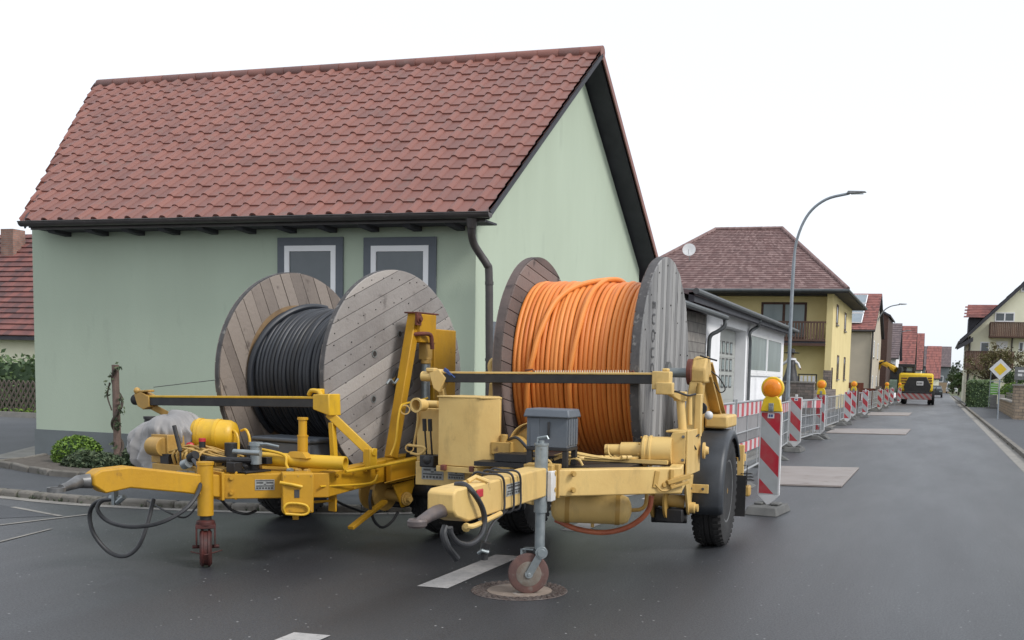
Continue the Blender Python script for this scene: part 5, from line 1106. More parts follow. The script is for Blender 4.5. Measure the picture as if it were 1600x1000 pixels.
# clamps on the front of the right leg
lx = Vector((.97-.13, .73, 0)).normalized(); nn = Vector((lx.y, -lx.x, 0))
mb = MB(); q = Vector((xd+.02, -2.66, 0))
def LP(t, n_, z): return q+lx*t+nn*(.06+n_)+Vector((0, 0, z))
mb.bar(LP(.90, .012, .88), LP(.88, .012, .75), .04, .02, nn); mb.bar(LP(1.02, .02, .89), LP(1.02, .02, .76), .03, .03, nn); mb.bar(LP(.98, .03, .79), LP(1.18, .03, .84), .03, .035, (0, 0, 1)); mb.bar(LP(1.0, .05, .75), LP(1.17, .03, .79), .02, .02, (0, 0, 1)); mb.tube(cubic([LP(.88, .02, .78), LP(.93, .03, .73), LP(1.0, .03, .735), LP(1.05, .03, .78)], 4), .008, 6)
mb.cyl(LP(.96, .0, .77), LP(.96, .03, .77), .018, 10); mb.build('clamp_bracket', M['ochre'], CT, bevel=.003)
mb = MB(); mb.box(.975, 1.0, -1.86, -1.8, .75, .85); mb.build('rust_spot_plate', M['ochre'], CT, bevel=.004)
# jockey wheel
JC = MB(); jx, jy = .15, -2.80
JC.lathe((jx, jy, .60), (0, 0, 1), [(0, .035), (0, .048), (.48, .048), (.485, .052), (.50, .052), (.50, .03)], 24)
js = JC.build('jockey_stand', M['galv'], CT)
mb = MB(); mb.cyl((jx, jy, .33), (jx, jy, .61), .037, 20); mb.build('inner_tube', M['galv'], js)
mb = MB(); mb.tube([(jx-.03, jy, 1.10), (jx-.03, jy, 1.135), (jx+.04, jy, 1.15), (jx+.05, jy, 1.13)], .010, 8); mb.cyl((jx, jy, 1.09), (jx, jy, 1.12), .02, 10); mb.build('crank', M['galv'], js)
mb = MB(); mb.box(jx-.095, jx-.05, jy-.01, jy+.09, .70, .86); mb.box(jx+.05, jx+.085, jy-.01, jy+.09, .68, .90); mb.build('clamp_plate', M['signwhite'], CT, bevel=.006)
wa = Vector((.42, -.90, 0)).normalized()   # wheel axis (horizontal)
wc = Vector((jx-.075, jy-.02, .150)); fk = Vector((jx+.01, jy-.0, .31))
mb = MB(); mb.lathe(wc, wa, [(-.034, .05), (-.034, .12), (-.026, .143), (-.01, .148), (.01, .148), (.026, .143), (.034, .12), (.034, .05)], 36); wh_ = mb.build('wheel', M['wheelpink'], js)
mb = MB(); mb.lathe(wc, wa, [(-.038, .02), (-.038, .085), (-.034, .092), (.034, .092), (.038, .085), (.038, .02)], 28); mb.build('hub', M['wheelhub'], wh_)
mb = MB()
for s in (-1, 1):
    o_ = wa*s*.046; mb.lathe(fk+o_-wa*.004, wa, [(0, .01), (0, .045), (.008, .045), (.008, .01)], 20); mb.bar(fk+o_, wc+o_, .008, .055, wa.cross(Vector((0, 0, 1))), ); mb.lathe(wc+o_-wa*.004, wa, [(0, .01), (0, .03), (.008, .03), (.008, .01)], 16)
mb.lathe(fk+wa*.05, wa, [(0, .012), (0, .03), (.01, .03), (.01, .016)], 16); mb.cyl(wc-wa*.06, wc+wa*.06, .012, 10); mb.cyl(fk-wa*.05, fk+wa*.05, .02, 10); mb.build('fork', M['galv'], js, bevel=.002)
mb = MB(); mb.box(jx-.14, jx-.125, jy-.02, jy+.06, .22, .33); mb.box(jx-.14, jx-.04, jy-.02, jy+.06, .32, .33); mb.build('wheel_stop', M['galv'], js)
# hoses and straps at the drawbar head
def hose(pts, r, m='hose', par=CT, nm='hose'):
    mb = MB(); mb.tube(cubic(pts, 8), r, 10); return mb.build(nm, M[m], par)
o2 = lambda x, y, v=.24: on(0, v, x, y)
hose([on(0, .10, 712, 757), on(0, .16, 725, 757), o2(738, 768, .22), o2(752, 790), o2(757, 812), o2(752, 835), o2(735, 850), o2(716, 848), o2(705, 835), o2(703, 824)], .017)
hose([on(0, .02, 716, 756), on(0, .05, 735, 760), on(0, .19, 748, 775)], .013)
hose([on(0, .12, 696, 822), on(0, .12, 693, 835), on(0, .14, 700, 855), on(0, .16, 714, 873)], .021)
for y_ in (-3.72, -3.55, -3.42):
    mb = MB(); w_ = .095; mb.tube(cubic([(xd-w_, y_, .70), (xd-w_, y_-.02, .94), (xd, y_-.03, .955), (xd+w_, y_-.0, .94), (xd+w_+.006, y_+.03, .82), (xd+w_, y_+.02, .70), (xd, y_, .69), (xd-w_, y_, .70)], 5), .008, 8); mb.build('strap', M['hose'], db)
mb = MB(); mb.tube(cubic([(xd+.10, -4.3, .70), (xd+.11, -4.2, .69), (xd+.10, -3.9, .70), (xd+.10, -3.75, .71)], 5), .016, 8); mb.ball((xd+.08, -4.25, .685), .028, 10); mb.tube([(xd+.0, -4.05, .935), (xd+.03, -4.0, .96), (xd+.09, -3.95, .93)], .015, 8); mb.build('cable_guard', M['cream'], db)
mb = MB(); p_ = on(0, .2, 748, 772); mb.box(p_.x-.0, p_.x+.012, p_.y-.045, p_.y+.05, p_.z-.02, p_.z+.03); mb.build('red_tag', M['red'], db, bevel=.01)
cp = on(0, .2, 757, 862); mb = MB(); mb.cyl(cp+Vector((0, 0, .03)), cp+Vector((0, 0, -.05)), .022, 12); mb.cyl(cp+Vector((.012, 0, .06)), cp+Vector((.0, 0, .02)), .03, 12); co = mb.build('coupling', M['black_metal'], CT)
mb = MB(); mb.tube([cp+Vector((-.035, -.01, -.01)), cp+Vector((-.0, -.03, .012)), cp+Vector((.03, -.01, .0))], .012, 8); mb.cyl(cp+Vector((0, 0, .0)), cp+Vector((0, 0, .02)), .026, 12); mb.build('metal_ring', M['galv'], co)
hose([cp+Vector((0, 0, .06)), cp+Vector((.01, .1, .16)), Vector((xd+.05, -3.5, .70))], .009)

# ================================================================== YELLOW TRAILER
YT = thing('cable_trailer', 'bright yellow cable drum trailer with tarpaulin covered engine on the left', 'trailer', TY.wv((0, 0, 0)), TY.yaw)
on = TY.on
J0 = Vector((.48, -2.36, 0)); HD = Vector((.22, -3.30, 0)); dd = (HD-J0).normalized(); dn = Vector((-dd.y, dd.x, 0))
if dn.x < 0: dn = -dn
mb = MB()
P = [(0, .545), (.0, .72), (.02, .735), (.80, .815), (.93, .80), (.99, .765), (1.0, .66), (.93, .625), (.80, .655), (.60, .655), (.0, .535)]
P = [(0, .54), (0, .725), (.22, .745), (.72, .825), (.93, .81), (.985, .775), (.985, .70), (.90, .635), (.72, .665), (.30, .60)]
mb.prism([J0+dd*t+dn*(-.085)+Vector((0, 0, z)) for t, z in P], dn*.17); db = mb.build('drawbar', M['yellow'], YT, bevel=.012)
tip = J0+dd*1.0+Vector((0, 0, .725)); hv = on(2, .70, 88, 765)
mb = MB(); mb.tube([tip-dd*.03, tip+dd*.06, tip.lerp(hv, .62), hv.lerp(tip, .15)], [.055, .048, .032, .028], 14)
mb.lathe(hv, (0, 0, 1), [(-.016, .04), (-.016, .06), (.016, .06), (.016, .04)], 20, closed=True); mb.build('hitch_eye', M['greysteel'], YT)
lg0, lg1 = (J0.x+.03, J0.y+.03), (1.06, -1.72)
mb = MB(); boxh(mb, lg0, lg1, (.53, .53), (.73, .735), .12); mb.build('frame_leg', M['yellow'], YT, bevel=.008)
mb = MB(); boxh(mb, (J0.x-.06, J0.y+.06), (-.95, -1.75), .55, .74, .12); mb.build('frame_leg', M['yellow'], YT, bevel=.008)
mb = MB(); boxh(mb, (1.03, -1.75), (.80, -.40), (.53, .60), (.735, .80), .11); boxh(mb, (.80, -.42), (.74, 1.4), .62, .80, .10); mb.build('side_rail', M['yellow'], YT, bevel=.008)
mb = MB(); boxh(mb, (-.95, -1.75), (-.78, -.40), (.55, .60), (.74, .80), .10); boxh(mb, (-.78, -.42), (-.74, 1.4), .62, .80, .10); mb.build('side_rail', M['yellow'], YT, bevel=.008)
mb = MB(); mb.box(-.75, .75, 1.3, 1.45, .62, .80); mb.cyl((-.9, 0, .53), (.9, 0, .53), .06); mb.bar((-.9, -1.6, .6), (.95, -1.6, .6), .08, .1); mb.build('axle', M['yellow'], YT)
wheel(YT, 1.02, .05, .52, .52, .28, 1, 'black_metal'); wheel(YT, -1.02, .05, .52, .52, .28, -1, 'black_metal')
fender(YT, .86, 1.2, .05, .53, .58, 190, 40, 'black_metal'); fender(YT, -1.2, -.86, .05, .53, .58, 190, 40, 'black_metal')
mb = MB(); mb.box(.62, .90, -.55, -.3, .30, .55); mb.box(.55, .85, -.2, .1, .35, .6); mb.build('brake_cylinder', M['black_metal'], YT, bevel=.02)
# joint plates and bolts
for t in (-.01, .10):
    mb = MB(); c = J0-dd*t; u = dd*.012; mb.prism([c+u+dn*.115+Vector((0, 0, .525)), c-u+dn*.115+Vector((0, 0, .525)), c-u-dn*.115+Vector((0, 0, .525)), c+u-dn*.115+Vector((0, 0, .525))], (0, 0, .225)); mb.build('joint_plate', M['yellow'], YT, bevel=.004)
lx = Vector((lg1[0]-lg0[0], lg1[1]-lg0[1], 0)).normalized(); nn = Vector((lx.y, -lx.x, 0)); q = Vector((*lg0, 0))
def LP(t, n_, z): return q+lx*t+nn*(.06+n_)+Vector((0, 0, z))
bolts(YT, [LP(.06, 0, .70), LP(.06, 0, .58)], nn, 'yellow', .015)
dataplate(YT, LP(.24, .001, .60), lx*.15, (0, 0, .085), nn)
mb = MB(); c = LP(.63, 0, .63); mb.lathe(c, nn, [(0, .028), (.012, .028), (.014, .02)], 18); mb.build('rail_plug', M['yellow'], YT)
bolts(YT, [(1.085, -1.65, .70), (1.06, -1.42, .70), (1.06, -1.42, .58)], (1, .1, 0), 'yellow', .012)
bolts(YT, [(1.00, -1.2, .71), (.97, -1.0, .70)], (1, .15, 0), 'yellow', .012)
# jockey
jp = Vector((.50, -2.50, 0))
mb = MB(); mb.lathe(jp+Vector((0, 0, .41)), (0, 0, 1), [(0, .045), (0, .06), (.40, .06), (.402, .066), (.425, .066), (.425, .03)], 20); js = mb.build('jockey_stand', M['yellow'], YT)
mb = MB(); mb.cyl(jp+Vector((0, 0, .30)), jp+Vector((0, 0, .42)), .045, 16); mb.build('inner_tube', M['black_metal'], js)
ax_ = Vector((.672, .738, 0)).normalized(); ay_ = Vector((-.738, .672, 0)); Zv = Vector((0, 0, 1))
mb = MB()
for s in (-1, 1): mb.prism([jp+ax_*s*.062-ay_*.05+Zv*.16, jp+ax_*s*.062+ay_*.05+Zv*.16, jp+ax_*s*.062+ay_*.06+Zv*.33, jp+ax_*s*.062-ay_*.06+Zv*.33], ax_*s*.012)
mb.bar(jp-ax_*.075+Zv*.325, jp+ax_*.075+Zv*.325, .12, .03); mb.cyl(jp-ax_*.10+Zv*.16, jp+ax_*.10+Zv*.16, .014, 10); mb.lathe(jp+Zv*.335, (0, 0, 1), [(0, .03), (0, .07), (.03, .07), (.04, .05)], 16)
mb.tube([jp-ax_*.11-ay_*.05+Zv*.13, jp-ay_*.16+Zv*.12, jp+ax_*.12-ay_*.05+Zv*.135], .006, 6); mb.build('fork', M['redpaint'], js, bevel=.004)
mb = MB(); mb.lathe(jp+Vector((0, 0, .15)), ax_, [(-.045, .05), (-.045, .13), (-.03, .148), (-.018, .148), (-.014, .138), (.014, .138), (.018, .148), (.03, .148), (.045, .13), (.045, .05)], 28); mb.build('wheel', M['redpaint'], js)
# control box on the leg
mb = MB(); a = LP(.44, .0, .43); mb.hexa([a, a+lx*.24, a+lx*.24+nn*.19, a+nn*.19]+[p+Vector((0, 0, .32)) for p in (a, a+lx*.24, a+lx*.24+nn*.19, a+nn*.19)])
cb = mb.build('control_box', M['yellow'], YT, bevel=.008)
mb = MB(); a2 = a+nn*.191; mb.tube([a2+lx*-.02+Vector((0, 0, .25)), a2+lx*.07+nn*.02+Vector((0, 0, .235)), a2+lx*.15+nn*.02+Vector((0, 0, .215))], .013, 8); mb.build('handle', M['yellow_pale'], cb); mb = MB(); mb.tube(cubic([a2+lx*.02+Vector((0, 0, -.0)), a2+lx*.01+nn*.02+Vector((0, 0, .05)), a2+lx*.05+nn*.02+Vector((0, 0, .085)), a2+lx*.17+nn*.02+Vector((0, 0, .07)), a2+lx*.20+nn*.02+Vector((0, 0, .02)), a2+lx*.16+nn*.02+Vector((0, 0, -.01)), a2+lx*.02+nn*.02+Vector((0, 0, -.0))], 5), .010, 8); mb.build('handle', M['yellow_pale'], cb)
mb = MB(); c = a2+lx*.09+Vector((0, 0, .125)); mb.prism([c, c+lx*.04, c+lx*.04+Vector((0, 0, .065)), c+Vector((0, 0, .065))], nn*.003); mb.build('sticker', M['labeldark'], cb)
for (u_, z_) in ((.02, .02), (.22, .02), (.02, .30), (.22, .30), (.12, .30)): mb = MB(); c = a2+lx*u_+Vector((0, 0, z_)); mb.cyl(c, c+nn*.005, .006, 6); mb.build('rivet', M['ochre'], cb)
mb = MB(); mb.bar(LP(.56, -.08, .54), LP(.56, -.08, .34), .05, .02, nn); mb.bar((.95, -1.55, .58), (.95, -1.55, .38), .08, .02, (0, 1, 0)); mb.tube([LP(.62, -.08, .48), Vector((.95, -1.50, .47))], .012, 8); mb.bar((1.0, -1.38, .22), (.94, -.85, .40), .06, .03); mb.build('lower_linkage', M['yellow'], YT, bevel=.004)
# right A post with lift cylinder
xp = .84
ap, ft = on(0, xp, 648, 492), on(0, xp, 606, 714)
fr_ = on(0, xp, 700, 515)
mb = MB(); mb.bar((xp, ap.y-.0, 2.13), (xp+.02, ft.y+.02, .78), .10, .085, (0, 1, 0)); AP = mb.build('a_post', M['yellow'], YT, bevel=.008)
yb = on(0, xp, 672, 515).y; yc = on(0, xp, 704, 515).y
mb = MB(); mb.box(xp-.06, xp+.07, yb-.02, yc, .72, 2.0); mb.build('upright', M['yellow'], YT, bevel=.01)
mb = MB(); mb.box(xp-.06, xp+.09, ap.y-.03, yb-.02, 1.86, 2.13); mb.box(xp+.0, xp+.06, yb-.09, yb-.03, 1.45, 1.86); mb.box(xp-.04, xp+.05, yb-.12, yb-.03, .72, 1.26); mb.build('post_head', M['yellow'], AP, bevel=.008)
mb = MB(); mb.box(xp-.07, xp+.09, ap.y-.07, yb+.02, 2.131, 2.145); mb.build('cap_plate', M['rust'], AP, bevel=.003)
cy_ = (ap.y+yb)/2+.02
mb = MB(); mb.cyl((xp+.03, cy_, 1.26), (xp+.03, cy_, 1.72), .042, 16); mb.build('lift_rod', M['galv'], AP)
mb = MB(); mb.box(xp-.02, xp+.07, cy_-.05, cy_+.05, 1.70, 1.86); mb.cyl((xp+.03, cy_, 1.66), (xp+.03, cy_, 1.72), .05, 14); mb.build('clevis', M['ochre'], AP, bevel=.006)
mb = MB(); c = on(0, xp+.10, 655, 498); mb.lathe(c-Vector((.02, 0, 0)), (1, 0, 0), [(0, .03), (.03, .04), (.03, .022), (.05, .02)], 16); mb.box(c.x-.02, c.x+.0, c.y-.035, c.y+.035, c.z-.06, c.z+.05); mb.build('pin', M['rust'], AP)
mb = MB(); c = on(0, xp+.09, 658, 523); mb.tube(cubic([c+Vector((-.05, -.05, 0)), c+Vector((.02, 0, .01)), c+Vector((.05, .08, -.0)), c+Vector((.05, .10, -.08)), c+Vector((.05, .11, -.13))], 5), .020, 10); mb.build('hook_handle', M['rust'], AP)
c = on(0, .72, 640, 605); mb = MB(); mb.cyl((.60, -.34, 1.50), (.80, -.40, 1.47), .055, 18); mb.build('drum_axle', M['ochre'], YT)
mb = MB(); mb.lathe((.74, -.38, 1.47), (1, -.1, 0), [(0, .05), (0, .095), (.03, .10), (.06, .06), (.10, .05)], 22); mb.build('bearing', M['rubber'], YT)
mb = MB(); mb.bar((-.82, -.33, .8), (-.84, -.33, 1.45), .12, .16, (0, 1, 0)); mb.bar((-.82, -.33, 1.4), (-.84, -.33, 1.65), .10, .12, (0, 1, 0)); mb.build('upright', M['yellow'], YT, bevel=.01)
mb = MB(); c = on(0, xp+.09, 608, 597)
mb.tube(cubic([on(0, xp+.12, 604, 600), on(0, xp+.12, 610, 593), on(0, xp+.12, 616, 599), on(0, xp+.12, 622, 592)], 5), .010, 6); mb.build('chain', M['galv'], AP)
# thin tube loop and long rail along the right side
mb = MB(); mb.tube(cubic([on(0, .98, *p) for p in ((610, 712), (618, 690), (622, 655), (626, 636), (633, 631), (655, 626), (668, 622))], 6), .011, 8); mb.build('pipe_loop', M['yellow_pale'], YT)
mb = MB(); mb.tube([on(0, 1.1, *p) for p in ((540, 737), (590, 729), (640, 719), (658, 715))], .014, 8); mb.tube(cubic([on(0, 1.08, *p) for p in ((500, 760), (560, 757), (583, 753), (590, 742))], 5), .009, 6); mb.build('hand_rail', M['yellow_pale'], YT)
for (px_, py_, r_) in ((633, 640, .035), (640, 700, .03)):
    c = on(0, 1.0, px_, py_); mb = MB(); mb.lathe(c, (.6, -.8, 0), [(-.004, r_), (.004, r_), (.004, r_+.012), (-.004, r_+.012)], 20, closed=True); mb.build('ring', M['cream'], YT)
# side bracket with winch hub
B_ = [on(0, 1.02, *p) for p in ((604, 757), (604, 722), (640, 712), (652, 745), (650, 750), (622, 757))]
mb = MB(); mb.prism([on(0, .96, *p) for p in ((603, 755), (603, 722), (650, 712), (652, 735), (652, 745))], (.06, 0, 0)); mb.hexa([on(0, .9, 603, 757), on(0, 1.12, 600, 756), on(0, 1.12, 650, 743), on(0, .9, 652, 743)]+[p+Vector((0, 0, .012)) for p in (on(0, .9, 603, 757), on(0, 1.12, 600, 756), on(0, 1.12, 650, 743), on(0, .9, 652, 743))]); mb.build('side_bracket', M['yellow'], YT, bevel=.006)
mb = MB(); mb.prism([on(0, 1.0, *p) for p in ((612, 757), (648, 748), (640, 775), (636, 790), (626, 793))], (.02, 0, 0)); hb = mb.build('hanger', M['yellow'], YT, bevel=.006)
hc = on(0, 1.03, 634, 779)
mb = MB(); mb.lathe(hc, (1, -.2, 0), [(0, .062), (.02, .062), (.02, .048), (.035, .048), (.035, .03), (.07, .026)], 20); mb.build('pin', M['ochre'], hb)
mb = MB()
for x_ in (.66, .82): mb.lathe((x_, hc.y-.05, .46), (1, 0, 0), [(0, .04), (0, .17), (.02, .17), (.02, .04)], 26)
mb.cyl((.64, hc.y-.05, .46), (.98, hc.y, .43), .055, 14); mb.build('winch_drum', M['ochre'], YT)
def hoseY(pts, r, m='hose'):
    mb = MB(); mb.tube(cubic(pts, 8), r, 8); return mb.build('hose', M[m], YT)
hoseY([on(0, .95, *p) for p in ((580, 765), (578, 785), (584, 812), (597, 824), (612, 815), (622, 800))], .013)
hoseY([on(0, .3, *p) for p in ((500, 765), (540, 790), (590, 800), (620, 770))], .013)
# front guide bar
bl, br = on(1, -1.35, 222, 625), on(1, -1.35, 500, 627)
mb = MB(); mb.bar(bl+Vector((.0, 0, -.012)), br+Vector((.04, 0, -.015)), .085, .075); gb = mb.build('guide_bar', M['black_metal'], YT, bevel=.004)
mb = MB(); mb.bar(bl+Vector((.0, -.0, .036)), br+Vector((.02, 0, .033)), .095, .020); mb.build('bar_edge', M['yellow_pale'], gb, bevel=.004)
mb = MB(); mb.cyl(bl+Vector((-.10, 0, -.0)), bl+Vector((-.02, 0, 0)), .052, 18); mb.build('end_cap', M['rubber'], gb)
mb = MB(); mb.prism([bl+Vector((-.05, -.055, .06)), bl+Vector((.05, -.055, .08)), bl+Vector((.16, -.055, .04)), bl+Vector((.16, -.055, -.06)), bl+Vector((.08, -.055, -.09)), bl+Vector((0, -.055, -.06))], (0, .11, 0)); mb.bar(bl+Vector((-.02, -.02, .08)), bl+Vector((.16, -.02, .095)), .07, .02); mb.ball(bl+Vector((-.02, -.04, .09)), .035, 8); mb.bar(bl+Vector((.12, .02, -.06)), bl+Vector((.32, .35, -.28)), .07, .06); mb.build('end_clamp', M['ochre'], gb, bevel=.006)
mb = MB(); mb.hexa([br+Vector(p) for p in ((-.02, -.07, -.07), (.17, -.07, -.12), (.17, .08, -.12), (-.02, .08, -.07), (-.02, -.07, .06), (.16, -.07, .07), (.16, .08, .07), (-.02, .08, .06))]); mb.tube(cubic([br+Vector((-.10, -.03, .05)), br+Vector((-.06, -.04, .09)), br+Vector((.02, -.04, .085)), br+Vector((.06, -.05, .05))], 4), .022, 8); mb.box(br.x-.02, br.x+.03, br.y-.03, br.y+.03, br.z+.06, br.z+.11); mb.build('end_clamp', M['yellow_pale'], gb, bevel=.012)
a0_, a1_ = br+Vector((.10, 0, -.1)), on(0, 1.0, 577, 706)
mb = MB(); mb.bar(a0_, a1_, .06, .075); mb.bar(a0_+Vector((.02, .02, -.08)), Vector((a0_.x+.02, a0_.y+.05, .78)), .05, .05, (0, 1, 0)); mb.box(a1_.x-.03, a1_.x+.05, a1_.y-.05, a1_.y+.05, .72, a1_.z+.03); mb.lathe(a1_+Vector((.04, 0, -.0)), (1, 0, 0), [(0, .035), (.02, .035), (.02, .02)], 14); mb.build('support_arm', M['yellow_pale'], YT, bevel=.006)
mb = MB(); mb.tube([on(1, -.3, 240, 605), on(1, -.5, 343, 593)], .004, 5); mb.build('guy_wire', M['black_metal'], YT)
# vertical jack cylinder and horizontal tube on the front frame
cj = on(1, -1.75, 473, 705)
mb = MB(); mb.cyl((cj.x, cj.y, .74), (cj.x, cj.y, 1.03), .042, 18); mb.cyl((cj.x, cj.y, 1.03), (cj.x, cj.y, 1.17), .034, 18); mb.lathe((cj.x, cj.y, 1.16), (0, 0, 1), [(0, .036), (0, .044), (.02, .044), (.02, .03)], 18); mb.lathe((cj.x, cj.y, 1.02), (0, 0, 1), [(0, .04), (0, .046), (.012, .046), (.012, .035)], 18); mb.build('jack_cylinder', M['yellow'], YT)
t0, t1 = on(1, -1.95, 395, 716), on(1, -1.70, 540, 724)
mb = MB(); mb.lathe(t0, (t1-t0).normalized(), [(0, .02), (0, .058), ((t1-t0).length, .058), ((t1-t0).length, .045), ((t1-t0).length-.1, .045), ((t1-t0).length-.1, .01)], 24); mb.build('storage_tube', M['yellow_pale'], YT, angle=30)
mb = MB(); mb.hexa([t0.lerp(t1, .45)+Vector(p) for p in ((-.05, -.05, .03), (.18, -.05, .03), (.18, .05, .03), (-.05, .05, .03), (-.02, -.03, .075), (.12, -.03, .075), (.12, .03, .075), (-.02, .03, .075))]); mb.build('tube_bracket', M['yellow'], YT)
hoseY([t0+Vector((.1, -.05, .09)), t0.lerp(t1, .4)+Vector((0, -.07, .05)), t0.lerp(t1, .45)+Vector((0, -.09, -.03)), t0.lerp(t1, .5)+Vector((0, -.1, -.08))], .012, 'yellow_pale')
for k in range(3):
    mb = MB(); c = t0.lerp(t1, .50+k*.09)+Vector((0, -.10, -.075)); mb.cyl(c+Vector((-.02, 0, 0)), c+Vector((.02, 0, 0)), .022, 10); mb.build('fitting', M['galv'] if k == 0 else M['ochre'], YT)
mb = MB(); bb = on(1, -1.25, 450, 700); mb.box(bb.x-.34, bb.x+.30, bb.y-.05, bb.y+.25, .74, .92); bk = mb.build('battery_box', M['greyplastic'], YT, bevel=.02)
mb = MB(); mb.box(bb.x-.37, bb.x+.33, bb.y-.08, bb.y+.28, .92, .96); mb.build('lid', M['greyplastic'], bk, bevel=.015)
mb = MB(); mb.box(-.80, .75, -2.05, -1.4, .70, .735); mb.build('deck_plate', M['yellow'], YT)
# engine cluster
ta, tb_ = on(1, -1.95, 304, 677), on(1, -1.80, 366, 680); d_ = (tb_-ta).normalized(); Lt = (tb_-ta).length
mb = MB(); mb.lathe(ta, d_, [(-.03, .03), (-.02, .09), (.01, .122), (.05, .130), (.055, .134), (.065, .134), (.07, .130), (Lt*.55, .130), (Lt*.55+.005, .134), (Lt*.55+.02, .134), (Lt*.55+.025, .130), (Lt-.04, .128), (Lt-.0, .11), (Lt+.02, .07), (Lt+.03, .02)], 30)
tk = mb.build('fuel_tank', M['yellow_pale'], YT, angle=50)
for q_ in (.16, .62): mb = MB(); c = ta+d_*Lt*q_; mb.lathe(c, d_, [(-.015, .131), (-.015, .136), (.015, .136), (.015, .131)], 28, closed=True); mb.box(c.x-.03, c.x+.03, c.y-.06, c.y+.06, c.z-.22, c.z-.11); mb.build('strap', M['yellow_pale'], tk)
for k, (dx, dz) in enumerate(((.02, .03), (.06, .04))): mb = MB(); mb.tube(cubic([tb_+Vector((-.02+dx, -.05+k*.09, dz)), tb_+Vector((.05+dx, -.06+k*.09, dz+.01)), tb_+Vector((.09+dx, -.06+k*.09, -.03)), tb_+Vector((.09+dx, -.06+k*.09, -.18))], 5), .011, 8); mb.build('pipe', M['yellow_pale'], tk)
rnd = random.Random(5)
mb = MB(); c0 = Vector((-.28, -2.18, .74))
mb.box(-.35, .45, -2.3, -1.85, .70, .76); mb.box(-.42, -.22, -2.25, -2.0, .76, 1.0); mb.cyl((-.40, -2.26, .90), (-.25, -2.26, .90), .08, 18)
mb.box(-.05, .22, -2.2, -2.0, .76, .86)
for k in range(7):
    x_ = -.12+k*.05; mb.tube(cubic([(x_, -2.26, .76), (x_, -2.28, .84+.02*rnd.random()), (x_+.02, -2.2, .88+.02*rnd.random()), (x_+.05+.05*rnd.random(), -2.08, .84)], 4), .012, 7)
for k in range(5):
    y_ = -2.25+k*.06; mb.tube(cubic([(-.2, y_, .86), (0, y_-.02, .90+.03*rnd.random()), (.2, y_, .87), (.38, y_+.02, .84)], 4), .010, 7)
mb.build('valve_block', M['ochre'], YT, bevel=.004)
mb = MB()
for k in range(26):
    c = Vector((rnd.uniform(-.3, .65), rnd.uniform(-2.28, -1.95), rnd.uniform(.74, .83))); s = rnd.uniform(.015, .05)
    if rnd.random() < .5: mb.box(c.x-s, c.x+s, c.y-s, c.y+s, c.z-s, c.z+s*.8)
    else: mb.cyl(c, c+Vector((rnd.uniform(-.1, .1), rnd.uniform(-.05, .05), rnd.uniform(-.03, .06))), s*.6, 8)
mb.box(-.32, .68, -2.25, -1.98, .735, .75); mb.cyl((.35, -2.1, .74), (.35, -2.1, .96), .05, 14); mb.cyl((.55, -2.05, .74), (.55, -2.05, .95), .05, 12); mb.cyl((.3, -2.3, .83), (.62, -2.12, .83), .026, 10); mb.build('hydraulic_unit', M['black_metal'], YT, bevel=.003)
mb = MB(); c = on(1, -2.1, 400, 688); mb.cyl((c.x, c.y, .80), (c.x, c.y, .95), .045, 16); mb.cyl((c.x, c.y, .95), (c.x, c.y, .98), .055, 16); mb.tube([(c.x, c.y, .96), (c.x+.12, c.y, .97), (c.x+.2, c.y+.05, .95)], .012, 6); mb.build('filter', M['galv'], YT)
mb = MB(); c = on(1, -2.25, 384, 707); mb.cyl(c+Vector((-.13, 0, 0)), c+Vector((.13, .03, 0)), .022, 12); mb.build('hand_pump', M['galv'], YT)
mb = MB(); c = on(1, -2.2, 316, 690); mb.cyl(c+Vector((0, 0, -.05)), c+Vector((0, 0, .0)), .026, 12); mb.build('filler_cap', M['black_metal'], YT)
mb = MB(); mb.cyl(c+Vector((0, 0, .001)), c+Vector((0, 0, .028)), .028, 12); c2 = on(1, -2.1, 297, 695); mb.ball(c2, .03, 8, (1.3, 1, .8)); mb.build('filler_cap', M['red'], YT)
mb = MB(); a_, b_ = on(1, -2.3, 282, 705), on(1, -2.3, 272, 665); mb.cyl(a_-Vector((0, 0, .1)), a_, .008, 8); mb.cyl(a_, b_, .017, 10); mb.build('lever', M['black_metal'], YT)
mb = MB(); c = on(1, -2.35, 295, 727); mb.cyl(c+Vector((-.06, 0, 0)), c+Vector((.0, 0, .02)), .04, 14); mb.box(c.x-.10, c.x+.02, c.y-.04, c.y+.04, c.z-.07, c.z-.05); mb.build('air_coupling', M['galv'], YT)
mb = MB(); c = on(1, -2.33, 302, 716); mb.cyl(c+Vector((-.04, 0, .0)), c+Vector((.03, 0, .03)), .036, 14); mb.build('air_coupling', M['rubber'], YT)
hoseY([on(1, -2.38, 302, 718), on(1, -2.45, 312, 735), on(1, -2.6, 311, 765), on(1, -2.75, 290, 795), on(1, -2.9, 250, 817), on(1, -3.0, 205, 823), on(1, -3.05, 170, 815), on(1, -3.08, 153, 798), on(1, -3.05, 156, 785), on(1, -3.0, 170, 779)], .016)
hoseY([on(1, -3.0, 176, 780), on(1, -3.05, 150, 785), on(1, -3.05, 140, 805), on(1, -3.05, 147, 835), on(1, -3.0, 170, 862), on(1, -2.95, 195, 869), on(1, -2.9, 215, 855), on(1, -2.85, 228, 825), on(1, -2.75, 240, 780)], .016)
hoseY([on(1, -2.4, 230, 782), on(1, -2.4, 262, 800), on(1, -2.3, 290, 808), on(1, -2.2, 312, 785)], .008)
hoseY([on(1, -2.2, 345, 780), on(1, -2.1, 362, 797), on(1, -2.0, 385, 803), on(1, -1.9, 400, 798)], .012)
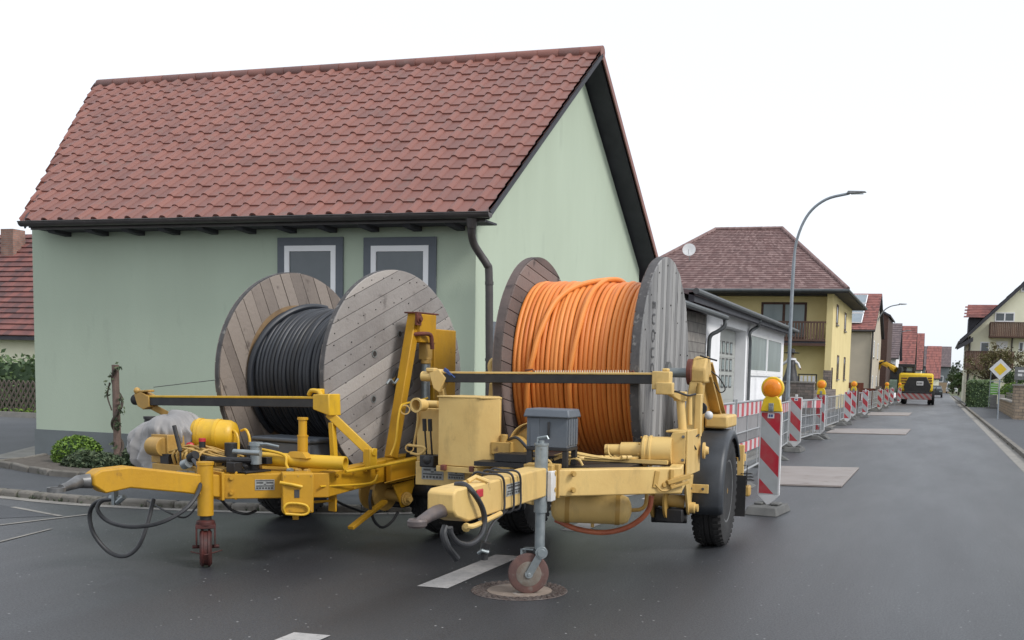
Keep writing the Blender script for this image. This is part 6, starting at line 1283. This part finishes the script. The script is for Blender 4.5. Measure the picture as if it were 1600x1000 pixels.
mb = MB(); c = on(1, -3.0, 172, 778); mb.cyl(c, c+Vector((.1, .03, .0)), .022, 10); mb.cyl(c+Vector((.08, 0, -.03)), c+Vector((.16, 0, .02)), .02, 8); mb.box(c.x+.04, c.x+.07, c.y-.02, c.y+.02, c.z-.05, c.z+.06); mb.build('coupling', M['galv'], YT)
# tarpaulin covered engine: folded sheet
c0, c1 = on(1, -2.05, 212, 725), on(1, -2.05, 300, 650)
bm_ = MB(); nu, nv_ = 160, 60; V = []; rnd = random.Random(9)
cx_, cz_ = (c0.x+c1.x)/2+.015, c0.z-.02; hw_, hh_, hd_ = (c1.x-c0.x)/2-.035, (c1.z-c0.z)+.01, .22
for j in range(nv_+1):
    t = j/nv_
    for i in range(nu):
        a = 2*math.pi*i/nu; ca, sa = math.cos(a), math.sin(a)
        ex = 2.6; rr_ = (abs(ca)**ex+abs(sa)**ex)**(-1/ex)
        sh = 1.0 if t < .7 else math.sqrt(max(0, 1-((t-.7)/.3)**2))
        q_ = Vector((ca*1.25+.6*t, sa*1.25, t*.75+.5*ca)); rg = mnoise.ridged_multi_fractal(q_, .9, 2.2, 3, 1.0, 2.0)
        q2_ = Vector((ca*3.2, sa*3.2, t*1.1)); r2_ = mnoise.ridged_multi_fractal(q2_, 1.0, 2.0, 2, 1.0, 2.0)
        fold = .34*(rg-1.05)*(1-.45*t)+.30*(r2_-1.0)*(1-t)**.6
        tuck = 1-.22*max(0, 1-t*5)
        r3 = rr_*sh*tuck+fold*sh
        top = hh_*(t if t < .85 else .85+.15*math.sin((t-.85)/.15*math.pi/2))+.035*math.cos(a-.6)*t+.02*math.sin(3*a)*t
        x_ = cx_+hw_*r3*ca; z_ = cz_+top
        if ca > .2 and sa < 0 and t < .55: x_ -= .09*(ca-.2)*(1-t/.55)
        V.append((x_, -2.02+hd_*r3*sa, z_))
bm_.add(V, [(j*nu+i, j*nu+(i+1) % nu, (j+1)*nu+(i+1) % nu, (j+1)*nu+i) for j in range(nv_) for i in range(nu)]+[tuple(nv_*nu+i for i in range(nu))])
for n_ in M['tarp'].node_tree.nodes:
    if n_.type == 'BUMP': n_.inputs['Strength'].default_value = .15
ec = bm_.build('engine_cover', M['tarp'], YT, angle=80)
ss = ec.modifiers.new('ss', 'SUBSURF'); ss.levels = 1; ss.render_levels = 1
mb = MB(); p = on(1, -2.0, 235, 655); mb.lathe(p+Vector((0, 0, -.05)), (0, 0, 1), [(0, .05), (.05, .05), (.055, .058), (.075, .058), (.075, .03)], 18); mb.build('air_intake', M['black_metal'], YT)

# ================================================================== STREET LAMPS
def lamp(name, label, x, y, H_=7.8, s=1.0):
    T_ = thing(name, label, 'street lamp', (x, y, .08), group='street lamps along the left side of the road')
    mb = MB(); mb.cyl((0, 0, 0), (0, 0, 1.3*s), .075*s, 14); mb.tube([(0, 0, 1.3*s), (0, 0, 3.2*s)]+cubic([(0, 0, 3.3*s), (.02, 0, 5.4*s), (.12*s, 0, 6.3*s), (.45*s, 0, 7.05*s), (1.0*s, 0, 7.5*s), (1.75*s, 0, 7.68*s)], 5), [.062*s]*2+[.058*s]*6+[.045*s]*20, 12, tint=0); mb.build('pole', M['pole'], T_)
    mb = MB(); mb.hexa([Vector(p)*s for p in ((1.65, -.09, 7.66), (2.3, -.06, 7.69), (2.3, .06, 7.69), (1.65, .09, 7.66), (1.70, -.06, 7.76), (2.25, -.03, 7.74), (2.25, .03, 7.74), (1.70, .06, 7.76))]); hd = mb.build('lamp_head', M['greysteel'], T_, bevel=.015)
    mb = MB(); mb.box(1.8*s, 2.2*s, -.05*s, .05*s, 7.645*s, 7.66*s); mb.build('lens', M['milkglass'], hd)
    mb = MB(); mb.box(-.04, .04, -.085, -.06, .5, .95); mb.build('access_door', M['pole'], T_)
    return T_
lamp('street_lamp', 'tall curved grey street lamp, nearest one, in front of the yellow house', -4.84, 35.8)
for i, (px_, Y0, s_) in enumerate(((1364, 82, .96), (1389, 118, .93), (1418, 175, .95))):
    lamp('street_lamp', ['second curved street lamp rising beside the beige house with solar panels', 'third, smaller curved street lamp above the white walled house', 'farthest street lamp, tiny above the long red roofs'][i], AY(Y0, px_, 600).x, Y0, s=s_)

# ================================================================== WORKSITE: striped panels, beacons, barriers
def delineator(label, x, y, rz=0, tilt=0):
    T_ = thing('traffic_delineator', label, 'warning panel', (x, y, 0), rz, 'red and white warning panels along the works')
    mb = MB(); mb.box(-.135, .135, -.018, .018, .22, 1.22); mb.prism([(-.135, -.018, .22), (.135, -.018, .22), (.02, -.018, .10), (-.02, -.018, .10)], (0, .036, 0)); mb.box(-.03, .03, -.015, .015, 1.22, 1.28); pn = mb.build('panel', M['signwhite'], T_, bevel=.006)
    mb = MB(); mb.box(-.115, .115, -.021, -.0182, .235, 1.205); mb.build('striped_sheet', M['delin'], pn, smooth=False)
    mb = MB(); mb.box(-.04, .04, -.0235, -.0212, 1.14, 1.20); st = mb.build('sticker', M['signwhite'], pn, smooth=False)
    mb = MB(); mb.box(-.025, -.008, -.0245, -.0237, 1.155, 1.185); mb.box(-.002, .024, -.0245, -.0237, 1.155, 1.185); mb.build('lettering', M['blue'], st, smooth=False)
    mb = MB()
    mb.hexa([Vector(p) for p in ((-.20, -.36, 0), (.20, -.36, 0), (.20, .36, 0), (-.20, .36, 0), (-.17, -.30, .10), (.17, -.30, .10), (.17, .30, .10), (-.17, .30, .10))]); mb.box(-.15, -.05, -.10, .10, .10, .13); mb.box(.05, .15, -.10, .10, .10, .13); mb.build('foot', M['recycled'], T_, bevel=.012)
    return T_
def beacon(label, x, y, rz=0):
    T_ = thing('warning_beacon', label, 'warning light', (x, y, 1.22), rz, 'amber warning lights on the panels')
    mb = MB(); mb.prism([(-.13, -.04, .0), (.13, -.04, .0), (.10, -.04, .14), (.06, -.04, .19), (-.06, -.04, .19), (-.10, -.04, .14)], (0, .08, 0)); mb.lathe((0, .03, .28), (0, 1, 0), [(-.05, .11), (-.05, .135), (.02, .135), (.04, .10)], 30); hs_ = mb.build('housing', M['signyellow'], T_, bevel=.01)
    mb = MB(); mb.lathe((0, -.02, .275), (0, -1, 0), [(0, .112), (.014, .110), (.026, .098), (.036, .07), (.041, .03), (.042, .005)], 36); 
    mb.build('lens', M['amber'], T_, angle=60)
    mb = MB()
    for k in range(14):
        for j in range(14):
            u, v = (k-6.5)*.014, (j-6.5)*.014
            if u*u+v*v < .088**2: d2 = math.sqrt(u*u+v*v); mb.box(u-.005, u+.005, -.0625+max(0, d2-.03)*.26, -.058+max(0, d2-.03)*.26, .275+v-.005, .275+v+.005)
    mb.build('lens_pattern', M['amber'], T_, smooth=False)
    mb = MB(); mb.box(-.03, .03, -.055, -.041, .0, .10); mb.box(-.02, .02, -.062, -.055, .02, .06); mb.build('clasp', M['galv'], hs_, bevel=.004)
    return T_
P0 = delineator('nearest large red and white striped panel beside the cream trailer wheel, amber light on top', -1.88, 12.55, R(-6))
beacon('nearest round amber lamp, largest of the warning lights', -1.88, 12.55, R(-2))
spots = [(-3.02, 23.8, 0, 'second striped warning panel from the front, without a light'), (-3.1, 29.8, 1, 'third striped panel, in front of the rubble stone wall, carrying an amber light'),
         (-3.18, 40.2, 0, 'fourth striped panel, without a light, in front of the yellow house corner'), (-3.45, 46.5, 1, 'fifth striped panel, half hidden behind the sixth, with amber light'),
         (-3.12, 49.2, 0, 'sixth striped panel, pale and tilted, close behind the fifth'), (-3.05, 60.5, 0, 'seventh striped panel at the far steel plate, without a light'),
         (-3.05, 68.5, 1, 'eighth striped panel with amber light near the excavator arm'), (-3.1, 78.0, 0, 'ninth striped panel just left of the excavator blade'), (-2.75, 83.0, 1, 'last striped panel, partly behind the excavator blade, with amber light')]
def skids(o):
    return [k for k in kids(o)]
for x_, y_, b_, lab in spots:
    c = copy_tree(P0); c.location = (x_, y_, 0); c.rotation_euler.z = R(random.uniform(-8, 8)); c['label'] = lab
    if b_:
        pass
B0 = [o for o in bpy.data.objects if o.name == 'warning_beacon'][0]
for (i, lab) in ((1, 'amber lamp on the third panel, in front of the rubble stone wall'), (3, 'amber lamp on the fifth panel before the beige house'), (6, 'small amber lamp on the eighth panel below the excavator arm'), (8, 'tiny amber lamp on the last panel next to the excavator')):
    c = copy_tree(B0); c.location = (spots[i][0], spots[i][1], 1.22); c.rotation_euler.z = R(random.uniform(-5, 5)); c['label'] = lab
def barrier(label, a, b, H_=1.1, sheet_=False, boards=(1,), dens=.11):
    a, b = Vector((*a, 0)), Vector((*b, 0)); L_ = (b-a).length; ang = math.atan2(b.y-a.y, b.x-a.x)
    T_ = thing('barrier', label, 'barrier', a, ang, 'barriers along the open trench')
    mb = MB(); mb.tube([(0, 0, .14), (0, 0, H_), (L_, 0, H_), (L_, 0, .14), (0, 0, .14)], .018, 8); mb.tube([(0, 0, .62*H_), (L_, 0, .62*H_)], .012, 6); mb.tube([(0, 0, .36*H_), (L_, 0, .36*H_)], .012, 6); mb.tube([(L_*.33, 0, .14), (L_*.33, 0, H_)], .012, 6); mb.tube([(L_*.67, 0, .14), (L_*.67, 0, H_)], .012, 6)
    for x_ in (.05, L_-.05): mb.tube([(x_, 0, .02), (x_, 0, H_+.05)], .02, 8)
    fr = mb.build('frame', M['mesh'], T_)
    mb = MB(); x_ = dens
    while x_ < L_-.03: mb.tube([(x_, 0, .16), (x_, 0, .62*H_ if boards else H_)], .0045, 4, cap=False); x_ += dens
    mb.build('bars', M['mesh'], fr, smooth=False)
    if 1 in boards: mb = MB(); mb.box(.02, L_-.02, -.012, .012, H_-.22, H_-.02); mb.build('striped_board', M['board'], T_, smooth=False)
    if 2 in boards: mb = MB(); mb.box(.02, L_-.02, -.012, .012, .44, .60); mb.build('striped_board', M['board'], T_, smooth=False)
    if 3 in boards: mb = MB(); mb.box(L_*.40, L_*.60, -.012, .012, H_*.66, H_*.96); mb.build('striped_board', M['board'], T_, smooth=False)
    if sheet_: mb = MB(); mb.box(.03, L_-.03, .008, .012, .62, H_-.23); mb.build('sheet', M['cloth'], T_, smooth=False)
    for x_ in (.05, L_-.05):
        mb = MB(); mb.hexa([Vector((x_+p[0], p[1], p[2])) for p in ((-.11, -.34, 0), (.11, -.34, 0), (.11, .34, 0), (-.11, .34, 0), (-.07, -.16, .11), (.07, -.16, .11), (.07, .16, .11), (-.07, .16, .11))]); mb.build('foot', M['recycled'], T_, bevel=.012)
    return T_
barrier('near half of the first red white barrier with grey sheet, behind the trailer wheel', (-2.82, 13.4), (-2.86, 15.4), 1.24, True, (1, 2))
barrier('far half of the first red white barrier with grey sheet, behind the first striped panel', (-2.86, 15.5), (-2.95, 19.2), 1.24, True, (1, 2))
barrier('metal barrier hidden mostly behind the second striped panel', (-3.1, 21.0), (-3.3, 24.6), 1.1, False, (1,))
BR = [('mesh barrier between the second and third striped panel', (-3.35, 24.9), (-3.2, 29.0)), ('slanting mesh barrier with fine red stripes just before the third striped panel', (-3.75, 27.9), (-3.05, 29.6)),
      ('mesh barrier with small red white board right behind the third striped panel', (-3.35, 30.6), (-3.42, 34.6)), ('mesh barrier reaching up to the fourth striped panel', (-3.42, 34.8), (-3.4, 39.0)),
      ('mesh barrier just behind the fourth striped panel', (-3.5, 40.8), (-3.5, 45.2)), ('mesh barrier beside the pale tilted striped panel', (-3.5, 50.5), (-3.5, 55.0)), ('mesh barrier between the sixth and seventh striped panel', (-3.5, 55.5), (-3.5, 60.0)), ('mesh barrier between the seventh and eighth striped panel', (-3.5, 61.5), (-3.5, 67.0)), ('farthest mesh barrier just left of the excavator', (-3.5, 69.5), (-3.4, 76.0))]
for k, (lab, a, b) in enumerate(BR): barrier(lab, a, b, 1.08, False, (3,) if k in (2, 5) else ((1,) if k == 1 else ()), .14)
# rubble garden wall of the yellow house, railing and figure
GW = thing('rubble_wall', 'low rubble stone wall in front of the yellow house behind the lamp post', 'wall', (AY(44.5, 1196, 600).x-.6, 44.5, 0))
wx = AY(44.5, 1272, 600).x-GW.location.x
mb = MB(); mb.box(0, wx, 0, .4, 0, 1.50); mb.box(wx-.4, wx, .4, 10, 0, 1.2); mb.build('wall', M['stone'], GW, smooth=False)
mb = MB(); mb.box(-.02, wx+.03, -.03, .43, 1.50, 1.56); mb.build('coping', M['concrete'], GW, smooth=False)
GG = thing('panel_railing', 'dark framed railing with white panels on the rubble wall left of the yellow house corner', 'railing', (AY(46, 1249, 590).x, 46, 1.5))
p, q = AY(46, 1249, 584), AY(46, 1274, 600); ww = q.x-p.x; hh = p.z-1.5
mb = MB(); mb.box(-.05, ww+.05, -.02, .02, hh-.05, hh); mb.box(-.05, 0, -.02, .02, -1.5, hh); mb.box(ww, ww+.05, -.02, .02, -1.5, hh); mb.build('frame', M['black_metal'], GG)
for k in range(4): mb = MB(); mb.box(.03+k*ww/4, (k+1)*ww/4-.03, -.01, .01, -.4, hh-.08); mb.build('panel', M['signwhite'], GG, smooth=False)
fx = AY(47, 1236, 580)
FGm = thing('witch_figure', 'dark cloaked garden figure with white collar, spread arms and flat hat behind the stone wall', 'garden figure', (fx.x, 47, 0))
zb_ = 1.45; sc_ = 1640/47.; 
def fz(py): return AY(47, 1236, py).z
def fxo(px): return AY(47, px, 580).x-fx.x
mb = MB(); prof = [(fz(600)-1.2, .62), (fz(596), .40), (fz(585), .28), (fz(572), .19), (fz(563), .17), (fz(560), .10)]
mb.lathe((0, 0, 0), (0, 0, 1), prof, 20); mb.build('cloak', M['black_metal'], FGm)
mb = MB(); mb.tube([(-.10, 0, fz(563)), (-.28, -.02, fz(567)), (fxo(1219), -.05, fz(572))], [.075, .06, .045], 10); mb.tube([(.10, 0, fz(563)), (.30, -.02, fz(568)), (fxo(1250), -.05, fz(575))], [.075, .06, .045], 10); mb.build('sleeve', M['signwhite'], FGm)
mb = MB(); mb.ball((fxo(1219)-.03, -.05, fz(572.5)), .05, 10); mb.ball((fxo(1250)+.03, -.05, fz(575.5)), .05, 10); mb.build('hand', M['palewood'], FGm)
mb = MB(); mb.lathe((0, 0, fz(562)), (0, 0, 1), [(0, .12), (-.02, .22), (.06, .20), (.09, .10)], 16); mb.build('collar', M['signwhite'], FGm)
mb = MB(); mb.ball((0, 0, fz(555)), .12, 14, (1, 1, 1.2)); mb.build('head', M['palewood'], FGm)
mb = MB(); mb.lathe((0, 0, fz(551)), (0, 0, 1), [(-.01, .12), (-.03, .34), (0, .36), (.03, .15), (.16, .13), (.18, .05)], 20); mb.build('hat', M['black_metal'], FGm)

# ================================================================== EXCAVATOR (rear view), loader behind it, parked vehicles
ex0 = AY(84, 1432, 629); EXx = ex0.x
def e(px, py, dy=0): v = AY(84+dy, px, py); return Vector((v.x-EXx, dy, v.z))
EX = thing('wheeled_excavator', 'yellow and black wheeled excavator seen from behind in the road', 'excavator', (EXx, 84, 0))
mb = MB(); a, b = e(1403, 612), e(1459, 585)
pts = [(a.x, .25), (a.x, .05), (a.x+.15, -.05), (b.x-.15, -.05), (b.x, .05), (b.x, .25), (b.x-.05, 2.6), (a.x+.05, 2.6)]
z0, z1 = e(1430, 612).z, e(1430, 583).z
mb.prism([Vector((x_, y_, z0)) for x_, y_ in pts], (0, 0, z1-z0)); body = mb.build('body', M['signyellow'], EX, bevel=.15)
mb = MB(); p_ = [e(1420, 589), e(1448, 589), e(1455, 604), e(1452, 613), e(1414, 613), e(1412, 604)]; mb.prism([Vector((q.x, -.16, q.z)) for q in p_], (0, .3, 0)); mb.build('counterweight', M['black_metal'], EX, bevel=.04)
p, q = e(1432, 602), e(1443, 596); mb = MB(); mb.box(p.x, q.x, -.19, -.165, p.z, q.z); npl = mb.build('number_plate', M['signwhite'], EX, smooth=False)
mb = MB(); [mb.box(p.x+.06+k*.10, p.x+.12+k*.10, -.196, -.191, p.z+.08, q.z-.08) for k in range(4)]; mb.build('lettering', M['labeldark'], npl, smooth=False)
for (xa, xb) in ((1407, 1418), (1449, 1457)):
    for k in range(3): u, v = e(xa+k*.6, 600-k*4), e(xb-k*.3, 597-k*4); mb = MB(); mb.box(u.x, v.x, -.075, -.04, u.z, u.z+.10); mb.build('vent', M['rust'], EX, smooth=False)
mb = MB(); p, q = e(1403, 588, .5), e(1430, 569, .5); 
mb.box(p.x, q.x, .50, 2.2, q.z-.26, q.z)
for x_ in (p.x, p.x+.42, q.x-.20):
    for y_ in (.55, 2.1): mb.box(x_, x_+.20, y_, y_+.12, z1-.2, q.z-.1)
mb.box(p.x, q.x, .55, .65, z1-.3, z1+.15); cab = mb.build('cab', M['black_metal'], EX, bevel=.03)
mb = MB(); mb.box(p.x+.2, q.x-.2, .66, .68, z1+.1, q.z-.2); mb.build('window', M['milkglass'], cab, smooth=False); mb = MB(); mb.box(p.x+.1, q.x-.1, 2.1, 2.12, z1+.1, q.z-.15); mb.build('window', M['milkglass'], cab, smooth=False)
mb = MB(); u = e(1401, 613); v = e(1409, 573); mb.box(u.x, u.x+.35, .1, 1.9, u.z, v.z); mb.build('side_tank', M['black_metal'], EX, bevel=.06)
mb = MB(); P = [e(1400, 578, 1.5), e(1385, 569, 2.0), e(1376, 566, 2.4)]; mb.tube(P, [.24, .22, .18], 8)
P = [e(1376, 566, 2.4), e(1367, 585, 2.6), e(1356, 606, 2.7)]; mb.tube(P, [.18, .16, .13], 8); mb.build('boom', M['yellow_pale'], EX)
mb = MB(); mb.tube([e(1398, 571, 1.7), e(1382, 565, 2.0), e(1373, 568, 2.2)], .07, 8); mb.tube([e(1371, 573, 2.1), e(1362, 590, 2.3)], .09, 8); mb.tube([e(1400, 585, 1.6), e(1388, 573, 1.7)], .1, 8); mb.build('hydraulic_ram', M['black_metal'], EX)
mb = MB(); P = [e(1351, 604, 2.4), e(1362, 604, 2.4), e(1364, 613, 2.4), e(1356, 622, 2.4), e(1349, 617, 2.4)]; mb.prism(P, (0, .9, 0)); mb.build('bucket', M['rust'], EX, bevel=.04)
p, q = e(1400, 624), e(1456, 615); mb = MB(); mb.box(p.x, q.x, -.75, -.66, p.z+.05, q.z); mb.build('dozer_blade', M['boardfine'], EX, bevel=.02)
mb = MB(); mb.box(p.x, q.x, -.78, -.62, q.z, q.z+.12); mb.box(-.6, -.45, -.7, .4, .7, .9); mb.box(.45, .6, -.7, .4, .7, .9); mb.box(-1.0, 1.0, .2, 3.0, .75, 1.1); mb.build('undercarriage', M['black_metal'], EX, bevel=.02)
for s in (-1, 1):
    for y_ in (.4, 2.9):
        mb = MB(); mb.lathe((s*1.05-.25, y_, .55), (1, 0, 0), [(0, .3), (0, .5), (.05, .55), (.22, .55), (.24, .48), (.28, .48), (.30, .55), (.45, .55), (.5, .5), (.5, .3)], 28); mb.build('wheel', M['rubber'], EX)
mb = MB(); mb.tube([e(1461, 611), e(1463, 605)], .03, 6); mb.tube([e(1447, 584, .6), e(1448, 579, .6)], .04, 6); mb.build('mirror', M['black_metal'], EX)
l0 = AY(100, 1391, 610)
LD = thing('green_lorry', 'green and black vehicle partly hidden behind the excavator boom', 'lorry', (l0.x, 100, 0))
k_ = 100/1640.
mb = MB(); mb.hexa([Vector(p) for p in ((-.95, 0, .7), (.95, 0, .7), (.95, 3.5, .7), (-.95, 3.5, .7), (-.8, .3, 1.9), (.8, .3, 1.9), (.8, 3, 1.9), (-.8, 3, 1.9))]); mb.build('body', mat('faded_green_paint', (.12, .22, .13), (.3, .36, .3), 2, .5), LD, bevel=.1)
mb = MB(); mb.hexa([Vector(p) for p in ((-.9, .4, 1.9), (.9, .4, 1.9), (.9, 2.5, 1.9), (-.9, 2.5, 1.9), (-.65, .6, 2.9), (.65, .6, 2.9), (.65, 2.2, 2.9), (-.65, 2.2, 2.9))]); mb.build('cab', M['black_metal'], LD, bevel=.08)
for s in (-1, 1): mb = MB(); mb.lathe((s*.8-.15, .8, .45), (1, 0, 0), [(0, .2), (0, .42), (.04, .45), (.26, .45), (.3, .42), (.3, .2)], 20); mb.build('wheel', M['rubber'], LD)
def car(name, label, px, Y0, colr, van=False, wid=1.75):
    c = AY(Y0, px, 610); T_ = thing(name, label, 'van' if van else 'car', (c.x, Y0, 0)); h = 1.9 if van else 1.42; w_ = wid/2
    mb = MB(); mb.hexa([Vector(p) for p in ((-w_, 0, .3), (w_, 0, .3), (w_, 4.2, .3), (-w_, 4.2, .3), (-w_, -.0, .95), (w_, 0, .95), (w_, 4.2, .95), (-w_, 4.2, .95))]); mb.hexa([Vector(p) for p in ((-w_+.05, .7 if not van else .3, .95), (w_-.05, .7 if not van else .3, .95), (w_-.05, 3.9, .95), (-w_+.05, 3.9, .95), (-w_+.2, 1.3 if not van else .6, h), (w_-.2, 1.3 if not van else .6, h), (w_-.2, 3.6, h), (-w_+.2, 3.6, h))]); mb.build('body', colr, T_, bevel=.08)
    y0, y1 = (.72, 1.28) if not van else (.32, .58)
    mb = MB(); z0_, z1_ = 1.02, h-.1; mb.hexa([Vector(p) for p in ((-w_+.15, y0-.01, z0_), (w_-.15, y0-.01, z0_), (w_-.15, y0+.05, z0_), (-w_+.15, y0+.05, z0_), (-w_+.27, y1-.08, z1_), (w_-.27, y1-.08, z1_), (w_-.27, y1, z1_), (-w_+.27, y1, z1_))]); mb.build('windscreen', M['glass'], T_)
    for s in (-1, 1):
        for y_ in (.8, 3.4): mb = MB(); mb.lathe((s*(w_-.1)-.1, y_, .32), (1, 0, 0), [(0, .15), (0, .30), (.03, .32), (.17, .32), (.2, .3), (.2, .15)], 20); mb.build('wheel', M['rubber'], T_)
        mb = MB(); mb.box(s*(w_-.25)-.15, s*(w_-.25)+.15, -.03, .05, .65, .80); mb.build('headlight', M['milkglass'], T_, bevel=.02)
    mb = MB(); mb.box(-.5, .5, -.02, .03, .38, .58); mb.build('grille', M['black_metal'], T_)
car('parked_van', 'small white van parked far down the street on the right', 1487, 195, mat('white_car_paint', (.6, .6, .62), None, rough=.3), True, 1.9)
car('parked_car', 'dark car just visible right of the excavator', 1461, 130, mat('dark_car_paint', (.04, .045, .05), None, rough=.3))
# stakes and old gate by the yellow house
GP = thing('stone_gate_post', 'pair of grey stone gate posts with rusty gate past the yellow house corner', 'gate', (AY(70, 1332, 612).x, 70, 0))
w_ = 1.5; mb = MB(); mb.box(0, .35, 0, .35, 0, 1.3); mb.box(w_-.05, w_+.3, 0, .35, 0, 1.35); mb.build('post', M['stone'], GP, smooth=False)
mb = MB(); mb.box(.35, w_-.05, .1, .15, .1, 1.2); mb.build('gate_leaf', M['rust'], GP, smooth=False)
TP = thing('timber_post', 'reddish timber hoarding with grey posts behind the barriers at the yellow house', 'hoarding', (AY(66, 1326, 600).x, 66, 0))
mb = MB(); mb.box(0, .9, 0, .05, 1.2, 1.55); mb.box(.1, .22, -.05, .0, 0, 1.5); mb.box(.6, .72, -.05, 0, 0, 1.5); mb.build('boards', M['rust'], TP, smooth=False)


# small weeds along the kerbs and the foot of the wall
mb = MB(); rw = random.Random(21)
for k in range(150):
    if k < 80:
        i = rw.randrange(0, len(kc)-20); b = kc[i].lerp(kc[i+1], rw.random()); p = Vector((b.x+rw.uniform(-.02, .02), b.y-.01+rw.uniform(-.01, .02), .005))
    elif k < 110: p = Vector((1.915+rw.uniform(-.02, .02), rw.uniform(12, 70), .005))
    else: p = Vector((rw.uniform(-8.3, -6.1), 13.03, .08))
    for j in range(7):
        a = rw.uniform(0, 6.28); h = rw.uniform(.02, .06); d = Vector((math.cos(a), math.sin(a), 0)); w_ = Vector((-d.y, d.x, 0))*.006
        mb.add([p-w_, p+w_, p+d*h*.7+Vector((0, 0, h))], [(0, 1, 2)], rw.random())
o = mb.build('weeds', M['leafgrey'], smooth=False); tag(o, 'tiny weeds growing along the kerb joints and wall foot', 'weeds', kind='stuff')
